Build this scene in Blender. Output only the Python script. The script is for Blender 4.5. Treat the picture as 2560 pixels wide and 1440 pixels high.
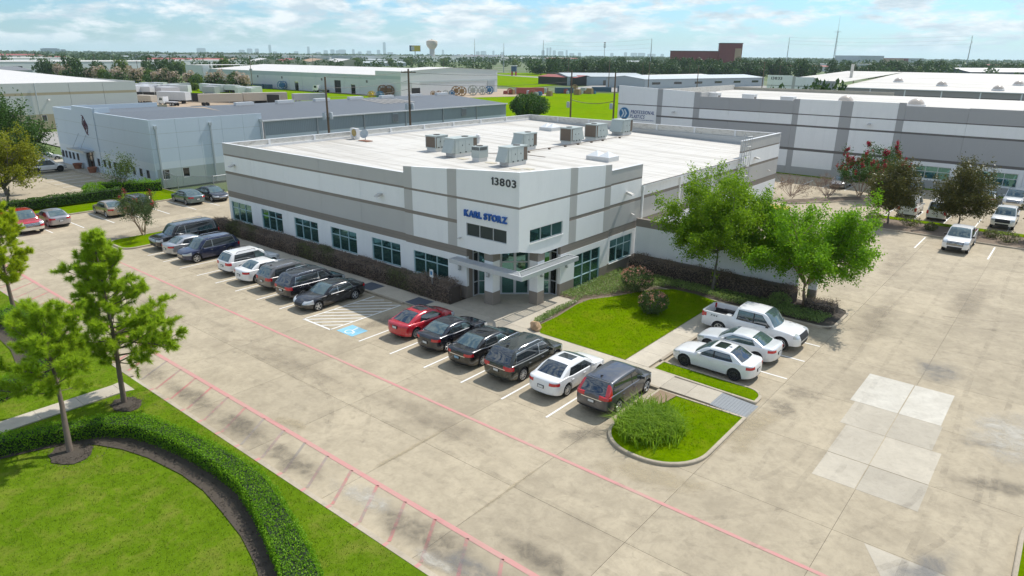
import bpy, bmesh, math, random
import numpy as np
from mathutils import Vector, Matrix
for o in list(bpy.data.objects): bpy.data.objects.remove(o)
scene = bpy.context.scene
COL = scene.collection
R = math.radians
# ------------------------------------------------------------------ camera
CAMP = Vector((0.0, 0.0, 15.974)); YAW, PITCH, ROLL = R(129.397), R(18.784), R(0.539)
fw = Vector((math.cos(YAW)*math.cos(PITCH), math.sin(YAW)*math.cos(PITCH), -math.sin(PITCH)))
rt = Vector((math.sin(YAW), -math.cos(YAW), 0)); up = rt.cross(fw)
r2 = math.cos(ROLL)*rt + math.sin(ROLL)*up; u2 = -math.sin(ROLL)*rt + math.cos(ROLL)*up
cam_d = bpy.data.cameras.new('camera'); cam = bpy.data.objects.new('camera', cam_d); COL.objects.link(cam)
cam_d.sensor_width = 36; cam_d.lens = 36*1712.3/2560; cam_d.clip_start = 0.5; cam_d.clip_end = 60000
M = Matrix((r2, u2, -fw)).transposed().to_4x4(); M.translation = CAMP; cam.matrix_world = M
scene.camera = cam
# ------------------------------------------------------------------ sky and sun
SUN = Vector((0.10, 0.745, 1.0)).normalized()
SUN_EL = math.asin(SUN.z); SUN_AZ = math.atan2(SUN.x, SUN.y)
world = bpy.data.worlds.new('World'); scene.world = world; world.use_nodes = True
wn, wl = world.node_tree.nodes, world.node_tree.links
wn.clear()
w_out = wn.new('ShaderNodeOutputWorld'); w_bg = wn.new('ShaderNodeBackground'); w_bg.inputs['Strength'].default_value = 0.15
sky = wn.new('ShaderNodeTexSky'); sky.sky_type = 'NISHITA'; sky.sun_disc = False
sky.sun_elevation = SUN_EL; sky.sun_rotation = SUN_AZ; sky.air_density = 1.0; sky.dust_density = 0.6; sky.ozone_density = 2.0; sky.altitude = 20
w_tc = wn.new('ShaderNodeTexCoord')
def wnoise(scale_vec, scale, detail, rough, dist=0.0, loc=(0, 0, 0)):
    mp = wn.new('ShaderNodeMapping'); mp.inputs['Scale'].default_value = scale_vec; mp.inputs['Location'].default_value = loc
    wl.new(w_tc.outputs['Generated'], mp.inputs['Vector'])
    nz = wn.new('ShaderNodeTexNoise'); nz.inputs['Scale'].default_value = scale; nz.inputs['Detail'].default_value = detail
    nz.inputs['Roughness'].default_value = rough; nz.inputs['Distortion'].default_value = dist
    wl.new(mp.outputs['Vector'], nz.inputs['Vector']); return nz
def wramp(src, stops):
    cr = wn.new('ShaderNodeValToRGB'); e = cr.color_ramp.elements
    e[0].position, e[0].color = stops[0]; e[1].position, e[1].color = stops[1]
    for p, c in stops[2:]: x = e.new(p); x.color = c
    wl.new(src, cr.inputs['Fac']); return cr
cn = wnoise((1, 1, 3.6), 13.0, 12, 0.58, 0.15, (2.1, 0.7, 0.3))
cmask = wramp(cn.outputs['Fac'], [(0.43, (0.0, 0.0, 0.0, 1)), (0.56, (1, 1, 1, 1))])
cn2 = wnoise((1, 1, 3.8), 16.0, 9, 0.60, 0.2, (4.7, 2.2, 1.1))
ccol = wramp(cn2.outputs['Fac'], [(0.40, (3.7, 4.5, 5.1, 1)), (0.58, (6.2, 6.5, 6.7, 1))])
w_mix = wn.new('ShaderNodeMixRGB'); w_tint = wn.new('ShaderNodeMixRGB'); w_tint.blend_type = 'MULTIPLY'; w_tint.inputs['Fac'].default_value = 1
w_tint.inputs['Color2'].default_value = (0.46, 0.71, 0.94, 1)
wl.new(sky.outputs['Color'], w_tint.inputs['Color1'])
wl.new(cmask.outputs['Color'], w_mix.inputs['Fac']); wl.new(w_tint.outputs['Color'], w_mix.inputs['Color1']); wl.new(ccol.outputs['Color'], w_mix.inputs['Color2'])
wl.new(w_mix.outputs['Color'], w_bg.inputs['Color']); wl.new(w_bg.outputs['Background'], w_out.inputs['Surface'])
sun_d = bpy.data.lights.new('sun', 'SUN'); sun_d.energy = 4.4; sun_d.angle = R(0.6); sun_d.color = (1.0, 0.955, 0.885)
sun_o = bpy.data.objects.new('sun', sun_d); COL.objects.link(sun_o); sun_o.rotation_euler = SUN.to_track_quat('Z', 'Y').to_euler(); sun_o.location = (-30, 60, 80)
scene.view_settings.view_transform = 'Standard'; scene.view_settings.look = 'None'
scene.view_settings.exposure = 0.10; scene.view_settings.gamma = 1.0; scene.view_settings.use_curve_mapping = False
scene.render.engine = 'CYCLES'
scene.cycles.max_bounces = 6; scene.cycles.diffuse_bounces = 3; scene.cycles.transparent_max_bounces = 24; scene.cycles.volume_bounces = 1

# ------------------------------------------------------------------ mesh helpers
def put(name, me, parent=None, label=None, cat=None, group=None, kind=None):
    o = bpy.data.objects.new(name, me); COL.objects.link(o)
    if parent is not None: o.parent = parent
    if label: o['label'] = label
    if cat: o['category'] = cat
    if group: o['group'] = group
    if kind: o['kind'] = kind
    return o
def thing(name, label, cat, loc=(0, 0, 0), rz=0.0, group=None):
    o = put(name, None, None, label, cat, group); o.location = loc; o.rotation_euler = (0, 0, rz); o.empty_display_size = 0.3
    return o
def dup(root, loc=None, rz=None, label=None, group=None, scale=None):
    def rec(o, par):
        c = o.copy(); COL.objects.link(c); c.parent = par
        for ch in o.children: rec(ch, c)
        return c
    r = rec(root, None)
    if loc is not None: r.location = loc
    if rz is not None: r.rotation_euler = (0, 0, rz)
    if label: r['label'] = label
    if group: r['group'] = group
    if scale is not None: r.scale = scale if hasattr(scale, '__len__') else (scale,)*3
    return r
def wloc(p):
    """summed location of a chain of unrotated parents"""
    v = Vector((0, 0, 0))
    while p is not None: v += p.location; p = p.parent
    return v
class MB:
    """collects faces; build() links them as one mesh object"""
    def __init__(s): s.v = []; s.f = []; s.m = []; s.mats = []
    def mi(s, m):
        if m not in s.mats: s.mats.append(m)
        return s.mats.index(m)
    def face(s, pts, m):
        n = len(s.v); s.v += [tuple(p) for p in pts]; s.f.append(tuple(range(n, n+len(pts)))); s.m.append(s.mi(m)); return s
    def box(s, x0, x1, y0, y1, z0, z1, m, skip=''):
        n = len(s.v); k = s.mi(m)
        if x0 > x1: x0, x1 = x1, x0
        if y0 > y1: y0, y1 = y1, y0
        if z0 > z1: z0, z1 = z1, z0
        s.v += [(x0, y0, z0), (x1, y0, z0), (x1, y1, z0), (x0, y1, z0), (x0, y0, z1), (x1, y0, z1), (x1, y1, z1), (x0, y1, z1)]
        for nm, q in (('b', (0, 3, 2, 1)), ('t', (4, 5, 6, 7)), ('s', (0, 1, 5, 4)), ('e', (1, 2, 6, 5)), ('n', (2, 3, 7, 6)), ('w', (3, 0, 4, 7))):
            if nm in skip: continue
            s.f.append(tuple(n+i for i in q)); s.m.append(k)
        return s
    def prism(s, poly, z0, z1, m, mtop=None, cap=True, bottom=False):
        """closed polygon (ccw) extruded from z0 to z1 (numbers or per-vertex lists)"""
        n = len(s.v); k = s.mi(m); kt = s.mi(mtop or m); c = len(poly)
        zz0 = z0 if hasattr(z0, '__len__') else [z0]*c; zz1 = z1 if hasattr(z1, '__len__') else [z1]*c
        s.v += [(p[0], p[1], a) for p, a in zip(poly, zz0)] + [(p[0], p[1], a) for p, a in zip(poly, zz1)]
        for i in range(c):
            j = (i+1) % c; s.f.append((n+i, n+j, n+c+j, n+c+i)); s.m.append(k)
        if cap: s.f.append(tuple(n+c+i for i in range(c))); s.m.append(kt)
        if bottom: s.f.append(tuple(n+c-1-i for i in range(c))); s.m.append(k)
        return s
    def tube(s, pts, rad, m, n=8, cap=True):
        """round bar through a list of points; rad number or list"""
        P = [Vector(p) for p in pts]; k = s.mi(m); rads = rad if hasattr(rad, '__len__') else [rad]*len(P)
        base = len(s.v); ref = None
        for i, p in enumerate(P):
            d = (P[min(i+1, len(P)-1)] - P[max(i-1, 0)])
            if d.length < 1e-9: d = Vector((0, 0, 1))
            d.normalize()
            if ref is None: ref = Vector((1, 0, 0)) if abs(d.x) < 0.9 else Vector((0, 1, 0))
            a = (ref - d*ref.dot(d)).normalized(); b = d.cross(a); ref = a
            for j in range(n):
                t = 2*math.pi*j/n; q = p + (a*math.cos(t) + b*math.sin(t))*rads[i]; s.v.append(tuple(q))
        for i in range(len(P)-1):
            for j in range(n):
                j2 = (j+1) % n; s.f.append((base+i*n+j, base+i*n+j2, base+(i+1)*n+j2, base+(i+1)*n+j)); s.m.append(k)
        if cap:
            s.f.append(tuple(base+n-1-j for j in range(n))); s.m.append(k)
            e = base+(len(P)-1)*n; s.f.append(tuple(e+j for j in range(n))); s.m.append(k)
        return s
    def lathe(s, prof, c, m, n=20, axis='z'):
        """profile [(r,h)] turned about an axis through c"""
        base = len(s.v); k = s.mi(m); c = Vector(c)
        for r, h in prof:
            for j in range(n):
                t = 2*math.pi*j/n; a, b = r*math.cos(t), r*math.sin(t)
                q = Vector((a, b, h)) if axis == 'z' else (Vector((a, h, b)) if axis == 'y' else Vector((h, a, b)))
                s.v.append(tuple(c+q))
        flip = axis == 'y'
        for i in range(len(prof)-1):
            for j in range(n):
                j2 = (j+1) % n; q = (base+i*n+j, base+i*n+j2, base+(i+1)*n+j2, base+(i+1)*n+j)
                s.f.append(q[::-1] if flip else q); s.m.append(k)
        return s
    def mesh(s, name, off=(0, 0, 0), smooth=None):
        me = bpy.data.meshes.new(name); ox, oy, oz = off
        me.from_pydata([(a-ox, b-oy, c-oz) for a, b, c in s.v], [], s.f)
        for m in s.mats: me.materials.append(m)
        me.polygons.foreach_set('material_index', s.m)
        if smooth is not None:
            me.shade_smooth(); me.set_sharp_from_angle(angle=R(smooth))
        me.update(); return me
    def build(s, name, parent=None, smooth=None, **kw):
        return put(name, s.mesh(name, wloc(parent), smooth), parent, **kw)
def np_mesh(name, verts, quads, mat, smooth=False):
    """fast mesh from numpy arrays; quads (n,k)"""
    me = bpy.data.meshes.new(name); nv, nf, k = len(verts), len(quads), quads.shape[1]
    me.vertices.add(nv); me.vertices.foreach_set('co', np.asarray(verts, np.float32).ravel())
    me.loops.add(nf*k); me.loops.foreach_set('vertex_index', np.asarray(quads, np.int32).ravel())
    me.polygons.add(nf); me.polygons.foreach_set('loop_start', np.arange(nf, dtype=np.int32)*k)
    me.materials.append(mat); me.update(calc_edges=True)
    if smooth: me.shade_smooth()
    return me
def rot_about(v, ax, ang):
    return Matrix.Rotation(ang, 3, ax) @ v
def poly_round(pts, rads, seg=6):
    """polygon with rounded corners"""
    out = []; n = len(pts)
    for i in range(n):
        p = Vector((*pts[i], 0)); a = Vector((*pts[i-1], 0)); b = Vector((*pts[(i+1) % n], 0)); r = rads[i]
        if r <= 0: out.append((p.x, p.y)); continue
        d1 = (a-p).normalized(); d2 = (b-p).normalized(); ang = d1.angle(d2); t = r/math.tan(ang/2)
        s0 = p+d1*t; s1 = p+d2*t; c = p+(d1+d2).normalized()*(r/math.sin(ang/2))
        v0 = s0-c; v1 = s1-c; tot = v0.angle(v1); sg = 1 if v0.cross(v1).z > 0 else -1
        for k in range(seg+1): q = c+rot_about(v0, Vector((0, 0, 1)), sg*tot*k/seg); out.append((q.x, q.y))
    return out
def inset_poly(poly, d):
    """inset a ccw polygon by d"""
    n = len(poly); out = []
    for i in range(n):
        p = Vector(poly[i]); a = Vector(poly[i-1]); b = Vector(poly[(i+1) % n])
        e1 = (p-a).normalized() if (p-a).length > 1e-6 else (b-p).normalized(); e2 = (b-p).normalized() if (b-p).length > 1e-6 else e1
        n1 = Vector((-e1.y, e1.x)); n2 = Vector((-e2.y, e2.x)); m = n1+n2
        if m.length < 1e-6: m = n1
        m.normalize(); k = max(0.35, m.dot(n1)); q = p+m*(d/k); out.append((q.x, q.y))
    return out
# ------------------------------------------------------------------ materials
class NT:
    def __init__(s, name):
        s.mat = bpy.data.materials.new(name); s.mat.use_nodes = True; s.t = s.mat.node_tree; s.n = s.t.nodes; s.l = s.t.links
        s.b = s.n['Principled BSDF']; s.out = s.n['Material Output']; s._tc = None
    def tc(s, kind='Object'):
        if s._tc is None: s._tc = s.n.new('ShaderNodeTexCoord')
        return s._tc.outputs[kind]
    def geo(s): return s.n.new('ShaderNodeNewGeometry')
    def pos(s): return s.geo().outputs['Position']
    def mapping(s, vec, scale=(1, 1, 1), loc=(0, 0, 0), rot=(0, 0, 0)):
        m = s.n.new('ShaderNodeMapping'); m.inputs['Scale'].default_value = scale; m.inputs['Location'].default_value = loc; m.inputs['Rotation'].default_value = rot
        s.l.new(vec, m.inputs['Vector']); return m.outputs['Vector']
    def noise(s, vec, scale, detail=4, rough=0.55, dist=0.0):
        n = s.n.new('ShaderNodeTexNoise'); n.inputs['Scale'].default_value = scale; n.inputs['Detail'].default_value = detail
        n.inputs['Roughness'].default_value = rough; n.inputs['Distortion'].default_value = dist; s.l.new(vec, n.inputs['Vector']); return n.outputs['Fac']
    def voro(s, vec, scale, feature='F1'):
        n = s.n.new('ShaderNodeTexVoronoi'); n.feature = feature; n.inputs['Scale'].default_value = scale; s.l.new(vec, n.inputs['Vector']); return n
    def ramp(s, fac, stops):
        c = s.n.new('ShaderNodeValToRGB'); e = c.color_ramp.elements
        def col(x): return (x, x, x, 1) if not hasattr(x, '__len__') else (*x[:3], 1)
        e[0].position = stops[0][0]; e[0].color = col(stops[0][1]); e[1].position = stops[1][0]; e[1].color = col(stops[1][1])
        for p, cc in stops[2:]: q = e.new(p); q.color = col(cc)
        s.l.new(fac, c.inputs['Fac']); return c.outputs['Color']
    def mix(s, a, b, fac, mode='MIX'):
        m = s.n.new('ShaderNodeMixRGB'); m.blend_type = mode
        for key, val in (('Color1', a), ('Color2', b), ('Fac', fac)):
            if hasattr(val, 'is_linked'): s.l.new(val, m.inputs[key])
            elif key == 'Fac': m.inputs[key].default_value = val
            else: m.inputs[key].default_value = (*val[:3], 1) if hasattr(val, '__len__') else (val, val, val, 1)
        return m.outputs['Color']
    def math(s, op, a, b=0.0):
        m = s.n.new('ShaderNodeMath'); m.operation = op
        for i, v in ((0, a), (1, b)):
            if hasattr(v, 'is_linked'): s.l.new(v, m.inputs[i])
            else: m.inputs[i].default_value = v
        return m.outputs[0]
    def bump(s, h, strength=0.3, dist=0.02):
        b = s.n.new('ShaderNodeBump'); b.inputs['Strength'].default_value = strength; b.inputs['Distance'].default_value = dist
        s.l.new(h, b.inputs['Height']); s.l.new(b.outputs['Normal'], s.b.inputs['Normal'])
    def color(s, c):
        if hasattr(c, 'is_linked'): s.l.new(c, s.b.inputs['Base Color'])
        else: s.b.inputs['Base Color'].default_value = (*c[:3], 1)
    def set(s, **kw):
        for k, v in kw.items():
            i = s.b.inputs[k.replace('_', ' ')]
            if hasattr(v, 'is_linked'): s.l.new(v, i)
            else: i.default_value = v
        return s
def g3(v, k): return tuple(x*k for x in v)
_plain = {}
def plain(c, rough=0.6, var=0.12, scale=3.0, metal=0.0, bump=0.0, name=None, streak=0.0):
    """painted / cast surface with soft mottling, faint vertical weathering and grain"""
    key = (tuple(c), rough, var, scale, metal, bump, name, streak)
    if key in _plain: return _plain[key]
    t = NT(name or 'surface'); v = t.pos()
    n1 = t.noise(v, scale, 5, 0.6); n2 = t.noise(v, scale*0.17, 3, 0.5)
    col = t.mix(g3(c, 1-var), g3(c, 1+var), n1); col = t.mix(col, g3(c, 1-var*0.6), t.math('MULTIPLY', n2, 0.7))
    if streak:
        sv = t.mapping(v, (1.3, 1.3, 0.10)); sn = t.noise(sv, 1.0, 6, 0.65)
        col = t.mix(col, g3(c, 0.72), t.math('MULTIPLY', t.ramp(sn, [(0.5, 0.0), (0.75, 1.0)]), streak))
    t.color(col); t.set(Roughness=rough, Metallic=metal)
    if bump: t.bump(n1, bump, 0.01)
    _plain[key] = t.mat; return t.mat
def ground_concrete(name, base, dark, stain=1.0):
    t = NT(name); v = t.pos()
    big = t.noise(v, 0.10, 4, 0.6, 0.6); mid = t.noise(v, 0.55, 6, 0.65, 0.4); fine = t.noise(v, 4.5, 5, 0.7); spk = t.noise(v, 24.0, 3, 0.75)
    oi = t.n.new('ShaderNodeObjectInfo')
    col = t.mix(base, dark, t.math('MULTIPLY', t.ramp(mid, [(0.40, 0.0), (0.72, 1.0)]), 0.75*stain))
    col = t.mix(col, g3(base, 1.18), t.math('MULTIPLY', t.ramp(big, [(0.45, 0.0), (0.75, 1.0)]), 0.6))
    # rain-washed streaks running towards the kerb
    sv = t.mapping(v, (0.55, 0.16, 1)); st = t.noise(sv, 1.0, 7, 0.68, 0.9)
    col = t.mix(col, g3(dark, 0.80), t.math('MULTIPLY', t.ramp(st, [(0.53, 0.0), (0.74, 1.0)]), 0.35*stain))
    mo = t.noise(v, 1.9, 9, 0.78, 0.5); col = t.mix(col, g3(dark, 0.85), t.math('MULTIPLY', t.ramp(mo, [(0.46, 0.0), (0.68, 1.0)]), 0.55*stain)); mo2 = t.noise(v, 0.85, 8, 0.75, 0.8); col = t.mix(col, g3(base, 1.22), t.math('MULTIPLY', t.ramp(mo2, [(0.5, 0.0), (0.7, 1.0)]), 0.5))
    # blotchy drip stains
    bl = t.noise(v, 1.15, 5, 0.62, 1.2)
    col = t.mix(col, g3(dark, 0.66), t.math('MULTIPLY', t.ramp(bl, [(0.60, 0.0), (0.76, 1.0)]), 0.42*stain))
    col = t.mix(col, g3(base, 0.62), t.math('MULTIPLY', t.ramp(fine, [(0.52, 0.0), (0.8, 1.0)]), 0.35))
    col = t.mix(col, g3(base, 1.35), t.math('MULTIPLY', t.ramp(spk, [(0.58, 0.0), (0.75, 1.0)]), 0.30))
    rnd = t.math('ADD', t.math('MULTIPLY', oi.outputs['Random'], 0.16), 0.92)
    hs = t.n.new('ShaderNodeHueSaturation'); t.l.new(col, hs.inputs['Color']); t.l.new(rnd, hs.inputs['Value'])
    t.color(hs.outputs['Color']); t.set(Roughness=0.9); t.bump(fine, 0.25, 0.01); return t.mat
def grass_mat(name, c1, c2, dry, scale=1.0):
    t = NT(name); v = t.pos()
    a = t.noise(v, 0.35*scale, 5, 0.6, 0.3); b = t.noise(v, 3.5*scale, 6, 0.7); c = t.noise(v, 22.0*scale, 4, 0.8)
    d = t.noise(v, 0.9*scale, 5, 0.65, 0.8)
    col = t.mix(c1, c2, t.ramp(a, [(0.3, 0.0), (0.7, 1.0)])); col = t.mix(col, g3(c1, 0.55), t.math('MULTIPLY', t.ramp(b, [(0.45, 0.0), (0.75, 1.0)]), 0.7))
    col = t.mix(col, dry, t.math('MULTIPLY', t.ramp(d, [(0.48, 0.0), (0.72, 1.0)]), 0.6))
    w = t.n.new('ShaderNodeTexWave'); w.inputs['Scale'].default_value = 0.22; w.inputs['Distortion'].default_value = 2.0; w.inputs['Detail'].default_value = 2; t.l.new(t.mapping(v, (1, .35, 1)), w.inputs['Vector'])
    col = t.mix(col, g3(c1, 0.8), t.math('MULTIPLY', w.outputs['Fac'], 0.22))
    e_ = t.noise(v, 1.7*scale, 6, 0.75, 0.6); col = t.mix(col, g3(c1, 0.5), t.math('MULTIPLY', t.ramp(e_, [(0.55, 0.0), (0.75, 1.0)]), 0.45))
    col = t.mix(col, g3(c2, 1.5), t.math('MULTIPLY', t.ramp(c, [(0.5, 0.0), (0.8, 1.0)]), 0.5))
    t.color(col); t.set(Roughness=0.95); t.b.inputs['Specular IOR Level'].default_value = 0.0; t.bump(t.mix(b, c, 0.6), 0.9, 0.06); return t.mat
def leaf_mat(name, c1, c2, trans=0.45, rough=0.55):
    """leaf: colour varies leaf by leaf, light passes through"""
    t = NT(name); ge = t.geo(); rp = ge.outputs['Random Per Island']
    big = t.noise(t.pos(), 0.9, 3, 0.6)
    fac = t.math('ADD', t.math('MULTIPLY', rp, 0.6), t.math('MULTIPLY', big, 0.5))
    col = t.ramp(fac, [(0.1, c1), (0.95, c2)])
    t.color(col); t.set(Roughness=rough); t.b.inputs['Specular IOR Level'].default_value = 0.25
    tr = t.n.new('ShaderNodeBsdfTranslucent'); t.l.new(t.mix(col, (1.0, 1.0, 0.35), 0.5, 'MULTIPLY'), tr.inputs['Color'])
    ms = t.n.new('ShaderNodeMixShader'); ms.inputs['Fac'].default_value = trans
    t.l.new(t.b.outputs['BSDF'], ms.inputs[1]); t.l.new(tr.outputs['BSDF'], ms.inputs[2]); t.l.new(ms.outputs['Shader'], t.out.inputs['Surface']); return t.mat
def bark_mat(name, c):
    t = NT(name); v = t.mapping(t.pos(), (1, 1, 0.25)); n = t.noise(v, 14, 5, 0.7)
    t.color(t.mix(g3(c, 0.5), g3(c, 1.35), n)); t.set(Roughness=0.9); t.bump(n, 0.6, 0.03); return t.mat
def paint_mat(name, c, metal=0.35, rough=0.28):
    """clear-coated car paint with flakes and a film of dust"""
    t = NT(name); v = t.pos(); n = t.noise(v, 3.0, 4, 0.6)
    t.color(t.mix(c, t.mix(c, (0.32, 0.30, 0.27), 0.10), t.ramp(n, [(0.4, 0.0), (0.7, 1.0)])))
    t.set(Metallic=metal, Roughness=rough); t.b.inputs['Coat Weight'].default_value = 1.0; t.b.inputs['Coat Roughness'].default_value = 0.05; return t.mat
def glass_mat(name, c, metal=0.0, rough=0.03, ior=1.6):
    t = NT(name); n = t.noise(t.pos(), 0.8, 3, 0.5)
    t.color(t.mix(g3(c, 0.8), g3(c, 1.25), n)); t.set(Metallic=metal, Roughness=rough, IOR=ior); t.b.inputs['Specular IOR Level'].default_value = 0.8; return t.mat

m_lot = ground_concrete('lot_concrete', (0.405, 0.343, 0.242), (0.285, 0.238, 0.165))
m_lot_new = ground_concrete('new_concrete', (0.435, 0.39, 0.31), (0.34, 0.30, 0.235), 0.6)
m_lot_white = ground_concrete('fresh_concrete', (0.52, 0.49, 0.42), (0.42, 0.385, 0.32), 0.9)
m_walk = ground_concrete('walk_concrete', (0.45, 0.40, 0.315), (0.35, 0.305, 0.235), 0.5)
m_asph = ground_concrete('dark_paving', (0.20, 0.185, 0.165), (0.14, 0.13, 0.115))
m_kerb = ground_concrete('kerb_concrete', (0.42, 0.36, 0.27), (0.27, 0.225, 0.165), 0.9)
m_joint = plain((0.15, 0.128, 0.095), 0.95, 0.35, 0.4)
m_line = plain((0.74, 0.73, 0.69), 0.7, 0.10, 7.0)
def worn_paint(name, c, under, lo, hi):
    t = NT(name); n = t.noise(t.pos(), 3.2, 7, 0.75, 0.5); n2 = t.noise(t.pos(), 0.5, 3, 0.6)
    f = t.ramp(t.math('ADD', t.math('MULTIPLY', n, 0.55), t.math('MULTIPLY', n2, 0.45)), [(lo, 0.0), (hi, 1.0)])
    t.color(t.mix(c, under, f)); t.set(Roughness=0.85); return t.mat
m_red = worn_paint('faded_red_line', (0.53, 0.235, 0.22), (0.47, 0.29, 0.24), 0.40, 0.62)
m_red2 = worn_paint('worn_red_hatch', (0.55, 0.16, 0.15), (0.30, 0.245, 0.20), 0.36, 0.58)
m_red3 = worn_paint('ghost_red_hatch', (0.42, 0.24, 0.205), (0.29, 0.255, 0.21), 0.34, 0.52)
m_blue_mark = worn_paint('blue_mark', (0.20, 0.47, 0.62), (0.32, 0.52, 0.60), 0.45, 0.7)
m_ramp = plain((0.085, 0.10, 0.125), 0.85, 0.25, 12.0)
m_ramp_lt = plain((0.25, 0.265, 0.275), 0.85, 0.2, 8.0)
m_lawn = grass_mat('lawn_grass', (0.092, 0.170, 0.006), (0.140, 0.222, 0.012), (0.250, 0.225, 0.055))
m_lawn_rich = grass_mat('rich_lawn', (0.105, 0.190, 0.001), (0.145, 0.228, 0.001), (0.200, 0.200, 0.015))
m_field = grass_mat('field_grass', (0.125, 0.245, 0.001), (0.185, 0.275, 0.002), (0.21, 0.24, 0.003), 0.12)
m_mulch = plain((0.075, 0.060, 0.045), 0.95, 0.45, 12.0, bump=0.8, name='mulch')
m_mulch_lt = plain((0.20, 0.15, 0.105), 0.95, 0.35, 9.0, bump=0.8, name='dry_mulch')
m_soil = plain((0.27, 0.19, 0.12), 0.95, 0.3, 6.0, bump=0.5, name='bare_soil')
W_ = (0.87, 0.865, 0.845); G_ = (0.51, 0.495, 0.465); B_ = (0.265, 0.228, 0.190)
m_wh = plain(W_, 0.75, 0.05, 2.0, streak=0.22, name='white_wall_paint'); m_gr = plain(G_, 0.75, 0.05, 2.0, streak=0.20, name='grey_wall_paint'); m_br = plain(B_, 0.75, 0.06, 2.0, streak=0.1, name='taupe_wall_paint')
m_pgr = plain((0.41, 0.405, 0.40), 0.75, 0.04, 2.0, streak=0.08, name='mid_grey_paint'); m_pdk = plain((0.155, 0.143, 0.132), 0.75, 0.06, 2.0, name='dark_band_paint')
m_roof = None
t = NT('white_roof_membrane'); v = t.pos(); a = t.noise(t.mapping(v, (0.05, 0.9, 1)), 1.0, 6, 0.62, 0.6); b = t.noise(v, 0.22, 4, 0.6, 0.5); c = t.noise(v, 2.5, 5, 0.6)
col = t.mix((0.57, 0.545, 0.495), (0.33, 0.30, 0.25), t.math('MULTIPLY', t.ramp(a, [(0.46, 0.0), (0.68, 1.0)]), 1.0)); col = t.mix(col, (0.43, 0.40, 0.35), t.math('MULTIPLY', t.ramp(b, [(0.5, 0.0), (0.75, 1.0)]), 0.5))
col = t.mix(col, (0.56, 0.54, 0.50), t.math('MULTIPLY', c, 0.3)); t.color(col); t.set(Roughness=0.7); m_roof = t.mat
t = NT('stained_parapet'); v = t.pos(); a = t.noise(t.mapping(v, (1, 1, 2.2)), 1.6, 6, 0.7, 0.5); b = t.noise(v, 7, 4, 0.7)
col = t.mix((0.60, 0.575, 0.52), (0.30, 0.275, 0.225), t.math('MULTIPLY', t.ramp(a, [(0.5, 0.0), (0.72, 1.0)]), 0.8)); col = t.mix(col, (0.22, 0.20, 0.17), t.math('MULTIPLY', t.ramp(b, [(0.62, 0.0), (0.78, 1.0)]), 0.4)); t.color(col); t.set(Roughness=0.85); m_parapet = t.mat
m_cap = plain((0.66, 0.66, 0.65), 0.45, 0.04, name='metal_cap'); m_alum = plain((0.58, 0.60, 0.61), 0.4, 0.05, metal=0.25, name='aluminium'); m_steel = plain((0.42, 0.44, 0.45), 0.42, 0.08, metal=0.6, name='galvanised_steel')
m_frame = plain((0.42, 0.56, 0.58), 0.4, 0.04, name='window_frame_paint')
m_glass = glass_mat('tinted_building_glass', (0.105, 0.245, 0.230), 0.8, 0.02); m_glass_dk = glass_mat('dark_spandrel_glass', (0.050, 0.062, 0.060), 0.0, 0.35, 1.2)
m_dkglass = glass_mat('dark_window_glass', (0.020, 0.023, 0.026), 0.0, 0.06)
m_black = plain((0.018, 0.018, 0.019), 0.55, 0.2, name='black_plastic'); m_rubber = plain((0.022, 0.022, 0.023), 0.85, 0.2, name='tyre_rubber')
m_rim = plain((0.60, 0.61, 0.62), 0.28, 0.05, metal=0.75, name='alloy'); m_rim_dk = plain((0.10, 0.10, 0.105), 0.35, 0.08, metal=0.6, name='dark_alloy'); m_chrome = plain((0.75, 0.76, 0.77), 0.15, 0.03, metal=0.9, name='chrome')
m_cglass = glass_mat('car_glass', (0.085, 0.130, 0.130), 0.3, 0.02, 2.0); m_cglass_dk = glass_mat('tinted_car_glass', (0.032, 0.040, 0.046), 0.25, 0.02, 2.0)
m_tail = glass_mat('tail_light', (0.50, 0.012, 0.020), 0.0, 0.08); m_head = glass_mat('head_light', (0.55, 0.57, 0.58), 0.3, 0.06); m_amber = glass_mat('amber_light', (0.75, 0.26, 0.03), 0.0, 0.1)
m_plate = plain((0.66, 0.67, 0.66), 0.5, 0.12, 25.0, name='plate_white')
m_hvac = plain((0.40, 0.445, 0.42), 0.5, 0.07, 2.0, streak=0.25, name='unit_paint'); m_coil = plain((0.155, 0.120, 0.090), 0.8, 0.35, 9.0, name='dusty_coil'); m_curb = plain((0.62, 0.62, 0.60), 0.6, 0.06, name='unit_curb')
m_lamp = plain((0.52, 0.50, 0.46), 0.4, 0.06, name='lamp_housing')
m_signblue = plain((0.012, 0.105, 0.40), 0.35, 0.06, name='sign_blue'); m_num = plain((0.055, 0.056, 0.062), 0.5, 0.05, name='number_black')
m_bluewall = plain((0.53, 0.605, 0.66), 0.7, 0.03, 2.0, streak=0.05, name='pale_blue_paint'); m_bluewall2 = plain((0.60, 0.655, 0.68), 0.7, 0.03, 2.0, streak=0.05, name='pale_band_paint'); m_greenband = plain((0.40, 0.44, 0.42), 0.7, 0.05, 2.0, streak=0.1, name='grey_green_paint')
m_metalwall = None
def ribbed(name, c, axis, pitch=0.3, rough=0.45, metal=0.2):
    t = NT(name); v = t.pos(); w = t.n.new('ShaderNodeTexWave'); w.wave_type = 'BANDS'; w.bands_direction = axis; w.inputs['Scale'].default_value = 0.314/pitch; w.inputs['Distortion'].default_value = 0
    t.l.new(v, w.inputs['Vector']); n = t.noise(v, 0.6, 4, 0.6); n2 = t.noise(v, 5, 4, 0.6)
    col = t.mix(g3(c, 0.90), g3(c, 1.08), n); col = t.mix(col, g3(c, 0.82), t.math('MULTIPLY', n2, 0.35)); t.color(col); t.set(Roughness=rough, Metallic=metal); t.bump(w.outputs['Fac'], 0.5, 0.03); return t.mat
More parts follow.
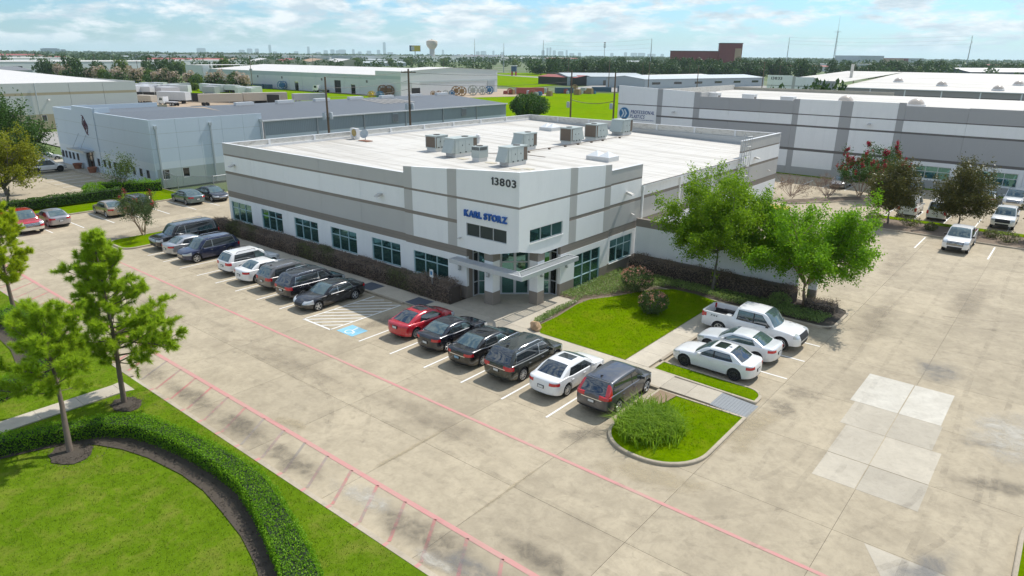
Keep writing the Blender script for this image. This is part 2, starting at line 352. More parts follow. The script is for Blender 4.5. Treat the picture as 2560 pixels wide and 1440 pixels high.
m_metalwall = ribbed('ribbed_metal_wall', (0.30, 0.345, 0.365), 'Y'); m_darkroof = ribbed('dark_metal_roof', (0.125, 0.135, 0.145), 'Y', 0.6, 0.5)
m_farwhite = plain((0.62, 0.64, 0.64), 0.7, 0.05, 0.4, streak=0.05, name='far_white_wall'); m_fargrey = plain((0.40, 0.44, 0.45), 0.7, 0.06, 0.4, name='far_grey_wall'); m_farroof = plain((0.60, 0.58, 0.55), 0.7, 0.08, 0.1, name='far_white_roof')
m_tan = plain((0.55, 0.555, 0.51), 0.75, 0.04, 0.6, streak=0.06, name='cream_wall'); m_tanb = plain((0.42, 0.35, 0.23), 0.75, 0.06, 0.6, name='tan_band')
m_rust = plain((0.40, 0.27, 0.17), 0.8, 0.35, 0.12, name='rusty_roof'); m_redroof = plain((0.30, 0.075, 0.06), 0.7, 0.2, 0.3, name='red_roof'); m_brick = plain((0.20, 0.055, 0.055), 0.85, 0.15, 0.3, name='red_brick'); m_brick2 = plain((0.40, 0.29, 0.20), 0.85, 0.1, 0.3, name='tan_brick')
m_wood = bark_mat('weathered_pole_wood', (0.16, 0.115, 0.075)); m_bark = bark_mat('bark', (0.17, 0.13, 0.10)); m_bark_red = bark_mat('smooth_tan_bark', (0.33, 0.22, 0.15)); m_bark_grey = bark_mat('grey_bark', (0.16, 0.14, 0.12))
m_pine = leaf_mat('pine_needles', (0.200, 0.330, 0.018), (0.540, 0.710, 0.050), 0.6); m_pine_y = leaf_mat('young_pine_needles', (0.26, 0.37, 0.010), (0.60, 0.70, 0.035), 0.55)
m_elm = leaf_mat('elm_leaves', (0.090, 0.240, 0.008), (0.280, 0.500, 0.018), 0.5); m_elm_y = leaf_mat('yellow_green_elm_leaves', (0.095, 0.220, 0.008), (0.320, 0.480, 0.022), 0.5)
m_oak = leaf_mat('oak_leaves', (0.024, 0.075, 0.018), (0.105, 0.200, 0.040), 0.3); m_oak_y = leaf_mat('yellow_tree_leaves', (0.125, 0.160, 0.008), (0.38, 0.38, 0.03), 0.45)
m_magn = leaf_mat('magnolia_leaves', (0.040, 0.065, 0.014), (0.190, 0.165, 0.045), 0.25, 0.4); m_hedge = leaf_mat('hedge_leaves', (0.080, 0.240, 0.008), (0.280, 0.500, 0.022), 0.5); m_hedge_dk = leaf_mat('dark_hedge_leaves', (0.026, 0.085, 0.012), (0.110, 0.215, 0.026), 0.3)
m_loro = leaf_mat('purple_brown_leaves', (0.165, 0.125, 0.105), (0.40, 0.31, 0.25), 0.3); m_loro_g = leaf_mat('olive_leaves', (0.080, 0.100, 0.035), (0.22, 0.225, 0.10), 0.3); m_jasm = leaf_mat('pale_groundcover_leaves', (0.130, 0.220, 0.050), (0.330, 0.440, 0.150), 0.35)
m_rose = leaf_mat('shrub_leaves', (0.035, 0.070, 0.018), (0.135, 0.190, 0.070), 0.3); m_flower_red = leaf_mat('red_flowers', (0.30, 0.010, 0.035), (0.50, 0.04, 0.08), 0.3); m_flower_pink = leaf_mat('pink_flowers', (0.50, 0.22, 0.16), (0.66, 0.36, 0.30), 0.3); m_flower_pale = leaf_mat('pale_flowers', (0.36, 0.27, 0.22), (0.55, 0.45, 0.38), 0.3)
m_blade = leaf_mat('grass_blades', (0.120, 0.260, 0.010), (0.330, 0.480, 0.040), 0.5); m_blade_lawn = leaf_mat('lawn_blades', (0.080, 0.150, 0.006), (0.195, 0.275, 0.025), 0.4); m_blade_rich = leaf_mat('rich_lawn_blades', (0.095, 0.185, 0.001), (0.165, 0.260, 0.003), 0.4)
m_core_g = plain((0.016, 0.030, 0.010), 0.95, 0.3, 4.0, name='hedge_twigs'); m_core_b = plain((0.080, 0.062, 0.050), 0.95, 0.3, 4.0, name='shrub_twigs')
m_far_tree = leaf_mat('distant_tree_leaves', (0.022, 0.058, 0.020), (0.085, 0.150, 0.045), 0.25); m_far_tree2 = leaf_mat('distant_light_leaves', (0.060, 0.110, 0.018), (0.170, 0.240, 0.045), 0.3)
m_rock = plain((0.40, 0.265, 0.15), 0.9, 0.3, 5.0, bump=0.8, name='sandstone'); m_terra = plain((0.30, 0.125, 0.075), 0.8, 0.1, name='terracotta')
# ------------------------------------------------------------------ the ground
def sheet(name, poly, z, m, parent=None, **kw):
    b = MB(); b.face([(x, y, z) for x, y in poly], m); return b.build(name, parent, **kw)
def rect(x0, x1, y0, y1): return [(x0, y0), (x1, y0), (x1, y1), (x0, y1)]
t = NT('open_land'); v = t.pos(); a = t.noise(v, 0.004, 5, 0.6, 0.5); b = t.noise(v, 0.03, 5, 0.65); c = t.noise(v, 0.6, 5, 0.7)
col = t.mix((0.075, 0.115, 0.03), (0.27, 0.25, 0.20), t.ramp(b, [(0.48, 0.0), (0.62, 1.0)])); col = t.mix(col, (0.11, 0.16, 0.03), t.ramp(a, [(0.4, 0.0), (0.6, 1.0)])); col = t.mix(col, (0.05, 0.08, 0.02), t.math('MULTIPLY', c, 0.4)); t.color(col); t.set(Roughness=0.95); m_land = t.mat
sheet('ground', rect(-42000, 30000, -20000, 45000), -0.35, m_land, kind='structure')
lot = sheet('parking_lot', rect(-79.0, 40, 12.35, 101.2), -0.02, m_joint, kind='structure')
XL = [-79.0, -76.1, -70.9, -65.7, -60.5, -55.4, -50.2, -45.1, -40.0, -34.9, -29.75, -24.6, -19.46, -14.43, -9.40, -4.08, 1.22, 6.5, 11.8, 17.1, 22.4]
YL = [12.35, 17.73, 23.14, 28.43, 33.73, 39.0, 44.3, 49.6, 54.9, 60.2, 65.5, 70.8, 76.1, 81.4, 86.7, 92.0, 97.3, 101.2]
def in_lot(x0, x1, y0, y1):
    if x1 <= -60.4: return y0 < 49
    if y1 <= 33.8 and x0 >= -61: return not (y0 > 28.5 and x1 < -14)
    if x1 <= -24 and y1 < 79: return False
    if y0 < 44 and x1 <= -14.4: return False
    if x0 > 12 and y0 > 40: return False
    if x1 <= -34 and y0 > 76: return False
    return True
GAP = 0.007
for i in range(len(XL)-1):
    for j in range(len(YL)-1):
        x0, x1, y0, y1 = XL[i], XL[i+1], YL[j], YL[j+1]
        if not in_lot(x0, x1, y0, y1): continue
        b = MB(); b.box(x0+GAP, x1-GAP, y0+GAP, y1-GAP, -0.10, 0.0, m_lot, 'b'); b.build('slab', lot)
def lsheet(name, poly, z, m): return sheet(name, poly, z, m, lot)
# newer patches let into the lot
for x0, x1, y0, y1, mm in ((-6.29, -4.18, 34.06, 37.93, m_lot_white), (-4.13, -2.38, 34.06, 37.93, m_lot_white), (-6.05, -4.16, 31.40, 34.02, m_lot_new), (-4.12, -2.30, 31.40, 34.02, m_lot_new),
                           (-5.76, -4.13, 28.46, 31.37, m_lot_new), (-4.09, -1.94, 28.46, 31.37, m_lot_new), (-5.74, -4.12, 26.27, 28.41, m_lot_new), (-4.08, -1.92, 26.27, 28.41, m_lot_new)):
    b = MB(); b.box(x0, x1, y0, y1, -0.05, 0.005, mm, 'b'); b.build('repair_slab', lot)
lsheet('repair_slab', [(-3.0, 23.09), (0.5, 23.09), (0.5, 20.3), (-1.5, 20.6)][::-1], 0.005, m_lot_new)
# painted lines
def line(p, q, w, m, name='stall_line', z=0.009):
    p, q = Vector((*p, 0)), Vector((*q, 0)); d = (q-p).normalized(); n = Vector((-d.y, d.x, 0))*w/2
    return sheet(name, [((p+n*s)+(0*d)).xy[:] if e == 0 else (q+n*s).xy[:] for e, s in ((0, -1), (1, -1), (1, 1), (0, 1))], z, m, lot)
SX = lambda k: -57.82+2.743*k
for k in (0, 1, 2, 3, 4, 5, 6, 7, 10, 11, 12, 13, 14, 15): line((SX(k), 22.9), (SX(k), 28.3), 0.11, m_line)
line((SX(8), 22.9), (SX(8), 28.6), 0.11, m_line, 'access_aisle_line'); line((SX(9), 22.9), (SX(9), 28.6), 0.11, m_line, 'access_aisle_line'); line((SX(8)-.05, 22.9), (SX(9)+.05, 22.9), 0.13, m_line, 'access_aisle_line')
for k in range(-3, 8):      # diagonal stripes of the access aisle
    a0 = Vector((SX(8)+0.06, 23.6+0.78*k)); d = Vector((2.62, 2.62)); t0, t1 = 0.0, 1.0
    if a0.y < 22.96: t0 = (22.96-a0.y)/d.y
    if a0.y+d.y > 28.55: t1 = (28.55-a0.y)/d.y
    if t1-t0 > 0.12: line((a0+d*t0)[:], (a0+d*t1)[:], 0.11, m_line, 'access_aisle_line', 0.013)
for y in (34.35, 37.19, 39.92): line((-14.9, y), (-9.47, y), 0.11, m_line)
for y in (17.8, 20.55, 23.2, 25.92, 28.6, 31.33, 34.17, 36.82): line((-78.4, y), (-71.95, y), 0.11, m_line)
for x in (-30.7, -27.85, -25.17, -22.43, -19.7, -17.0, -14.2, -11.5, -8.8, -6.1, -3.4, -0.7, 2.0, 4.7): line((x, 93.9), (x, 99.0), 0.11, m_line)
for x in (-15.0, -12.2, -9.5, -6.8, -4.1, -1.4): line((x, 81.3), (x, 86.2), 0.11, m_line)
for x in (-9.8, -4.30, 1.0): line((x, 68.45), (x, 73.5), 0.12, m_line)
line((-60.5, 20.62), (9, 20.50), 0.17, m_red, 'fire_lane_line'); line((-64, 14.46), (6, 14.43), 0.22, m_red, 'fire_lane_line')
for k in range(-16, 16):
    x = -36.11+1.60*k
    if x > -9: continue
    m = m_red3 if k in (0, 6, 7, 8, 9, -5, -6) else m_red2
    line((x, 14.36), (x+1.25, 12.50), 0.13, m, 'fire_lane_hatch')
line((-66.5, 22.6), (-61.5, 27.5), 0.13, m_red3, 'fire_lane_hatch')
# wheelchair symbol
lsheet('blue_square', rect(-32.75, -31.25, 23.08, 24.28), 0.009, m_blue_mark)
def ring(cx, cy, r0, r1, a0, a1, z, m, name, n=14):
    b = MB()
    for i in range(n):
        s, e = a0+(a1-a0)*i/n, a0+(a1-a0)*(i+1)/n
        b.face([(cx+r0*math.cos(s), cy+r0*math.sin(s), z), (cx+r1*math.cos(s), cy+r1*math.sin(s), z), (cx+r1*math.cos(e), cy+r1*math.sin(e), z), (cx+r0*math.cos(e), cy+r0*math.sin(e), z)], m)
    return b.build(name, lot)
ring(-32.02, 23.46, 0.22, 0.29, R(100), R(400), 0.014, m_line, 'wheelchair_symbol')
line((-32.07, 24.02), (-31.98, 23.62), 0.09, m_line, 'wheelchair_symbol', 0.014); line((-31.98, 23.66), (-31.68, 23.62), 0.08, m_line, 'wheelchair_symbol', 0.015); line((-31.69, 23.62), (-31.58, 23.33), 0.08, m_line, 'wheelchair_symbol', 0.016)
ring(-32.10, 24.12, 0.0, 0.07, 0, 2*math.pi, 0.014, m_line, 'wheelchair_symbol', 10)
# stains lying on the lot
def stain_mat(name, c, amt, sc=2.0):
    t = NT(name); gv = t.tc('Generated'); mp = t.mapping(gv, (2, 2, 0), (-1, -1, 0)); gr = t.n.new('ShaderNodeTexGradient'); gr.gradient_type = 'QUADRATIC_SPHERE'
    wv = t.n.new('ShaderNodeVectorMath'); wv.operation = 'ADD'
    nz = t.n.new('ShaderNodeTexNoise'); nz.inputs['Scale'].default_value = 1.1; nz.inputs['Detail'].default_value = 5; t.l.new(t.pos(), nz.inputs['Vector'])
    sub = t.n.new('ShaderNodeVectorMath'); sub.operation = 'SUBTRACT'; t.l.new(nz.outputs['Color'], sub.inputs[0]); sub.inputs[1].default_value = (0.5, 0.5, 0.5)
    t.l.new(mp, wv.inputs[0]); t.l.new(sub.outputs[0], wv.inputs[1]); t.l.new(wv.outputs[0], gr.inputs['Vector'])
    n = t.noise(t.pos(), sc, 6, 0.7, 0.6)
    f = t.math('MULTIPLY', t.ramp(gr.outputs['Fac'], [(0.02, 0.0), (0.45, 1.0)]), t.ramp(n, [(0.32, 0.15), (0.66, 1.0)]))
    t.color(c); t.set(Roughness=0.85); tr = t.n.new('ShaderNodeBsdfTransparent'); ms = t.n.new('ShaderNodeMixShader')
    t.l.new(t.math('MULTIPLY', f, amt), ms.inputs['Fac']); t.l.new(tr.outputs[0], ms.inputs[1]); t.l.new(t.b.outputs[0], ms.inputs[2]); t.l.new(ms.outputs[0], t.out.inputs['Surface']); return t.mat
m_st_dark = stain_mat('dark_damp_stain', (0.15, 0.13, 0.10), 0.55); m_st_grey = stain_mat('blue_grey_stain', (0.17, 0.175, 0.18), 0.6, 0.8); m_st_tan = stain_mat('dry_silt_stain', (0.43, 0.36, 0.235), 0.75, 1.2); m_st_oil = stain_mat('oil_drips', (0.17, 0.145, 0.110), 0.40, 2.6); m_st_soft = stain_mat('soft_traffic_film', (0.25, 0.21, 0.155), 0.35, 0.7); m_st_pale = stain_mat('washed_pale_stain', (0.52, 0.49, 0.42), 0.8, 1.3)
zz = [0.018]
def stain(x, y, sx, sy, rz, m):
    b = MB(); b.face([(-sx, -sy, 0), (sx, -sy, 0), (sx, sy, 0), (-sx, sy, 0)], m); o = put('stain', b.mesh('stain'), lot); zz[0] += 0.0006; o.location = (x, y, zz[0]); o.rotation_euler = (0, 0, rz); return o
stain(-3.5, 40.6, 1.7, 2.4, 0.1, m_st_grey); stain(-8.6, 31.0, 1.0, 1.6, 0.4, m_st_dark); stain(-8.9, 29.4, 0.9, 1.9, -0.2, m_st_tan); stain(-9.0, 27.5, 1.2, 2.6, 0.2, m_st_tan); stain(-8.3, 33.2, 1.6, 1.1, 0.3, m_st_oil)
stain(-14.6, 22.6, 0.9, 1.9, -0.5, m_st_dark); stain(-10.5, 21.9, 3.2, 1.1, 0.25, m_st_tan); stain(0.3, 30.2, 2.4, 0.9, 0.5, m_st_dark); stain(-0.6, 33.6, 1.6, 0.5, 0.7, m_st_oil); stain(-1.2, 22.6, 0.8, 3.6, -0.35, m_st_grey); stain(0.2, 35.0, 2.5, 3.5, 0, m_st_pale)
stain(-15.2, 13.5, 3.6, 1.1, 0.05, m_st_dark); stain(-12.6, 13.2, 2.4, 0.9, 0.1, m_st_grey); stain(-22.6, 13.2, 3.4, 0.9, 0, m_st_dark); stain(-26.8, 13.3, 3.0, 1.0, 0.05, m_st_dark); stain(-31.0, 13.2, 3.4, 0.9, 0, m_st_dark); stain(-35.0, 13.2, 2.0, 0.9, 0, m_st_oil); stain(-18.3, 13.6, 2.4, 0.8, 0.12, m_st_pale); stain(-13.8, 12.8, 1.4, 0.4, 0, m_st_pale)
stain(-11.2, 15.2, 2.6, 0.8, -0.1, m_st_dark); stain(-19.5, 17.0, 0.18, 3.2, 0, m_st_tan); stain(-14.42, 17.4, 0.12, 3.0, 0, m_st_tan); stain(-25.2, 14.9, 1.6, 0.5, 0.2, m_st_tan)
for k, s in ((-0.5, 1), (0.5, 1), (2.5, 1.2), (3.5, 1), (4.5, 1), (5.5, 1), (6.5, 1.1), (7.5, 1), (9.5, 1.0), (10.5, 1), (11.5, 1.1), (12.5, 1.2), (13.5, 1.1), (14.5, 1), (15.5, 1)): stain(SX(k), 25.4, 0.9*s, 2.6*s, 0.06*math.sin(k*7), m_st_oil)
for x, y in ((-76, 22), (-75.5, 27.2), (-75.5, 30.1), (-75.8, 33), (-75.6, 35.5), (-13, 33.2), (-13, 35.8), (-13, 38.6), (-12.5, 41.3)): stain(x, y, 2.4, 0.9, 0, m_st_oil)
for x, y, a, bb, rz in ((-45, 17.8, 6, 1.2, 0), (-30, 18.5, 7, 1.4, .02), (-20, 19.2, 6, 1.2, -.02), (-8, 47, 1.4, 9, .05), (-4, 55, 1.6, 9, -.03), (-10, 62, 1.5, 8, 0.1), (-66, 25, 1.6, 8, 0)): stain(x, y, a, bb, rz, m_st_soft)
# faint tyre arcs and hairline cracks
m_tyre = stain_mat('tyre_mark', (0.20, 0.17, 0.13), 0.0); t = NT('tyre_film'); n = t.noise(t.pos(), 1.1, 6, .7, .8); n2 = t.noise(t.pos(), 9, 4, .7); t.color((0.17, 0.145, 0.11)); t.set(Roughness=.9); tr = t.n.new('ShaderNodeBsdfTransparent'); ms = t.n.new('ShaderNodeMixShader'); t.l.new(t.math('MULTIPLY', t.math('MULTIPLY', t.ramp(n, [(.44, 0.0), (.70, 1.0)]), n2), .34), ms.inputs['Fac']); t.l.new(tr.outputs[0], ms.inputs[1]); t.l.new(t.b.outputs[0], ms.inputs[2]); t.l.new(ms.outputs[0], t.out.inputs['Surface']); m_tyre = t.mat
def path_strip(pts, w, m, name, z):
    b = MB(); P = [Vector((*p, 0)) for p in pts]
    L = []
    for i, p in enumerate(P):
        d = (P[min(i+1, len(P)-1)]-P[max(i-1, 0)]).normalized(); q = Vector((-d.y, d.x, 0))*w/2; L.append((p+q, p-q))
    for i in range(len(P)-1): b.face([(L[i][1].x, L[i][1].y, z), (L[i+1][1].x, L[i+1][1].y, z), (L[i+1][0].x, L[i+1][0].y, z), (L[i][0].x, L[i][0].y, z)], m)
    return b.build(name, lot)
for k, (cx, cy, r, a0, a1) in enumerate(((-14.2, 27.5, 7.6, -70, 10), (-14.2, 27.5, 9.3, -75, 5), (-13.5, 29, 11.5, -60, 15), (-13.5, 29, 13.2, -65, 10), (-3, 50, 22, 150, 215), (-3, 50, 23.7, 150, 215), (-30, 9.5, 9, 40, 120), (-30, 9.5, 10.7, 35, 125), (-46, 10, 10, 30, 110), (-8, 62, 12, -80, 10), (-8, 62, 13.7, -80, 10))): path_strip([(cx+r*math.cos(R(a0+(a1-a0)*i/18)), cy+r*math.sin(R(a0+(a1-a0)*i/18))) for i in range(19)], .24, m_tyre, 'tyre_mark', .0165+k*.0002)
for k, (x0, y0, x1, y1) in enumerate(((-60, 16.3, 8, 16.0), (-60, 17.9, 8, 17.7), (-60, 18.9, 4, 18.8), (-7.5, 24, -7.8, 72), (-5.8, 20, -6.0, 72), (-1.6, 20, -2.4, 72), (0.2, 20, -.6, 70), (-69, 14, -68.5, 45), (-67.2, 14, -66.8, 45))): path_strip([(x0+(x1-x0)*i/12+.15*math.sin(i*1.3+k), y0+(y1-y0)*i/12+.12*math.sin(i*1.7+k)) for i in range(13)], .24, m_tyre, 'tyre_mark', .0162+k*.00003)
# ------------------------------------------------------------------ walks, kerbs and planted islands
KZ = 0.13
def kerb_ring(poly, parent, w=0.15, z=KZ):
    """closed kerb round a planted island: chamfered bar built along the outline (ccw)"""
    a = poly; a2 = inset_poly(poly, 0.03); c2 = inset_poly(poly, w); n = len(poly); b = MB()
    for i in range(n):
        j = (i+1) % n
        b.face([(*a[i], -0.05), (*a[j], -0.05), (*a[j], z-0.03), (*a[i], z-0.03)], m_kerb); b.face([(*a[i], z-0.03), (*a[j], z-0.03), (*a2[j], z), (*a2[i], z)], m_kerb)
        b.face([(*a2[i], z), (*a2[j], z), (*c2[j], z), (*c2[i], z)], m_kerb); b.face([(*c2[i], z), (*c2[j], z), (*c2[j], 0.0), (*c2[i], 0.0)], m_kerb)
    return b.build('kerb', parent), c2
def planted(name, poly, m, z=0.11):
    """island with a kerb and slightly domed ground inside"""
    cx = sum(p[0] for p in poly)/len(poly); cy = sum(p[1] for p in poly)/len(poly)
    inn = inset_poly(poly, 0.14); b = MB(); n = len(inn); mid = [((p[0]*0.8+cx*0.2), (p[1]*0.8+cy*0.2)) for p in inn]
    for i in range(n):
        j = (i+1) % n
        b.face([(*inn[i], z-0.01), (*inn[j], z-0.01), (*mid[j], z+0.035), (*mid[i], z+0.035)], m); b.face([(*mid[i], z+0.035), (*mid[j], z+0.035), (cx, cy, z+0.05)], m)
    o = b.build(name, kind='structure'); kerb_ring(poly, o); return o
isl = planted('planted_island', poly_round([(-14.0, 28.75), (-14.0, 22.55), (-9.45, 22.55), (-9.45, 28.80)], [0, 2.0, 2.2, 0], 10), m_lawn_rich)
strip = planted('planted_strip', poly_round([(-15.45, 30.60), (-9.65, 30.45), (-9.65, 31.95), (-15.45, 31.95)], [0, 0.15, 0.9, 0], 8), m_lawn_rich)
b = MB(); b.face([(-13.82, 28.6, 0.165), (-13.82, 26.0, 0.150), (-13.35, 26.4, 0.168), (-13.0, 27.6, 0.176), (-12.9, 28.6, 0.165)], m_soil); b.build('bare_soil', kind='structure')
walk = sheet('sidewalk', rect(-62.0, -11.3, 28.90, 30.55), 0.085, m_joint, kind='structure')
def walk_slab(x0, x1, y0, y1, z=0.125, m=None):
    b = MB(); b.box(x0+.006, x1-.006, y0+.006, y1-.006, -0.05, z, m or m_walk, 'b'); b.build('slab', walk)
xs = np.linspace(-61.8, -14.0, 27)
for a, c in zip(xs[:-1], xs[1:]): walk_slab(a, c, 28.93, 30.62)
xs = np.linspace(-14.0, -11.32, 3)
for a, c in zip(xs[:-1], xs[1:]): walk_slab(a, c, 28.93, 30.44)
b = MB()
for a, c in ((-62.0, -33.2), (-31.7, -14.0)): b.box(a, c, 28.77, 28.925, -0.05, 0.13, m_kerb, 'b')
b.build('kerb', walk)
b = MB(); b.face([(-11.32, 28.88, 0.125), (-9.50, 28.88, 0.01), (-9.50, 30.40, 0.01), (-11.32, 30.40, 0.125)], m_ramp_lt)
for i in range(12): x = -11.25+0.145*i; z = 0.125-0.115*(x+11.32)/1.82; b.box(x, x+0.05, 28.95, 30.34, z-0.01, z+0.012, m_ramp_lt, 'b')
b.build('kerb_ramp', walk)
for x0, x1 in ((-33.18, -31.70), (-38.2, -36.72)):
    b = MB(); b.box(x0, x1, 29.0, 30.30, 0.1, 0.131, m_ramp, 'b')
    for i in range(9):
        for j in range(8): b.box(x0+.08+i*.155, x0+.12+i*.155, 29.08+j*.15, 29.12+j*.15, 0.13, 0.138, m_ramp, 'b')
    b.build('warning_pad', walk)
ys = np.linspace(30.64, 43.0, 8)
for a, c in zip(ys[:-1], ys[1:]): walk_slab(-17.03, -15.62, a, c)
b = MB(); b.box(-15.615, -15.45, 31.96, 43.0, -0.05, 0.13, m_kerb, 'b'); b.build('kerb', walk)
for x0, x1, y0, y1 in ((-30.5, -28.2, 30.64, 33.4), (-28.2, -26.0, 30.64, 33.4), (-26.0, -24.0, 30.64, 33.4), (-30.5, -28.2, 33.4, 36.85), (-28.2, -26.0, 33.4, 36.85), (-26.0, -24.42, 33.4, 36.85), (-24.0, -22.9, 30.64, 31.0)): walk_slab(x0, x1, y0, y1, 0.12)
# lawn and beds by the entrance
lawn_poly = [(-23.75, 31.3), (-22.9, 30.64), (-17.05, 30.64), (-17.05, 43.0), (-18.9, 43.45), (-20.6, 43.45), (-21.8, 42.3), (-22.5, 40.6), (-23.1, 39.2), (-24.0, 37.6), (-24.1, 36.2), (-23.75, 33.5)]
sheet('lawn', lawn_poly, 0.135, m_lawn_rich, kind='structure')
sheet('planting_bed', [(-25.98, 36.87), (-24.4, 36.87), (-24.5, 34.0), (-24.0, 31.2), (-17.04, 31.0), (-17.04, 43.0), (-15.6, 43.05), (-9.75, 43.0), (-9.75, 47.1), (-25.98, 46.75)], 0.10, m_mulch_lt, kind='structure')
bed = planted('planted_island', poly_round([(-25.98, 43.2), (-15.45, 43.0), (-9.62, 42.9), (-9.62, 47.35), (-25.98, 47.0)], [0, 0, 0.95, 0.9, 0], 8), m_mulch)
sheet('planting_bed', rect(-61.6, -30.5, 30.63, 32.5), 0.105, m_mulch, kind='structure')
# island by the tree left of the row
planted('planted_island', poly_round([(-64.9, 22.3), (-60.75, 22.3), (-60.75, 29.6), (-64.9, 29.6)], [1.2, 0.9, 0.4, 0.8], 6), m_lawn_rich)
# front lawn beyond the near kerb
front = sheet('front_lawn', rect(-95, 4, -16, 12.16), 0.09, m_lawn, kind='structure')
for a, c in ((-95, -35.45), (-33.75, 4)): b = MB(); b.box(a, c, 12.155, 12.36, -0.1, .105, m_kerb, 'b'); b.build('kerb', front)
for k in range(-16, 16):
    x = -36.11+1.60*k+1.36
    if x < -9 and not (-36.5 < x < -33.5):
        b = MB(); b.box(x-.08, x+.08, 12.15, 12.365, 0.0, .109, m_red, 'b'); b.build('kerb_mark', front)
fw_ = sheet('front_walk', [(-35.0, -8), (-33.9, -8), (-33.9, 11.2), (-35.0, 11.2)], 0.11, m_joint, kind='structure')
ys = list(np.linspace(-8, 11.2, 12))
for a, c in zip(ys[:-1], ys[1:]):
    b = MB(); b.box(-35.02, -33.88, a+.006, c-.006, 0.0, 0.145, m_walk, 'b'); b.build('slab', fw_)
b = MB(); b.prism([(-35.05, 11.21), (-33.88, 11.21), (-33.7, 12.36), (-35.5, 12.36)], 0.0, [0.145, 0.145, 0.02, 0.02], m_walk); b.build('slab', fw_)
# left lot edge
strip2 = planted('planted_strip', poly_round([(-86.5, 14.0), (-78.9, 14.0), (-78.9, 37.2), (-86.5, 37.2)], [0.3, 1.0, 1.0, 0.3], 6), m_lawn_rich)
sheet('neighbour_lot', rect(-135, -86.6, 12.0, 35.3), -0.05, m_asph, kind='structure')
nlot = bpy.data.objects['neighbour_lot']
nlx = np.linspace(-135, -86.6, 10); nly = np.linspace(12.0, 35.3, 5)
for i in range(9):
    for j in range(4):
        b = MB(); b.box(nlx[i]+.02, nlx[i+1]-.02, nly[j]+.02, nly[j+1]-.02, -0.1, -0.03, m_lot if j < 3 else m_lot, 'b'); b.build('slab', nlot)
for x in np.arange(-121, -88, 2.74):
    b = MB(); b.box(x-.05, x+.05, 29.6, 34.8, -0.04, -0.022, m_line, 'b'); b.build('stall_line', nlot)
b = MB(); b.box(-124, -90, 35.3, 38.0, -0.05, 0.10, m_walk, 'b'); b.build('sidewalk', kind='structure')
# bed between the lots on the right
rbed = planted('planting_bed', poly_round([(-16.2, 74.05), (30, 74.3), (30, 80.4), (-16.2, 80.6)], [1.0, 0, 0, 1.0], 6), m_mulch_lt)
b = MB(); b.box(-15.6, 29, 79.0, 80.3, 0.1, 0.19, m_lawn_rich, 'b'); b.build('grass_verge', kind='structure')
b = MB(); b.box(-60, 40, 100.8, 101.0, -0.1, 0.12, m_kerb, 'b'); b.box(-60, 40, 101.0, 102.3, -0.1, 0.10, m_lawn, 'b'); b.build('grass_verge', kind='structure')
planted('planted_island', poly_round([(1.12, 22.0), (9, 22.0), (9, 28.75), (1.12, 28.75)], [1.0, 0, 0, 1.6], 8), m_lawn_rich)
planted('planted_island', poly_round([(-27.0, 80.5), (-24.6, 80.5), (-17.4, 90.0), (-20.2, 90.3)], [0.5, 0.5, 0.5, 0.5], 6), m_mulch_lt)
# fields and yards behind
sheet('field', [(-205, 150), (-60, 108), (-60, 300), (-150, 300), (-205, 250)], -0.20, m_field, kind='structure')
sheet('field', [(-450, 140), (-205, 132), (-205, 240), (-228, 187), (-450, 187)], -0.21, m_field, kind='structure')
m_dirt = plain((0.40, 0.31, 0.22), 0.95, 0.2, 0.15, name='dirt_yard'); m_road = plain((0.30, 0.285, 0.26), 0.9, 0.12, 0.1, name='far_pavement')
sheet('yard', [(-330, 84), (-190, 84), (-150, 118), (-205, 141), (-330, 140)], -0.15, m_dirt, kind='structure')
sheet('yard', [(-260, 188), (-198, 188), (-180, 245), (-230, 275), (-260, 250)], -0.16, m_dirt, kind='structure')
sheet('yard', [(-170, 44), (-122, 44), (-122, 130), (-150, 130)], -0.17, m_road, kind='structure')
sheet('road', [(-60, 300), (-260, 420), (-420, 480), (-430, 470), (-265, 408), (-60, 285)], -0.17, m_road, kind='structure')
sheet('yard', [(-210, 292), (-90, 292), (-60, 430), (-250, 430)], -0.18, m_road, kind='structure')
sheet('lawn', [(-480, 400), (-330, 330), (-230, 290), (-260, 400), (-420, 560)], -0.19, m_field, kind='structure')
# ------------------------------------------------------------------ wall, window and lettering builders
def obox(b, o, ux, uy, uz, ra, rb, rc, m):
    """oriented box: o + a*ux + b*uy + c*uz"""
    n = len(b.v); k = b.mi(m); o = Vector(o)
    P = [o+ux*x+uy*y+uz*z for z in rc for x, y in ((ra[0], rb[0]), (ra[1], rb[0]), (ra[1], rb[1]), (ra[0], rb[1]))]
    b.v += [tuple(p) for p in P]
    fl = ux.cross(uy).dot(uz)*(ra[1]-ra[0])*(rb[1]-rb[0])*(rc[1]-rc[0]) < 0
    for q in ((0, 3, 2, 1), (4, 5, 6, 7), (0, 1, 5, 4), (1, 2, 6, 5), (2, 3, 7, 6), (3, 0, 4, 7)):
        b.f.append(tuple(n+i for i in (q[::-1] if fl else q))); b.m.append(k)
VX, VY, VZ = Vector((1, 0, 0)), Vector((0, 1, 0)), Vector((0, 0, 1))
FACES = {'s': (VX, -VY), 'e': (VY, VX), 'n': (-VX, VY), 'w': (-VY, -VX)}
def fpt(face, c, u, z):
    return Vector((u, c, z)) if face in 'sn' else Vector((c, u, z))
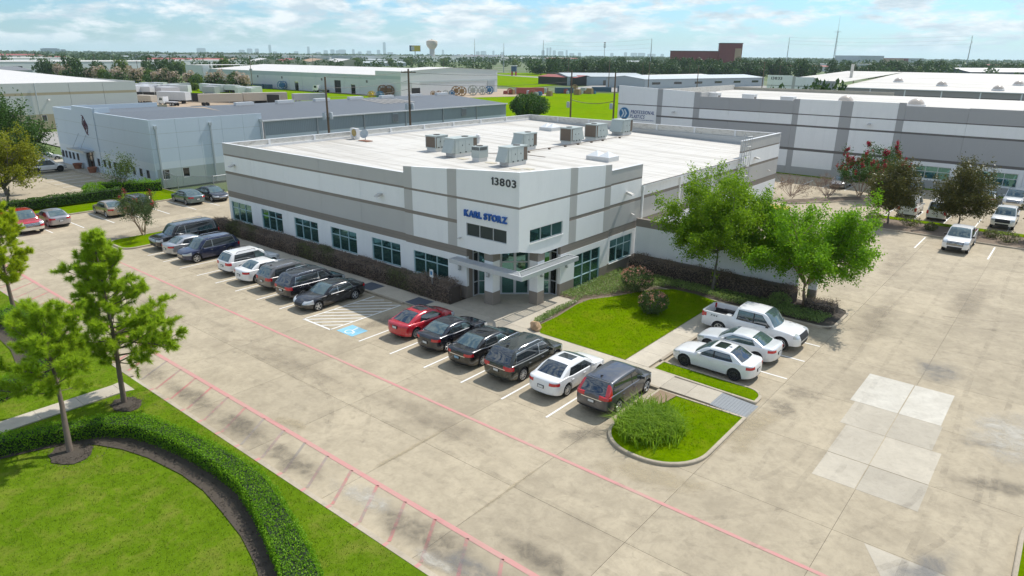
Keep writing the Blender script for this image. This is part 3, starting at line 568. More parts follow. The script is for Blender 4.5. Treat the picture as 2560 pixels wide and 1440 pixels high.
def wall(b, face, c, u0, u1, bands, openings=(), th=0.22, rec=0.012):
    """bands [(z0,z1,mat[,recessed])]; openings [(ua,ub,za,zb)]"""
    nrm = FACES[face][1]
    us = sorted({u0, u1, *[x for o in openings for x in o[:2] if u0 < x < u1]})
    for bd in bands:
        z0, z1, m = bd[:3]; inn = rec if len(bd) > 3 and bd[3] else 0.0
        zs = sorted({z0, z1, *[x for o in openings for x in o[2:] if z0 < x < z1]})
        for i in range(len(us)-1):
            for j in range(len(zs)-1):
                uc, zc = (us[i]+us[i+1])/2, (zs[j]+zs[j+1])/2
                if any(o[0] < uc < o[1] and o[2] < zc < o[3] for o in openings): continue
                ud = VX if face in 'sn' else VY
                obox(b, fpt(face, c, 0, 0), ud, -nrm, VZ, (us[i], us[i+1]), (inn, th), (zs[j], zs[j+1]), m)
def wall_poly(b, face, c, poly, m, th=0.22, inn=0.0):
    """polygon in (u,z), extruded inwards"""
    nrm = FACES[face][1]; A = [fpt(face, c, u, z)-nrm*inn for u, z in poly]; Bk = [fpt(face, c, u, z)-nrm*th for u, z in poly]; n = len(poly)
    b.face(A, m); b.face(Bk[::-1], m)
    for i in range(n): j = (i+1) % n; b.face([A[j], A[i], Bk[i], Bk[j]], m)
def window(parent, o, ud, nd, w, h, ucuts, zcuts, fm, gm, fr=0.055, depth=0.10, sill=None, name='window'):
    """o lower-left corner on the wall plane, ud along, nd outward; frame bars plus one pane per light"""
    o = Vector(o); b = MB(); us = [0.0, *ucuts, w]; zs = [0.0, *zcuts, h]
    def bar(ra, rc): obox(b, o, ud, nd, VZ, ra, (-depth-0.05, -depth+0.05), rc, fm)
    for i, u in enumerate(us):
        a = (u, u+fr) if i == 0 else ((u-fr, u) if i == len(us)-1 else (u-fr/2, u+fr/2)); bar(a, (0, h))
    for i, z in enumerate(zs):
        c = (z, z+fr) if i == 0 else ((z-fr, z) if i == len(zs)-1 else (z-fr/2, z+fr/2))
        obox(b, o, ud, nd, VZ, (fr*0.5, w-fr*0.5), (-depth-0.045, -depth+0.046), c, fm)
    if sill: obox(b, o, ud, nd, VZ, (-0.04, w+0.04), (-depth, 0.05), (-0.06, 0.0), sill)
    wo = b.build(name, parent)
    for i in range(len(us)-1):
        for j in range(len(zs)-1):
            g = MB(); P = [o+ud*u-nd*(depth+0.01)+VZ*z for u, z in ((us[i]+.01, zs[j]+.01), (us[i+1]-.01, zs[j]+.01), (us[i+1]-.01, zs[j+1]-.01), (us[i]+.01, zs[j+1]-.01))]
            if ud.cross(VZ).dot(nd) < 0: P = P[::-1]
            g.face(P, gm[(i+j) % len(gm)] if isinstance(gm, (list, tuple)) else gm); g.build('pane', wo)
    return wo
def letters(parent, text, o, ud, nd, height, width, m, bold=0.0, depth=0.04, shear=0.0, space=0.06, name='letter'):
    """separate extruded letters fitted to width x height, o = lower left"""
    dg = bpy.context.evaluated_depsgraph_get(); items = []; x = 0.0; H = None
    for ch in text:
        if ch == ' ': x += 0.34; continue
        cu = bpy.data.curves.new('txt', 'FONT'); cu.body = ch; cu.size = 1.0; cu.extrude = 0.5; cu.offset = bold; cu.shear = shear; cu.resolution_u = 4
        ob = bpy.data.objects.new('txt', cu); COL.objects.link(ob); dg.update()
        me = bpy.data.meshes.new_from_object(ob.evaluated_get(dg)); bpy.data.objects.remove(ob)
        co = np.empty(len(me.vertices)*3, np.float32); me.vertices.foreach_get('co', co); co = co.reshape(-1, 3)
        lo, hi = co.min(0), co.max(0); co[:, 0] += x-lo[0]; items.append((me, co)); x += hi[0]-lo[0]+space; H = max(H or 0, hi[1])
    tot = x-space; o = Vector(o)
    for me, co in items:
        P = np.array(o)[None]+np.outer(co[:, 0]*width/tot, ud)+np.outer(co[:, 1]*height/H, VZ)+np.outer((co[:, 2]+0.5)*depth+0.003, nd)-np.array(wloc(parent))[None]
        me.vertices.foreach_set('co', P.astype(np.float32).ravel()); me.materials.clear(); me.materials.append(m)
        me.polygons.foreach_set('material_index', [0]*len(me.polygons)); me.update(); put(name, me, parent)
# ------------------------------------------------------------------ the corner office warehouse
KS = thing('office_warehouse', 'white and taupe concrete office warehouse numbered 13803 with blue letters over its corner entrance', 'building', (-26.0, 32.3, 0))
Z1, Z2, Z3, Z4, Z5, Z6, Z7, ZT = 0.98, 3.10, 3.68, 5.27, 5.52, 6.95, 7.10, 8.05
def ks_bands(top): return [(-0.05, Z1, m_br), (Z1, Z2, m_wh), (Z2, (Z2+Z3)/2-.008, m_br, 1), ((Z2+Z3)/2-.008, (Z2+Z3)/2+.008, m_pdk, 1), ((Z2+Z3)/2+.008, Z3, m_br, 1), (Z3, Z4, m_gr), (Z4, Z5, m_br, 1), (Z5, Z6, m_wh), (Z6, Z7, m_br, 1), (Z7, top, m_gr)]
YF = 32.40
xs = [-61.4, -56.8, -51.75, -46.65, -41.57, -36.5]
wins = [(-61.0, -57.55), (-55.9, -52.6), (-50.8, -47.45), (-45.7, -42.4), (-40.55, -37.3)]
for i in range(5):
    b = MB(); wa, wb = wins[i]; wall(b, 's', YF, xs[i]+.008, xs[i+1]-.008, ks_bands(ZT), [(wa, wb, 0.96, 2.72)]); b.build('wall_panel', KS)
    window(KS, (wa, YF, 0.96), VX, -VY, wb-wa, 1.76, [(wb-wa)/3, (wb-wa)*2/3], [1.18], m_frame, m_glass, sill=m_wh)
# raised corner block, street side
YR, XR = 32.28, -26.0
def topz(d): return 9.25-0.066*d
def raised(b, face, c, u0, u1, stripes, d0, d1):
    """upper part of a raised panel: white field, taupe bands, grey pilaster strips"""
    cuts = sorted({u0, u1, *[x for s in stripes for x in s]})
    for a, e in zip(cuts[:-1], cuts[1:]):
        mm = m_gr if any(s[0]-1e-6 <= a and e <= s[1]+1e-6 for s in stripes) else m_wh
        wall(b, face, c, a, e, [(Z3, Z4, mm), (Z4, Z5, m_br, 1), (Z5, Z6, mm), (Z6, Z7, m_br, 1), (Z7, 8.40, mm)])
        f = lambda u: topz(d0+(d1-d0)*(u-u0)/(u1-u0)); wall_poly(b, face, c, [(a, 8.40), (e, 8.40), (e, f(e)), (a, f(a))], mm)
lowb = [(-0.05, Z1, m_br), (Z1, Z2, m_wh), (Z2, 3.38, m_br, 1), (3.38, 3.396, m_pdk, 1), (3.396, Z3, m_br, 1)]
b = MB(); raised(b, 's', YR, -36.5, -31.35, [(-36.5, -35.65), (-32.2, -31.35)], 10.5, 5.35); wall(b, 's', YR, -36.5, -30.5, lowb, [(-35.75, -32.25, 0.96, 2.62)]); b.build('wall_panel', KS)
window(KS, (-35.75, YR, 0.96), VX, -VY, 3.5, 1.66, [3.5/3, 7/3], [1.08], m_frame, m_glass, sill=m_wh)
b = MB(); wall(b, 's', YR, -31.335, XR, [(4.57, 5.46, m_wh), (5.46, Z6, m_wh), (Z6, Z7, m_br, 1), (Z7, 8.4, m_wh)], [(-30.5, -27.0, 4.57, 5.46)])
wall_poly(b, 's', YR, [(-31.335, 8.4), (XR, 8.4), (XR, topz(0)), (-31.335, topz(5.33))], m_wh); wall_poly(b, 's', YR, [(-31.335, Z3), (-28.4, 3.64), (-26.0, 4.24), (-26.0, 4.57), (-31.335, 4.57)], m_wh); b.build('wall_panel', KS)
window(KS, (-30.5, YR, 4.57), VX, -VY, 3.5, 0.89, [3.5/3, 7/3], [], m_alum, m_glass_dk, fr=0.04)
# raised corner block, side
b = MB(); wall(b, 'e', XR-.002, YR+.22, 37.735, [(4.57, 5.46, m_wh), (5.46, Z6, m_wh), (Z6, Z7, m_br, 1), (Z7, 8.4, m_wh)], [(33.4, 37.0, 4.57, 5.46)])
wall_poly(b, 'e', XR-.002, [(YR+.22, 8.4), (37.735, 8.4), (37.735, topz(5.4)), (YR+.22, topz(0.2))], m_wh); wall_poly(b, 'e', XR-.002, [(YR+.22, 4.2), (34.7, 3.64), (37.735, Z3), (37.735, 4.57), (YR+.22, 4.57)], m_wh); b.build('wall_panel', KS)
window(KS, (XR, 33.4, 4.57), VY, VX, 3.6, 0.89, [1.2, 2.4], [], m_alum, m_glass, fr=0.04, sill=m_wh)
b = MB(); raised(b, 'e', XR-.002, 37.75, 42.95, [(37.75, 38.6), (42.1, 42.95)], 5.45, 10.6); wall(b, 'e', XR-.002, 36.85, 42.95, lowb, [(38.55, 41.9, 0.10, 2.68)]); b.build('wall_panel', KS)
window(KS, (XR, 38.55, 0.10), VY, VX, 3.35, 2.58, [1.12, 2.23], [0.86, 1.72], m_frame, m_glass)
b = MB(); wall(b, 'e', XR-.12, 42.965, 47.7, ks_bands(ZT), [(43.4, 46.65, 0.96, 2.78)]); b.build('wall_panel', KS)
window(KS, (XR-.12, 43.4, 0.96), VY, VX, 3.25, 1.82, [1.08, 2.16], [1.2], m_frame, m_glass, sill=m_wh)
ys = [47.72, 52.7, 57.65, 62.6, 67.55]
for a, c in zip(ys[:-1], ys[1:]):
    b = MB(); wall(b, 'e', XR-.2, a+.008, c-.008, [(-.05, Z1, m_br), (Z1, Z2, m_wh), (Z2, Z3, m_br, 1), (Z3, Z4, m_gr), (Z4, Z5, m_br, 1), (Z5, 6.40, m_wh)]); b.build('wall_panel', KS)
for a, c in ((67.56, 72.95), (72.965, 78.35)):
    b = MB(); wall(b, 'e', XR-.12, a, c, [(-.05, Z1, m_br), (Z1, Z2, m_wh), (Z2, Z3, m_br, 1), (Z3, Z4, m_gr), (Z4, Z5, m_br, 1), (Z5, Z6, m_wh), (Z6, Z7, m_br, 1), (Z7, 8.1, m_gr)]); b.build('wall_panel', KS)
# west and north walls with stained inner parapet faces
yj = [32.62, 37.2, 42.4, 47.5, 52.6, 57.8, 62.8, 67.85, 73.0, 78.35]
for a, c in zip(yj[:-1], yj[1:]):
    b = MB(); b.box(-61.4, -61.2, a+.006, c-.006, 0, 8.0, m_parapet); b.box(-61.43, -61.17, a, c, 8.0, 8.05, m_cap); b.box(-61.2, -61.1, c-.22, c+.02, 7.2, 8.0, m_cap); b.build('wall_panel', KS)
xj = list(np.linspace(-61.2, -26.13, 8))
for a, c in zip(xj[:-1], xj[1:]):
    b = MB(); b.box(a+.006, c-.006, 78.15, 78.35, 0, 8.0, m_parapet); b.box(a, c, 78.12, 78.38, 8.0, 8.05, m_cap); b.box(c-.2, c+.02, 78.05, 78.15, 6.6, 8.0, m_cap); b.build('wall_panel', KS)
for q in ((-61.43, -36.5, YF-.02, YF+.25, ZT, ZT+.03), (-26.4, -26.09, 42.97, 47.7, ZT, ZT+.03), (-26.4, -26.09, 67.56, 78.38, 8.1, 8.13)): b = MB(); b.box(*q, m_cap); b.build('coping', KS)
def roofz(x): return 6.45+(-26-x)*0.9/35.4
b = MB(); b.face([(-61.2, 32.6, roofz(-61.2)), (-26.4, 32.6, roofz(-26.4)), (-26.4, 78.15, roofz(-26.4)), (-61.2, 78.15, roofz(-61.2))], m_roof)
b.face([(-26.4, 47.7, roofz(-26.4)), (-26.05, 47.7, 6.43), (-26.05, 67.55, 6.43), (-26.4, 67.55, roofz(-26.4))], m_roof); rf = b.build('roof', KS)
b = MB()
for k in range(12):
    x = -60.5+k*3.0; b.box(x, x+.10, 32.7, 78.1, roofz(x)-.01, roofz(x)+.006, m_roof, 'b')
b.build('roof_seam', rf)
b = MB(); b.box(-61.2, -61.0, 32.7, 78.1, 7.2, roofz(-61.1)+.22, m_cap); b.box(-61.0, -26.4, 77.95, 78.15, 6.4, 7.35, m_steel); b.build('flashing', KS)
b = MB(); b.box(-26.19, -26.0, 47.75, 67.5, 6.27, 6.42, m_wh); b.box(-26.05, -25.98, 47.75, 67.5, 6.42, 6.46, m_pdk); b.build('gutter', KS)
for y in (47.95, 54.4, 61.0, 67.2): b = MB(); b.box(-26.18, -26.04, y-.07, y+.07, 0.1, 6.3, m_wh); b.box(-26.19, -25.98, y-.14, y+.14, 5.95, 6.3, m_wh); b.build('downspout', KS)
# entrance: piers, glazed recess and slatted canopy
for x0, x1, y0, y1 in ((-28.98, -28.22, 32.36, 33.10), (-26.74, -26.02, 34.34, 35.08)):
    b = MB(); b.box(x0, x1, y0, y1, 0.1, 1.02, m_br); b.box(x0+.015, x1-.015, y0+.015, y1-.015, 1.02, 3.15, m_wh); b.box(x0+.005, x1-.005, y0+.005, y1-.005, 3.15, 3.66, m_br); b.build('pier', KS)
b = MB(); b.face([(-31.3, 32.45, 4.23), (-31.3, 37.7, 4.23), (-26.2, 37.7, 4.23), (-26.2, 32.45, 4.23)], m_wh); b.box(-31.3, -30.5, 32.5, 33.2, 3.66, 4.22, m_br); b.box(-26.9, -26.2, 36.85, 37.6, 3.66, 4.22, m_br); b.build('soffit', KS)
b = MB(); b.box(-30.7, -30.52, 32.5, 32.9, 0.1, 4.2, m_br); b.build('jamb', KS); b = MB(); b.box(-26.5, -26.22, 36.87, 37.0, 0.1, 4.2, m_br); b.build('jamb', KS)
dg_ = Vector((1, 1, 0)).normalized(); dn_ = Vector((1, -1, 0)).normalized()
window(KS, (-30.5, 32.9, 0.12), VY, VX, 0.55, 4.05, [], [1.0, 2.1, 3.1], m_alum, m_dkglass, depth=0.0)
L_ = (Vector((-26.85, 36.8, 0))-Vector((-30.5, 33.15+.3, 0))).length
A_ = Vector((-30.5, 33.45, 0.12)); dg_ = (Vector((-26.85, 36.8, 0.12))-A_).normalized(); dn_ = Vector((dg_.y, -dg_.x, 0))
window(KS, A_, dg_, dn_, 1.55, 4.05, [0.8], [1.0, 2.1, 3.2], m_alum, m_glass, depth=0.0)
window(KS, A_+dg_*1.55, dg_, dn_, 0.98, 4.05, [], [2.35, 3.2], m_alum, m_glass, depth=0.0, fr=0.09, name='entrance_door')
window(KS, A_+dg_*2.53, dg_, dn_, 0.98, 4.05, [], [2.35, 3.2], m_alum, m_glass, depth=0.0, fr=0.09, name='entrance_door')
window(KS, A_+dg_*3.51, dg_, dn_, L_-3.51, 4.05, [0.7], [1.0, 2.1, 3.2], m_alum, m_glass, depth=0.0)
window(KS, (-26.85, 36.86, 0.12), VX, -VY, 0.6, 4.05, [], [1.0, 2.1, 3.1], m_alum, m_dkglass, depth=0.0)
b = MB(); b.box(-27.62, -27.0, 36.05, 36.07, 1.1, 1.75, m_plate); b.build('door_notice', KS)
cb = MB(); ZC0, ZC1 = 2.72, 2.98
cb.box(-31.32, -25.03, 31.42, 31.50, ZC0, ZC1+.03, m_alum); cb.box(-25.11, -25.03, 31.50, 37.62, ZC0, ZC1+.03, m_alum); cb.box(-31.32, -25.95, 32.16, 32.24, ZC0, ZC1+.02, m_alum); cb.box(-25.94, -25.86, 32.16, 37.62, ZC0, ZC1+.02, m_alum)
cb.box(-31.32, -31.24, 31.50, 32.16, ZC0, ZC1+.02, m_alum); cb.box(-25.86, -25.11, 37.54, 37.62, ZC0, ZC1+.02, m_alum)
obox(cb, (-25.9, 32.2, 0), Vector((1, -1, 0)).normalized(), Vector((1, 1, 0)).normalized(), VZ, (0, 1.08), (-.03, .03), (ZC0+.1, ZC1+.012), m_alum); can = cb.build('canopy', KS)
for k in range(4):
    o_ = 0.13+0.145*k
    b = MB(); b.box(-31.24, -25.1-o_, 31.50+o_-.026, 31.50+o_+.026, ZC1-.09, ZC1-.01, m_alum); b.build('slat', can)
    b = MB(); b.box(-25.11-o_-.026, -25.11-o_+.026, 31.55+o_, 37.54, ZC1-.09, ZC1-.01, m_alum); b.build('slat', can)
for k in range(4):
    b = MB(); x = -30.2+1.25*k; b.box(x-.04, x+.04, 31.5, 32.16, ZC0+.03, ZC0+.125, m_alum); b.build('crossbar', can)
    b = MB(); y = 32.9+1.2*k; b.box(-25.86, -25.11, y-.04, y+.04, ZC0+.03, ZC0+.125, m_alum); b.build('crossbar', can)
def wall_lamp(p, nd, parent, big=True):
    ud = Vector((-nd.y, nd.x, 0)); b = MB(); s = 1.0 if big else 0.45
    obox(b, p, ud, nd, VZ, (-.12*s, .12*s), (0, .18*s), (-.05*s, .10*s), m_lamp)
    o = Vector(p)+nd*.18*s; n = len(b.v)
    for q in ((-.20, 0, -.07), (.20, 0, -.07), (.20, .42, -.12), (-.20, .42, -.12), (-.18, 0, .10), (.18, 0, .10), (.18, .36, -.02), (-.18, .36, -.02)): b.v.append(tuple(o+ud*q[0]*s+nd*q[1]*s+VZ*q[2]*s))
    for q in ((0, 1, 2, 3), (4, 5, 6, 7), (0, 1, 5, 4), (1, 2, 6, 5), (2, 3, 7, 6), (3, 0, 4, 7)): b.f.append(tuple(n+i for i in q)); b.m.append(b.mi(m_lamp))
    b.build('wall_lamp', parent)
for x in (-59.6, -39.1): wall_lamp((x, YF, 6.19), -VY, KS)
for y in (45.4, 71.2): wall_lamp((-26.1, y, 6.12), VX, KS)
for y, z in ((46.3, 4.35), (75.5, 4.35)): wall_lamp((-26.1, y, z), VX, KS, False)
wall_lamp((-31.0, YR, 4.35), -VY, KS, False)
for p, nd in (((-31.1, YR, 2.25), -VY), ((-28.6, 32.36, 2.25), -VY), ((-26.02, 34.7, 2.25), VX), ((-26.0, 37.5, 2.25), VX)):
    b = MB(); ud = Vector((-nd.y, nd.x, 0)); obox(b, p, ud, nd, VZ, (-.09, .09), (0, .14), (-.19, .19), m_steel); obox(b, p, ud, nd, VZ, (-.06, .06), (.14, .16), (-.10, .10), m_plate); b.build('sconce', KS)
sign = thing('building_sign', 'raised blue letters above the upper window of the corner entrance', 'sign', (-30.6, YR, 5.9)); letters(sign, 'KARL STORZ', (-30.6, YR, 5.93), VX, -VY, 0.42, 3.68, m_signblue, bold=0.035, depth=0.12, space=0.05)
num = thing('house_number', 'black numerals 13803 near the top corner of the white entrance block', 'number', (-28.2, YR, 8.2)); letters(num, '13803', (-28.2, YR, 8.27), VX, -VY, 0.47, 1.95, m_num, bold=0.022, depth=0.03, space=0.10, name='numeral')
b = MB(); obox(b, (-28.13, YR-.018, 8.735), Vector((-.83, 0, -.56)), VY, Vector((-.56, 0, .83)), (0, .17), (-.015, .015), (-.075, 0), m_num); b.build('numeral_flag', num)
# caged ladder on the side wall
b = MB(); lx = -25.75
for y in (66.7, 67.25): b.tube([(lx, y, 1.8), (lx, y, 8.9)], 0.035, m_steel, 6)
for k in range(23): b.tube([(lx, 66.7, 1.95+.3*k), (lx, 67.25, 1.95+.3*k)], 0.018, m_steel, 5)
for z in np.arange(3.0, 8.8, 0.95): b.tube([(lx, 66.62, z), (lx+.45, 66.62, z), (lx+.75, 66.97, z), (lx+.45, 67.33, z), (lx, 67.33, z)], 0.025, m_steel, 5)
for q in ((lx+.45, 66.62), (lx+.75, 66.97), (lx+.45, 67.33)): b.tube([(*q, 3.0), (*q, 8.7)], 0.022, m_steel, 5)
for z in (2.4, 5.2, 6.3): b.box(-26.1, lx, 66.65, 66.75, z, z+.06, m_steel); b.box(-26.1, lx, 67.2, 67.3, z, z+.06, m_steel)
b.build('roof_ladder', KS)
# screen wall of the truck court
sw = thing('screen_wall', 'grey and taupe concrete screen wall behind the two light green trees', 'wall', (-25.98, 46.95, 0))
for i, (a, c) in enumerate(((-25.97, -21.1), (-21.085, -16.6), (-16.585, -13.2), (-12.5, -11.95))):
    b = MB(); b.box(a, c, 46.95, 47.2, -.05, 1.08, m_br); b.box(a, c, 46.952, 47.198, 1.08, 3.3, m_wh if i != 3 else m_wh); b.box(a, c, 46.95, 47.2, 3.3, 3.92, m_br); b.build('wall_panel', sw)
# ------------------------------------------------------------------ things on the roof
def rtu(label, x0, x1, y0, y1, h, hood, coil, fans, grp='packaged units on the white roof'):
    """packaged rooftop unit on a kerb: casing, dusty coil end, intake hood, fan rings, doors"""
    z = roofz((x0+x1)/2); t = thing('rooftop_unit', label, 'air conditioner', ((x0+x1)/2, (y0+y1)/2, z), group=grp); zc = z+.32
    b = MB(); b.box(x0+.08, x1-.08, y0+.08, y1-.08, z-.08, zc, m_curb); b.build('roof_curb', t)
    b = MB(); b.box(x0, x1, y0, y1, zc, zc+h, m_hvac); b.box(x0-.03, x1+.03, y0-.03, y1+.03, zc+h, zc+h+.05, m_hvac); b.build('casing', t)
    b = MB(); d = 0.55
    if coil == 'n': b.box(x0-.006, x1+.006, y1-d, y1-.06, zc+.08, zc+h-.08, m_coil); b.box(x0+.08, x1-.08, y1, y1+.006, zc+.08, zc+h-.08, m_coil)
    if coil == 's': b.box(x0+.08, x1-.08, y0-.006, y0, zc+.08, zc+h-.08, m_coil); b.box(x0-.006, x1+.006, y0+.06, y0+d, zc+.08, zc+h-.08, m_coil)
    b.build('coil', t)
    if hood:
        b = MB(); s, dd = (-1, y0) if hood == 's' else (1, y1); P = [(x0+.06, dd, zc+h-.06), (x1-.06, dd, zc+h-.06), (x1-.06, dd+s*.5, zc+.10), (x0+.06, dd+s*.5, zc+.10), (x0+.06, dd, zc+.10), (x1-.06, dd, zc+.10)]
        b.face([P[0], P[1], P[2], P[3]], m_hvac); b.face([P[0], P[3], P[4]], m_hvac); b.face([P[1], P[5], P[2]], m_hvac); b.face([P[3], P[2], P[5], P[4]], m_black); b.build('intake_hood', t)
    for (fx, fy) in fans:
        b = MB(); c = (x0+(x1-x0)*fx, y0+(y1-y0)*fy, zc+h+.05); b.lathe([(.30, 0), (.34, .05), (.30, .05), (.29, 0.012), (0.0, 0.012)], c, m_pdk, 18); b.build('fan', t)
    for k in range(2):
        yy = y0+(y1-y0)*(0.25+.3*k); b = MB(); b.box(x1, x1+.012, yy-.28, yy+.28, zc+.1, zc+h-.12, m_hvac); d_ = b.build('access_door', t); b = MB(); b.box(x1+.012, x1+.04, yy+.18, yy+.22, zc+h*.5, zc+h*.5+.12, m_black); b.build('handle', d_)
    b = MB()
    for k in range(3): b.box(x1, x1+.05, y0+(y1-y0)*(.2+.25*k), y0+(y1-y0)*(.2+.25*k)+.12, zc+.04, zc+.14, m_black)
    b.build('vent_port', t); return t
rtu('grey-green rooftop unit with two coil faces, farthest left on the white roof', -49.6, -48.2, 46.9, 48.6, 1.15, None, 's', [(.5, .5)])
rtu('wide hooded rooftop unit beside the small louvred box', -46.0, -44.6, 45.9, 48.9, 1.35, 's', 'n', [(.5, .68)])
rtu('hooded rooftop unit nearest the entrance parapet, right of the small louvred box', -39.3, -38.1, 45.8, 48.4, 1.30, 's', 'n', [(.5, .68)])
rtu('rooftop unit standing alone in the middle of the white roof', -44.6, -43.2, 54.3, 56.4, 1.30, 's', 'n', [(.5, .7)])
rtu('right-hooded rooftop unit, nearer one of the pair by the gas pipe', -44.0, -42.5, 61.5, 63.6, 1.40, 'n', 's', [(.5, .3)])
rtu('right-hooded rooftop unit, farther one of the pair by the gas pipe', -44.1, -42.5, 66.4, 68.6, 1.45, 'n', 's', [(.5, .3)])
rtu('rooftop unit nearest the far right parapet of the white roof', -44.9, -43.2, 73.4, 75.6, 1.45, 's', 'n', [(.5, .68)])
t = thing('rooftop_unit', 'small square louvred rooftop box between the two hooded units', 'air conditioner', (-41.9, 46.3, roofz(-41.9)), group='packaged units on the white roof'); z = roofz(-41.9)
b = MB(); b.box(-42.4, -41.55, 45.8, 46.9, z-.05, z+.35, m_curb); b.build('roof_curb', t); b = MB(); b.box(-42.45, -41.5, 45.75, 46.95, z+.35, z+1.35, m_hvac); b.build('casing', t)
b = MB()
for k in range(9): b.box(-42.38+.1*k, -42.33+.1*k, 45.735, 45.75, z+1.02, z+1.3, m_black); b.box(-41.5, -41.485, 45.85+.11*k, 45.90+.11*k, z+1.02, z+1.3, m_black)
b.build('louvre', t); b = MB(); b.lathe([(.28, 0), (.31, .05), (.27, .05), (.26, .01), (0, .01)], (-41.98, 46.35, z+1.35), m_pdk, 16); b.build('fan', t)
t = thing('condenser_unit', 'small upright white condenser with round yellowed fan beside the dish', 'air conditioner', (-60.2, 46.7, roofz(-60))); z = roofz(-60)
b = MB(); b.box(-60.75, -59.75, 46.55, 46.95, z+.25, z+1.15, m_cap); b.build('casing', t); b = MB(); b.lathe([(.36, 0), (.38, -.03), (.33, -.03), (.32, -.012), (0, -.012)], (-60.15, 46.55, z+.7), plain((0.42, 0.31, 0.12), 0.7, 0.2), 18, 'y'); b.build('fan_grille', t)
for x in (-60.6, -59.95): b = MB(); b.box(x, x+.12, 46.5, 47.0, z-.03, z+.25, m_cap); b.build('leg', t)
t = thing('satellite_dish', 'grey satellite dish on a rusty base on the roof', 'dish', (-58.4, 46.6, roofz(-58.4))); z = roofz(-58.4)
b = MB(); b.box(-59.1, -57.7, 46.2, 47.0, z-.02, z+.07, plain((0.25, 0.11, 0.06), 0.8, 0.3)); b.build('base', t); b = MB(); b.tube([(-58.4, 46.6, z), (-58.4, 46.6, z+.6)], .05, m_steel); b.tube([(-58.4, 46.6, z+.6), (-58.2, 46.1, z+.55), (-58.1, 45.85, z+.85)], .02, m_steel); b.build('mast', t)
b = MB(); b.lathe([(0.0, 0.0), (.2, .02), (.4, .08), (.48, .13), (.47, .15), (.2, .045), (0, .025)], (0, 0, 0), m_fargrey, 20); o = put('reflector', b.mesh('reflector', smooth=40), t); o.location = (0.0, -0.05, 0.72); o.rotation_euler = (R(65), 0, R(25))
def skylight(label, x0, x1, y0, y1):
    z = roofz((x0+x1)/2); t = thing('skylight', label, 'skylight', ((x0+x1)/2, (y0+y1)/2, z), group='double pyramid skylights'); b = MB(); b.box(x0, x1, y0, y1, z-.05, z+.4, m_curb); b.build('frame', t)
    mm = plain((0.66, 0.68, 0.68), 0.25, 0.04, name='skylight_acrylic')
    for k in range(2):
        a, c = x0+.05+(x1-x0-.1)*k/2, x0+.05+(x1-x0-.1)*(k+1)/2; ap = ((a+c)/2, (y0+y1)/2, z+.85); b = MB(); q = [(a, y0+.05, z+.4), (c, y0+.05, z+.4), (c, y1-.05, z+.4), (a, y1-.05, z+.4)]
        for i in range(4): b.face([q[i], q[(i+1) % 4], ap], mm)
        b.build('pane', t)
skylight('white pyramid skylight near the entrance block on the roof', -36.1, -33.6, 54.8, 56.6); skylight('white pyramid skylight near the back corner of the roof', -53.0, -51.1, 69.6, 71.6)
t = thing('roof_vent', 'white louvred gravity vent behind the wide hooded unit', 'vent', (-50.0, 54.9, roofz(-50))); z = roofz(-50)
b = MB(); b.lathe([(.2, -.1), (.2, .35), (.36, .38), (.36, .46), (.2, .5), (.2, .56), (.36, .6), (.36, .68), (.18, .72), (.18, .8), (.3, .84), (.0, .98)], (-50, 54.9, z), m_cap, 14); b.build('body', t, smooth=35)
gp = thing('gas_pipe', 'thin brown gas pipe on blocks running across the white roof', 'pipe', (-42.2, 54, roofz(-42))); z = roofz(-42)+.16
b = MB(); b.tube([(-44.6, 49, z+.05), (-42.3, 51.5, z), (-42.2, 68.5, z), (-42.4, 73.5, z)], .035, m_coil, 6); b.tube([(-42.3, 51.5, z), (-38.8, 52.0, z-.08)], .03, m_coil, 6); b.build('pipe_run', gp)
for y in (53.8, 57.2, 60, 62.4, 65, 67.3, 71): b = MB(); b.box(-42.32, -42.08, y-.09, y+.09, z-.2, z-.03, m_coil); b.build('block', gp)
for k, (x, y) in enumerate(((-40.6, 46.3), (-37.2, 45.6), (-36.4, 46.4), (-43.8, 46.0))):
    b = MB(); b.box(x-.45, x+.45, y-.35, y+.35, roofz(x)-.02, roofz(x)+.035, plain((0.52, 0.47, 0.36), 0.8, 0.1)); b.build('walk_pad', rf)
# ------------------------------------------------------------------ vehicles
def interp(pts, x):
    """smooth interpolation through (x,z) control points"""
    xs = [p[0] for p in pts]
    if x <= xs[0]: return pts[0][1]
    if x >= xs[-1]: return pts[-1][1]
    i = max(k for k in range(len(xs)) if xs[k] <= x); i = min(i, len(xs)-2)
    def sl(k):
        if k <= 0 or k >= len(pts)-1: return 0.0 if len(pts) < 3 else ((pts[1][1]-pts[0][1])/(xs[1]-xs[0]) if k <= 0 else (pts[-1][1]-pts[-2][1])/(xs[-1]-xs[-2]))
        a = (pts[k][1]-pts[k-1][1])/(xs[k]-xs[k-1]); b = (pts[k+1][1]-pts[k][1])/(xs[k+1]-xs[k]); return 0.0 if a*b <= 0 else 2*a*b/(a+b)
    h = xs[i+1]-xs[i]; t = (x-xs[i])/h; p0, p1, m0, m1 = pts[i][1], pts[i+1][1], sl(i)*h, sl(i+1)*h
    return (2*t**3-3*t*t+1)*p0+(t**3-2*t*t+t)*m0+(-2*t**3+3*t*t)*p1+(t**3-t*t)*m1
def clip_patch(src, planes, off):
    """copy of a surface kept inside a convex set of planes (point, outward normal), pushed out by off"""
    bm = src.copy()
    for co, no in planes:
        geo = bm.verts[:]+bm.edges[:]+bm.faces[:]
        if not geo: break
        bmesh.ops.bisect_plane(bm, geom=geo, plane_co=co, plane_no=no, clear_outer=True)
    bm.normal_update()
    if off:
        mv = [(v, v.normal.copy()) for v in bm.verts]
        for v, n in mv: v.co += n*off
    return bm
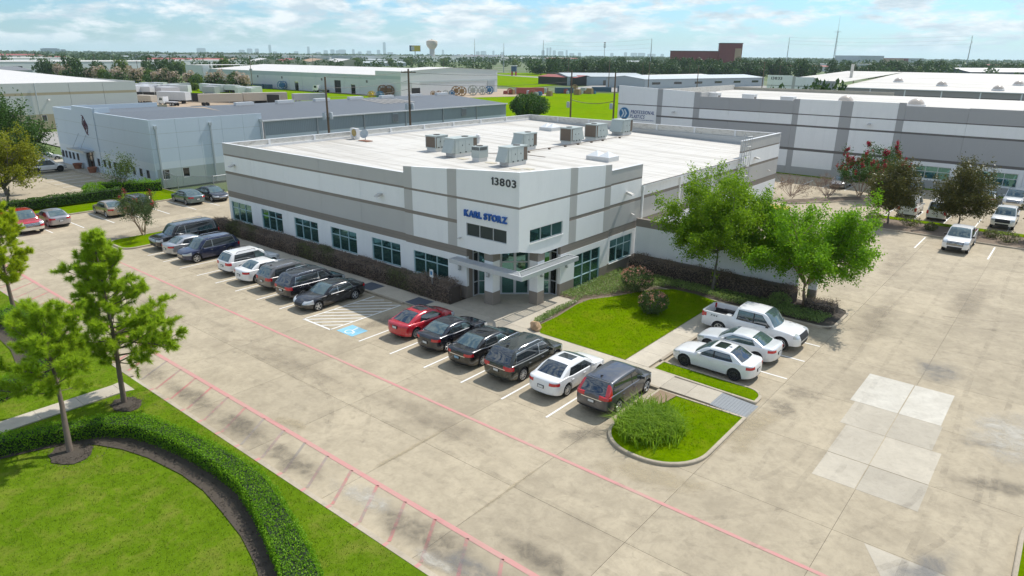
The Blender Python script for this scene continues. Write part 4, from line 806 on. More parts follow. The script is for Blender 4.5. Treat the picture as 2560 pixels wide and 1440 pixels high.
def bm_obj(bm, name, m, parent, smooth=35, mats=None):
    me = bpy.data.meshes.new(name); bm.to_mesh(me); bm.free(); me.materials.append(m)
    if smooth: me.shade_smooth(); me.set_sharp_from_angle(angle=R(smooth))
    return put(name, me, parent)
# wheels: unit radius, turned about y, shared by all vehicles
def wheel_meshes():
    b = MB(); b.lathe([(.62, -.30), (.90, -.33), (.97, -.29), (1.0, -.20), (1.0, .20), (.97, .29), (.90, .33), (.70, .30), (.68, .20), (0.0, .18)], (0, 0, 0), m_rubber, 28, 'y'); ty = b.mesh('tyre', smooth=45)
    rims = {}
    for key, n, wd, mm in (('five', 5, .22, m_rim), ('ten', 10, .10, m_rim), ('seven', 7, .13, m_rim), ('dark', 10, .10, m_rim_dk), ('six', 6, .2, m_rim)):
        b = MB(); b.lathe([(.70, .20), (.72, .33), (.66, .34), (.64, .24)], (0, 0, 0), mm, 28, 'y'); b.lathe([(.17, .20), (.17, .29), (.12, .31), (0.0, .31)], (0, 0, 0), mm, 12, 'y')
        for k in range(n):
            a = 2*math.pi*k/n; ux = Vector((math.cos(a), 0, math.sin(a))); uy = Vector((-math.sin(a), 0, math.cos(a)))
            P = [(.10, -wd*.62, .22), (.10, wd*.62, .22), (.68, wd*.42, .27), (.68, -wd*.42, .27), (.10, -wd*.45, .30), (.10, wd*.45, .30), (.68, wd*.3, .32), (.68, -wd*.3, .32)]
            n0 = len(b.v); b.v += [tuple(ux*p[0]+uy*p[1]+Vector((0, p[2], 0))) for p in P]
            for q in ((4, 5, 6, 7), (0, 1, 5, 4), (1, 2, 6, 5), (2, 3, 7, 6), (3, 0, 4, 7)): b.f.append(tuple(n0+i for i in q)); b.m.append(b.mi(mm))
        rims[key] = b.mesh('rim', smooth=40)
    return ty, rims
TYRE, RIMS = wheel_meshes()
def vehicle(name, label, cat, S, paint, loc, rz, group, rim='five', glass=None, opts=()):
    """S: L W H zb r axles(xf,xr) deck[(x,z)] cabin(xa,xb,xc,xd) tumble nf nr; x points to the nose"""
    glass = glass or m_cglass; L, Wd, H, zb, r = S['L'], S['W'], S['H'], S['zb'], S['r']; xf, xr = S['ax']; deck = S['deck']; xa, xb, xc, xd = S['cab']; kt = S.get('k', .26); hL = L/2
    root = thing(name, label, cat, loc, rz, group); bed = S.get('bed')
    nf, nr = S.get('nf', 3.0), S.get('nr', 3.6); lf, lr = S.get('lf', 0.9), S.get('lr', 0.6); rise = S.get('rise', .10)
    def hw(x):
        if x > hL-lf: q = min(1.0, (x-(hL-lf))/lf); return Wd/2*max(0.0, 1-q**nf)**(1/nf)
        if x < -(hL-lr): q = min(1.0, (-x-(hL-lr))/lr); return Wd/2*max(0.0, 1-q**nr)**(1/nr)
        return Wd/2
    def zbot(x): return zb+rise*max(0, (x-(hL-.55))/.55)+rise*1.2*max(0, (-x-(hL-.5))/.5)
    ra = r+.065; st = set()
    for u in np.linspace(-hL+lr, hL-lf, 30): st.add(round(float(u), 4))
    for q in np.linspace(0.0, 1.0, 15):
        st.add(round(hL-lf+lf*math.sin(q*math.pi/2), 4)); st.add(round(-(hL-lr+lr*math.sin(q*math.pi/2)), 4))
    st.add(hL-.004); st.add(-hL+.004)
    for xw in (xf, xr):
        for a in np.linspace(0, math.pi, 15): st.add(round(xw+ra*math.cos(a), 4))
        st.add(xw-ra-.006); st.add(xw+ra+.006)
    if bed: st |= {bed[0]-.01, bed[0], bed[1], bed[1]+.01}
    st = sorted(st); rows = []
    for x in st:
        w = max(hw(x), .02); zt = interp(deck, x); z0 = zbot(x)
        sec = [(0, z0), (.80*w, z0), (.945*w, z0+.035), (.985*w, z0+.14), (1.0*w, z0+(zt-z0)*.52), (.995*w, z0+(zt-z0)*.74), (.972*w, zt-.05), (.925*w, zt-.012), (.62*w, zt+.008), (0, zt+.022)]
        if bed and bed[0]-.001 <= x <= bed[1]+.001: sec[7] = (.915*w, zt-.004); sec[8] = (.87*w, bed[2]+.02); sec[9] = (0, bed[2]); sec[6] = (.975*w, zt-.015)
        for xw in (xf, xr):
            d = abs(x-xw)
            if d <= ra:
                az = r+math.sqrt(max(0, ra*ra-d*d)); az = min(az, zt-.13)
                sec = [(y, max(z, az+.004*i)) if i < 6 else (y, z) for i, (y, z) in enumerate(sec)]
                sec[3] = (1.012*w, sec[3][1]); sec[4] = (1.012*w, max(sec[4][1], sec[3][1]+.015))
        rows.append([(x, y, z) for y, z in sec])
    bm = bmesh.new(); K = len(rows[0]); G = []
    for row in rows:
        lv = [bm.verts.new(p) for p in row]; rv = [lv[0]]+[bm.verts.new((p[0], -p[1], p[2])) for p in row[1:-1]]+[lv[-1]]; G.append((lv, rv))
    for i in range(len(rows)-1):
        for k in range(K-1):
            for s in (0, 1):
                a, c = G[i][s], G[i+1][s]; q = (a[k], c[k], c[k+1], a[k+1]); bm.faces.new(q if s else q[::-1])
    for gi, sg in ((0, 0), (-1, 1)):
        lv, rv = G[gi]; loop = lv+rv[-2:0:-1]; bm.faces.new(loop if sg else loop[::-1])
    bmesh.ops.recalc_face_normals(bm, faces=bm.faces); bm.normal_update()
    body = bm.copy()
    # cabin shell
    roof = S.get('roof') or [(xd, interp(deck, xd)-.02), (xc, H-.035), ((xc+xb)/2, H), (xb, H-.03), (xa, interp(deck, xa)-.02)]
    cs = sorted({*[round(float(u), 4) for u in np.linspace(xd, xa, 46)], xb, xc}); crow = []
    Hm = H
    for x in cs:
        zt = interp(deck, x)-.03; zr = max(interp(roof, x), zt+.004); yb = min(.935*Wd/2, .93*hw(x)); h = zr-zt; rd = min(.10, h*.45)
        yy = lambda z: yb-(z-zt)*kt-max(0, z-zt-.25)*.06
        ytop = yy(zr); sec = [(yb, zt), (yy(zt+h*.33), zt+h*.33), (yy(zt+(h-rd)*.7), zt+(h-rd)*.7), (yy(zr-rd), zr-rd), (yy(zr-rd*.35)-.02*rd/.1, zr-rd*.35), (ytop-.075*rd/.1-.03, zr), (ytop*.5, zr+.014*min(1, h*2)), (0, zr+.022*min(1, h*2))]
        crow.append([(x, max(.0, y), z) for y, z in sec])
    def bulge(p):
        x, y, z = p; f = 1-(y/(Wd/2))**2
        if x > xb-.2: x += S.get('bf', .16)*f*min(1, (x-xb+.2)/.5)
        if x < xc+.2: x -= S.get('br', .07)*f*min(1, (xc+.2-x)/.4)
        return (x, y, z)
    cm = bmesh.new(); G = []; K = len(crow[0])
    for row in crow:
        lv = [cm.verts.new(bulge(p)) for p in row]; rv = [cm.verts.new(bulge((p[0], -p[1], p[2]))) for p in row[:-1]]+[lv[-1]]; G.append((lv, rv))
    for i in range(len(crow)-1):
        for k in range(K-1):
            for s in (0, 1): a, c = G[i][s], G[i+1][s]; q = (a[k], c[k], c[k+1], a[k+1]); cm.faces.new(q if s else q[::-1])
    for gi, sg in ((0, 0), (-1, 1)):
        lv, rv = G[gi]; loop = lv+rv[-2::-1]; cm.faces.new(loop if sg else loop[::-1])
    bmesh.ops.recalc_face_normals(cm, faces=cm.faces); cm.normal_update(); cabin = cm.copy()
    # hull and dark underside
    und = clip_patch(body, [((0, 0, zb+.012), (0, 0, 1))], 0.0)
    bo = bm_obj(bm, 'body', paint, root, 40); co = bm_obj(cm, 'cabin', paint, root, 38); bm_obj(und, 'underbody', m_black, root, 0).location = (0, 0, -.006)
    b = MB()
    for xw in (xf, xr): b.box(xw-ra+.01, xw+ra-.01, -Wd/2*.86, Wd/2*.86, zb, min(r+ra, interp(deck, xw)-.2)-.03, m_black)
    put('wheel_well', b.mesh('wheel_well'), root)
    P = lambda x, y, z: Vector((x, y, z)); pl = lambda p, n: (Vector(p), Vector(n))
    zbelt = lambda x: interp(deck, x)-.03
    def glassy(name, planes, m, off=.008): return bm_obj(clip_patch(cabin, planes, off), name, m, root, 30)
    zb_a = zbelt(xa); zb_d = zbelt(xd); ytop = .935*Wd/2-(H-zb_a)*kt
    def side_lim(inset, sg): c = .935*Wd/2-inset; z_ = zb_a; return pl((0, sg*c, z_), (0, sg*1.0, kt+.02))
    # windscreen and rear window
    glassy('windscreen', [pl((xb+.03, 0, 0), (-1, 0, 0)), pl((0, 0, zb_a+.045), (0, 0, -1)), side_lim(.085, 1), side_lim(.085, -1)], glass)
    if 'noback' not in opts:
        hz = S.get('rw_lo', .05); glassy('rear_window', [pl((xc-.03, 0, 0), (1, 0, 0)), pl((0, 0, zb_d+hz), (0, 0, -1)), side_lim(.11, 1), side_lim(.11, -1)], m_cglass_dk if 'tint' in opts else glass)
    # side windows: front edge follows the windscreen, rear edge follows S['cp']
    ah = H-.03-zb_a; fx = Vector((xb-xa, 0, ah)).normalized(); fn = Vector((fx.z, 0, -fx.x)); fn = fn if fn.x > 0 else -fn
    cuts = S['doors']; zl = S.get('dlo', .03); ztopw = H-S.get('wtop', .115)
    rn = Vector(S.get('rear_n', (-1, 0, .55))).normalized()
    for sg in (1, -1):
        base = [pl((0, sg*(.935*Wd/2-.055), zb_a), (0, -sg*1.0, -(kt+.02))), pl((0, 0, ztopw), (0, 0, 1)), pl((0, 0, zb_a+zl), (0, 0, -1)), pl((xa-S.get('ap', .16), 0, zb_a), fn), pl((S['wend'], 0, zb_a), rn), pl((0, 0, 0), (0, -sg, 0))]
        bm_obj(clip_patch(cabin, base, .004), 'window_trim', m_chrome if 'chrome' in opts else m_black, root, 30)
        wc = [cuts[0]+2.0, *cuts[1:-1], S['wend']-2.0]
        for i in range(len(wc)-1):
            a, c = wc[i]-(.035 if i else 0), wc[i+1]+(.035 if i < len(wc)-2 else 0)
            inn = [pl((0, 0, ztopw-.022), (0, 0, 1)), pl((0, 0, zb_a+zl+.022), (0, 0, -1)), pl((xa-S.get('ap', .16)-.03, 0, zb_a), fn), pl((S['wend']+.03, 0, zb_a), rn)]
            w = clip_patch(cabin, base+inn+[pl((a, 0, 0), (1, 0, 0)), pl((c, 0, 0), (-1, 0, 0))], .008)
            if len(w.faces): bm_obj(w, 'side_window', glass if (i == 0 and 'tint' not in opts) or 'clear' in opts else m_cglass_dk, root, 30)
            else: w.free()
        # doors: raised skin with a shut line round each
        for i in range(len(cuts)-1):
            a, c = cuts[i]-.01, cuts[i+1]+.01
            d = clip_patch(body, [pl((a, 0, 0), (1, 0, 0)), pl((c, 0, 0), (-1, 0, 0)), pl((0, sg*Wd*.40, 0), (0, -sg, 0)), pl((0, 0, zb+.13), (0, 0, -1)), pl((0, 0, zb_a-.03), (0, 0, 1))], .007)
            do = bm_obj(d, 'door', paint, root, 35)
            b = MB(); hx = c+.16; hz = zb_a-.13; b.box(hx-.085, hx+.085, sg*(Wd/2+.004), sg*(Wd/2+.035), hz-.016, hz+.016, m_chrome if 'chrome' in opts else paint); put('door_handle', b.mesh('door_handle'), do)
        # mirror
        b = MB(); mx = xa-.34; yy = .5*Wd*.95
        for q in ((0.0, .0),): b.prism([(mx+.07, sg*(yy)), (mx+.10, sg*(yy+.19)), (mx-.05, sg*(yy+.20)), (mx-.06, sg*(yy-.02))][::(1 if sg > 0 else -1)], zb_a+.02, zb_a+.15, m_black if 'bmir' in opts else paint, bottom=True)
        put('mirror', b.mesh('mirror', smooth=30), root)
        # lamps wrap round the corners
        hz0, hz1, hy, hx_ = S['head']; bm_obj(clip_patch(body, [pl((hL-hx_, 0, 0), (-1, 0, 0)), pl((0, sg*hy, 0), (0, -sg, 0)), pl((0, 0, hz0), (0, 0, -1)), pl((hL-.3, 0, hz1), Vector((.25, 0, 1)))], .007), 'headlight', m_head, root, 30)
        tz0, tz1, ty, tx = S['tail']; src = body
        bm_obj(clip_patch(src, [pl((-hL+tx, 0, 0), (1, 0, 0)), pl((0, sg*ty, 0), (0, -sg, 0)), pl((0, 0, tz0), (0, 0, -1)), pl((0, 0, tz1), (0, 0, 1))], .007), 'taillight', m_tail, root, 30)
        if S.get('tailup'):
            bm_obj(clip_patch(cabin, [pl((S['tailup'], 0, 0), (1, 0, 0)), side_lim(.085, 1) if False else pl((0, sg*(Wd/2-.24), zb_d), (0, -sg, -kt)), pl((0, 0, zb_d+.5), (0, 0, 1))], .009), 'taillight', m_tail, root, 30)
    gz0, gz1, gy = S['grille']; bm_obj(clip_patch(body, [pl((hL-.4, 0, 0), (-1, 0, 0)), pl((0, gy, 0), (0, 1, 0)), pl((0, -gy, 0), (0, -1, 0)), pl((0, 0, gz0), (0, 0, -1)), pl((0, 0, gz1), (0, 0, 1))], .008), 'grille', m_black, root, 30)
    if 'cgrille' in opts:
        for k in range(3): zc = gz0+(gz1-gz0)*(.2+.3*k); bm_obj(clip_patch(body, [pl((hL-.4, 0, 0), (-1, 0, 0)), pl((0, gy-.03, 0), (0, 1, 0)), pl((0, -gy+.03, 0), (0, -1, 0)), pl((0, 0, zc-.018), (0, 0, -1)), pl((0, 0, zc+.018), (0, 0, 1))], .016), 'grille_bar', m_chrome, root, 30)
    bm_obj(clip_patch(body, [pl((hL-.35, 0, 0), (-1, 0, 0)), pl((0, 0, zb+.05), (0, 0, -1)), pl((0, 0, gz0-.09), (0, 0, 1)), pl((0, gy*.9, 0), (0, 1, 0)), pl((0, -gy*.9, 0), (0, -1, 0))], .007), 'air_intake', m_black, root, 30)
    mb = m_chrome if 'cbump' in opts else (m_black if 'clad' in opts else None)
    if mb:
        for s, lim in ((1, zb+.32 if 'cbump' in opts else zb+.17), (-1, zb+.34 if 'cbump' in opts else zb+.2)):
            bm_obj(clip_patch(body, [pl((s*(hL-.32), 0, 0), (-s, 0, 0)), pl((0, 0, zb+.06), (0, 0, -1)), pl((0, 0, lim), (0, 0, 1))], .010), 'bumper', mb, root, 30)
        if 'clad' in opts:
            for sg in (1, -1): bm_obj(clip_patch(body, [pl((xf-ra, 0, 0), (1, 0, 0)), pl((xr+ra, 0, 0), (-1, 0, 0)), pl((0, sg*Wd*.3, 0), (0, -sg, 0)), pl((0, 0, zb+.01), (0, 0, -1)), pl((0, 0, zb+.12), (0, 0, 1))], .010), 'sill_trim', m_black, root, 30)
    else:
        bm_obj(clip_patch(body, [pl((-hL+.3, 0, 0), (1, 0, 0)), pl((0, 0, zb+.0), (0, 0, -1)), pl((0, 0, zb+.13), (0, 0, 1)), pl((0, Wd*.36, 0), (0, 1, 0)), pl((0, -Wd*.36, 0), (0, -1, 0))], .007), 'rear_valance', m_black, root, 30)
    # plates: a small plate set on the tail, on its own bracket
    pz = S.get('plate', .78); b = MB(); b.box(-hL-.03, -hL+.05, -.19, .19, pz-.02, pz+.14, m_black); b.box(-hL-.036, -hL-.029, -.155, .155, pz, pz+.12, m_plate); put('number_plate', b.mesh('number_plate'), root)
    if 'chrome' in opts or 'rstrip' in opts: bm_obj(clip_patch(body, [pl((-hL+.25, 0, 0), (1, 0, 0)), pl((0, Wd*.30, 0), (0, 1, 0)), pl((0, -Wd*.30, 0), (0, -1, 0)), pl((0, 0, pz+.16), (0, 0, -1)), pl((0, 0, pz+.20), (0, 0, 1))], .014), 'chrome_strip', m_chrome, root, 30)
    if 'rails' in opts:
        for sg in (1, -1):
            y = sg*(ytop-.06); b = MB(); b.tube([(xb-.25, y, H-.02), (xb-.4, y, H+.055), (xc+.35, y, H+.05), (xc+.2, y, H-.02)], .022, m_chrome if 'crail' in opts else m_black, 6); put('roof_rail', b.mesh('roof_rail', smooth=40), root)
    if 'sunroof' in opts:
        bm_obj(clip_patch(cabin, [pl((xb-.12, 0, 0), (1, 0, 0)), pl((xb-.72, 0, 0), (-1, 0, 0)), pl((0, .42, 0), (0, 1, 0)), pl((0, -.42, 0), (0, -1, 0)), pl((0, 0, H-.09), (0, 0, -1))], .007), 'sunroof', m_cglass_dk, root, 30)
    if 'fin' in opts:
        b = MB(); b.prism([(xc+.10, -.02), (xc+.30, -.008), (xc+.30, .008), (xc+.10, .02)], H-.02, [H+.10, H+.03, H+.03, H+.10], m_black if 'darkfin' in opts else paint); put('antenna', b.mesh('antenna'), root)
    if 'spoiler' in opts:
        b = MB(); b.prism([(xc-.16, -ytop*.85), (xc+.16, -ytop*.9), (xc+.16, ytop*.9), (xc-.16, ytop*.85)], H-.075, [H-.035, H-.01, H-.01, H-.035], paint, bottom=True); put('spoiler', b.mesh('spoiler'), root)
    if bed:
        x0, x1, zf = bed; bm_obj(clip_patch(body, [pl((x1-.02, 0, 0), (1, 0, 0)), pl((x0+.02, 0, 0), (-1, 0, 0)), pl((0, .885*Wd/2, 0), (0, 1, 0)), pl((0, -.885*Wd/2, 0), (0, -1, 0)), pl((0, 0, interp(deck, (x0+x1)/2)-.02), (0, 0, 1)), pl((0, 0, zf-.2), (0, 0, -1))], .008), 'bed_liner', m_black, root, 0)
        b = MB()
        for sg in (1, -1): b.box(xr-.45, xr+.45, sg*Wd*.435, sg*Wd*.33, zf, zf+.24, m_black)
        put('wheel_box', b.mesh('wheel_box'), root)
        zt = interp(deck, -hL+.05); b = MB(); b.box(-hL-.012, -hL+.05, -Wd/2*.80, Wd/2*.80, zf-.02, zt-.01, paint); tg = put('tailgate', b.mesh('tailgate'), root); b = MB(); b.box(-hL-.03, -hL-.012, -.12, .12, zt-.16, zt-.08, m_black); put('handle', b.mesh('handle'), tg)
    if 'steps' in opts:
        for sg in (1, -1): b = MB(); b.box(xr+ra+.05, xf-ra-.05, sg*(Wd/2-.08), sg*(Wd/2+.08), zb-.02, zb+.04, m_chrome if 'crail' in opts else m_black); put('side_step', b.mesh('side_step'), root)
    for xw in (xf, xr):
        for sg in (1, -1):
            w = put('wheel', TYRE, root); w.location = (xw, sg*(Wd/2-.125), r); w.scale = (r, .36, r); w.rotation_euler = (0, R(17*(xw > 0)+40*(sg > 0)), 0 if sg > 0 else math.pi); put('rim', RIMS[rim], w)
    body.free(); cabin.free(); return root, co, bo
SED = dict(L=4.80, W=1.84, H=1.46, zb=.20, r=.335, ax=(1.43, -1.37), deck=[(-2.40, .72), (-2.34, .98), (-2.15, 1.045), (-1.5, 1.05), (-.8, .985), (.95, .955), (1.5, .90), (2.05, .78), (2.30, .66), (2.40, .52)], cab=(1.12, .28, -.92, -1.82), doors=[.98, -.10, -1.12], wend=-1.28, head=(.55, .735, .42, .62), tail=(.79, .945, .47, .36), grille=(.44, .62, .46), plate=.60, rear_n=(-1, 0, .75))
SEDB = {**SED, 'L': 4.65, 'W': 1.81, 'H': 1.43, 'deck': [(-2.325, .70), (-2.27, .96), (-2.1, 1.03), (-1.45, 1.03), (-.8, .975), (.72, .945), (1.4, .90), (2.0, .78), (2.22, .66), (2.325, .52)], 'cab': (.90, .10, -.92, -1.72), 'doors': [.78, -.18, -1.10], 'wend': -1.30, 'ax': (1.42, -1.38)}
COUPE = {**SED, 'L': 4.50, 'W': 1.76, 'H': 1.39, 'deck': [(-2.25, .66), (-2.19, .93), (-2.0, .99), (-1.5, .98), (-.8, .93), (.95, .90), (1.5, .85), (1.95, .74), (2.15, .62), (2.25, .5)], 'cab': (1.14, .22, -.78, -1.82), 'doors': [1.0, -.42], 'wend': -1.05, 'ax': (1.36, -1.34), 'plate': .72, 'k': .30, 'tail': (.70, .84, .36, .3)}
GRAN = {**SED, 'L': 5.0, 'W': 1.89, 'H': 1.39, 'deck': [(-2.5, .68), (-2.44, .93), (-2.25, .99), (-1.6, .985), (-.8, .935), (.9, .91), (1.6, .87), (2.15, .75), (2.4, .62), (2.5, .48)], 'cab': (1.02, .12, -1.05, -2.02), 'doors': [.9, -.12, -1.15], 'wend': -1.42, 'ax': (1.55, -1.42), 'k': .30, 'grille': (.42, .60, .36)}
SUV = dict(L=4.60, W=1.86, H=1.68, zb=.24, r=.36, ax=(1.40, -1.28), deck=[(-2.30, .80), (-2.25, 1.08), (-2.05, 1.10), (-.8, 1.07), (.95, 1.04), (1.5, 1.00), (2.0, .90), (2.22, .78), (2.30, .6)], cab=(1.18, .42, -1.62, -2.18), doors=[1.02, -.04, -1.05], wend=-1.80, head=(.68, .86, .42, .55), tail=(.84, 1.06, .46, .30), grille=(.52, .74, .46), k=.20, plate=.70, lr=.42, nr=4.2, rear_n=(-1, 0, .35), rw_lo=.07, wtop=.12)
SUVL = {**SUV, 'L': 4.95, 'W': 1.94, 'H': 1.74, 'deck': [(-2.475, .82), (-2.42, 1.08), (-2.2, 1.11), (-.8, 1.07), (1.05, 1.04), (1.6, 1.0), (2.15, .90), (2.4, .76), (2.475, .58)], 'cab': (1.28, .50, -1.72, -2.34), 'doors': [1.12, .02, -1.05], 'wend': -1.98, 'ax': (1.48, -1.42), 'r': .375}
BIG = {**SUV, 'L': 5.55, 'W': 2.02, 'H': 1.96, 'zb': .30, 'r': .41, 'deck': [(-2.775, 1.0), (-2.74, 1.20), (-2.5, 1.21), (-.8, 1.20), (1.3, 1.19), (1.9, 1.15), (2.5, 1.08), (2.68, .98), (2.775, .75)], 'cab': (1.50, .85, -2.32, -2.68), 'doors': [1.38, .28, -.85], 'wend': -2.42, 'ax': (1.72, -1.60), 'k': .15, 'nf': 4.5, 'lf': .6, 'nr': 5.5, 'lr': .35, 'head': (.82, 1.02, .56, .45), 'tail': (.95, 1.2, .62, .2), 'grille': (.72, 1.0, .52), 'plate': .85, 'rear_n': (-1, 0, .15)}
PICK = dict(L=5.90, W=2.03, H=1.95, zb=.38, r=.41, ax=(1.92, -1.78), deck=[(-2.95, 1.32), (-2.85, 1.345), (-1.0, 1.345), (-.92, 1.26), (1.10, 1.24), (1.7, 1.22), (2.4, 1.15), (2.78, 1.05), (2.95, .8)], cab=(1.42, .72, -.82, -1.04), doors=[1.30, .22, -.82], wend=-.80, head=(.90, 1.12, .62, .36), tail=(1.0, 1.30, .74, .16), grille=(.72, 1.06, .62), k=.15, nf=4.6, lf=.55, nr=9.0, lr=.22, plate=.62, bed=(-2.84, -1.06, .80), rear_n=(-1, 0, .12), rw_lo=.14, br=.02, wtop=.13, ap=.16, rise=.06)
VAN = {**SUV, 'L': 4.60, 'W': 1.80, 'H': 2.02, 'zb': .25, 'r': .33, 'deck': [(-2.30, .95), (-2.27, 1.14), (-2.1, 1.14), (-.8, 1.13), (1.3, 1.10), (1.75, 1.0), (2.1, .88), (2.25, .75), (2.3, .6)], 'cab': (1.72, .75, -2.16, -2.27), 'doors': [1.42, .42, -.5], 'wend': -.52, 'ax': (1.42, -1.25), 'k': .11, 'nr': 7.0, 'lr': .25, 'tail': (.75, 1.14, .68, .2), 'rear_n': (-1, 0, .05), 'grille': (.45, .7, .42)}
p_black = paint_mat('black_paint', (0.008, 0.008, 0.010), 0.2, 0.2); p_navy = paint_mat('navy_paint', (0.008, 0.016, 0.060), 0.3); p_white = paint_mat('white_paint', (0.78, 0.78, 0.77), 0.0, 0.35); p_pearl = paint_mat('pearl_paint', (0.70, 0.72, 0.73), 0.15, 0.3)
p_silver = paint_mat('silver_paint', (0.44, 0.45, 0.46), 0.6); p_grey = paint_mat('grey_paint', (0.17, 0.165, 0.165), 0.5); p_red = paint_mat('red_paint', (0.50, 0.006, 0.022), 0.15, 0.25); p_dgreen = paint_mat('dark_green_grey_paint', (0.030, 0.036, 0.031), 0.4, 0.25); p_slate = paint_mat('slate_paint', (0.085, 0.088, 0.100), 0.5, 0.28)
p_gold = paint_mat('champagne_paint', (0.38, 0.31, 0.22), 0.5); p_teal = paint_mat('teal_grey_paint', (0.125, 0.185, 0.195), 0.5); p_rsilver = paint_mat('rosy_silver_paint', (0.42, 0.40, 0.41), 0.55); p_dkblue = paint_mat('blue_black_paint', (0.010, 0.012, 0.022), 0.3, 0.22); p_dkcharcoal = paint_mat('charcoal_paint', (0.045, 0.047, 0.052), 0.4)
ROW = 'cars parked in the row along the front walk'; N_, S_ = R(90), R(-90)
vehicle('parked_suv', 'long black SUV with silver roof rails parked nose out by the flowering tree', 'car', BIG, p_black, (SX(-.5)+.1, 26.75, 0), S_, ROW, 'ten', opts=('tint', 'rails', 'crail', 'chrome', 'cgrille', 'steps'))
vehicle('parked_sedan', 'silver sedan parked tail out between the long black SUV and the navy SUV', 'car', SEDB, p_silver, (SX(.5), 26.1, 0), N_, ROW, 'seven')
vehicle('parked_suv', 'navy blue SUV with chrome trim parked nose out next to an empty space', 'car', {**SUVL, 'L': 4.8}, p_navy, (SX(1.5), 26.05, 0), S_, ROW, 'six', opts=('tint', 'rails', 'crail', 'chrome', 'cgrille', 'sunroof'))
vehicle('parked_suv', 'white compact SUV parked tail out left of the white sedan in the long row', 'car', SUV, p_white, (SX(3.5), 26.55, 0), N_, ROW, 'five', opts=('clad', 'rails', 'spoiler'))
vehicle('parked_sedan', 'white sedan parked tail out between the white compact SUV and the grey SUV', 'car', SEDB, p_white, (SX(4.5), 26.35, 0), N_, ROW, 'five', opts=('fin',))
vehicle('parked_suv', 'grey compact SUV parked tail out between a white sedan and a black SUV', 'car', SUV, p_grey, (SX(5.5), 26.5, 0), N_, ROW, 'five', opts=('clad', 'rails', 'crail', 'fin', 'spoiler'))
vehicle('parked_suv', 'glossy black SUV with bright window trim parked tail out beside the black low sedan', 'car', SUVL, p_dkblue, (SX(6.5), 26.45, 0), N_, ROW, 'ten', opts=('chrome', 'tint', 'rails', 'crail', 'sunroof'))
vehicle('parked_sedan', 'low black four-door coupe parked nose out beside the striped access aisle', 'car', GRAN, p_black, (SX(7.5)-.05, 25.95, 0), S_, ROW, 'five', opts=('sunroof', 'tint', 'chrome'))
vehicle('parked_coupe', 'red two-door coupe parked next to the blue wheelchair space', 'car', COUPE, p_red, (SX(10.5), 26.75, 0), N_, ROW, 'ten', glass=m_cglass_dk, opts=('sunroof',))
vehicle('parked_sedan', 'black compact sedan parked right of the red coupe', 'car', SEDB, p_dkblue, (SX(11.5), 26.65, 0), N_, ROW, 'five')
stk, _, _ = vehicle('parked_sedan', 'black sedan with a white sticker on its rear window and a blue plate', 'car', {**SED, 'L': 5.0, 'deck': [(x*1.042, z) for x, z in SED['deck']]}, p_black, (SX(12.5), 26.55, 0), N_, ROW, 'seven', opts=('rstrip', 'chrome'))
vehicle('parked_suv', 'dark green-grey SUV with chrome strip parked between a black and a white sedan', 'car', SUVL, p_dgreen, (SX(13.5), 26.55, 0), N_, ROW, 'ten', opts=('chrome', 'rstrip', 'tint', 'fin', 'darkfin', 'rails', 'crail'))
vehicle('parked_sedan', 'white sedan with dark rear window parked between the dark green SUV and the grey SUV', 'car', SED, p_white, (SX(14.5), 26.65, 0), N_, ROW, 'ten', opts=('tint', 'sunroof'))
_, cc, _ = vehicle('parked_suv', 'slate grey SUV at the right end of the row beside the grass island', 'car', {**SUV, 'tailup': -1.80, 'tail': (.92, 1.10, .40, .34)}, p_slate, (SX(15.5)+.05, 26.75, 0), N_, ROW, 'five', opts=('tint', 'fin', 'darkfin', 'clad', 'rstrip', 'spoiler'))
G3 = 'white vehicles parked beside the entrance lawn'
vehicle('parked_sedan', 'white sedan with open sunroof and dark wheels parked beside the narrow grass strip', 'car', SEDB, p_white, (-12.93, 33.15, 0), R(180), G3, 'dark', opts=('sunroof', 'fin', 'tint'))
vehicle('parked_sedan', 'white two-door sedan parked between the pickup and the sunroof sedan', 'car', {**SEDB, 'doors': [.78, -.55], 'H': 1.38}, p_pearl, (-12.85, 36.0, 0), R(180), G3, 'dark', opts=())
pk, _, _ = vehicle('pickup_truck', 'white crew cab pickup with black bed parked nose out by the lawn', 'pickup', PICK, p_white, (-13.0, 38.75, 0), 0.0, G3, 'six', glass=m_cglass, opts=('tint', 'bmir'))
G4 = 'cars parked against the left grass strip'
vehicle('pickup_truck', 'red crew cab pickup with chrome bumper at the left edge', 'pickup', PICK, p_red, (-75.4, 19.25, 0), 0.0, G4, 'five', opts=('tint', 'cbump', 'cgrille'))
vehicle('parked_sedan', 'silver sedan parked right of the red pickup', 'car', SED, p_rsilver, (-76.0, 21.95, 0), R(180), G4, 'five')
vehicle('parked_sedan', 'champagne gold sedan parked in front of the clipped hedge', 'car', SED, p_gold, (-76.3, 27.25, 0), R(180), G4, 'seven')
vehicle('parked_suv', 'dark charcoal SUV with tall red tail lamps behind the flowering tree', 'car', {**SUV, 'tailup': -1.80}, p_dkcharcoal, (-76.5, 30.05, 0), R(180), G4, 'five', opts=('tint',))
vehicle('parked_sedan', 'teal grey sedan parked in front of the mesh fence', 'car', {**SED, 'L': 4.95, 'deck': [(x*1.03, z) for x, z in SED['deck']]}, p_teal, (-76.4, 35.5, 0), R(180), G4, 'seven')
vehicle('parked_sedan', 'black sedan facing out beside the teal grey sedan', 'car', SED, p_dkblue, (-76.0, 38.2, 0), 0.0, G4, 'five', opts=('cgrille',))
G5 = 'vehicles in the lot across the drive'
vehicle('pickup_truck', 'white pickup facing the camera against the mulch bed on the right', 'pickup', {**PICK, 'L': 5.8}, p_white, (-6.85, 71.4, 0), S_, G5, 'five', opts=('bmir', 'cgrille'))
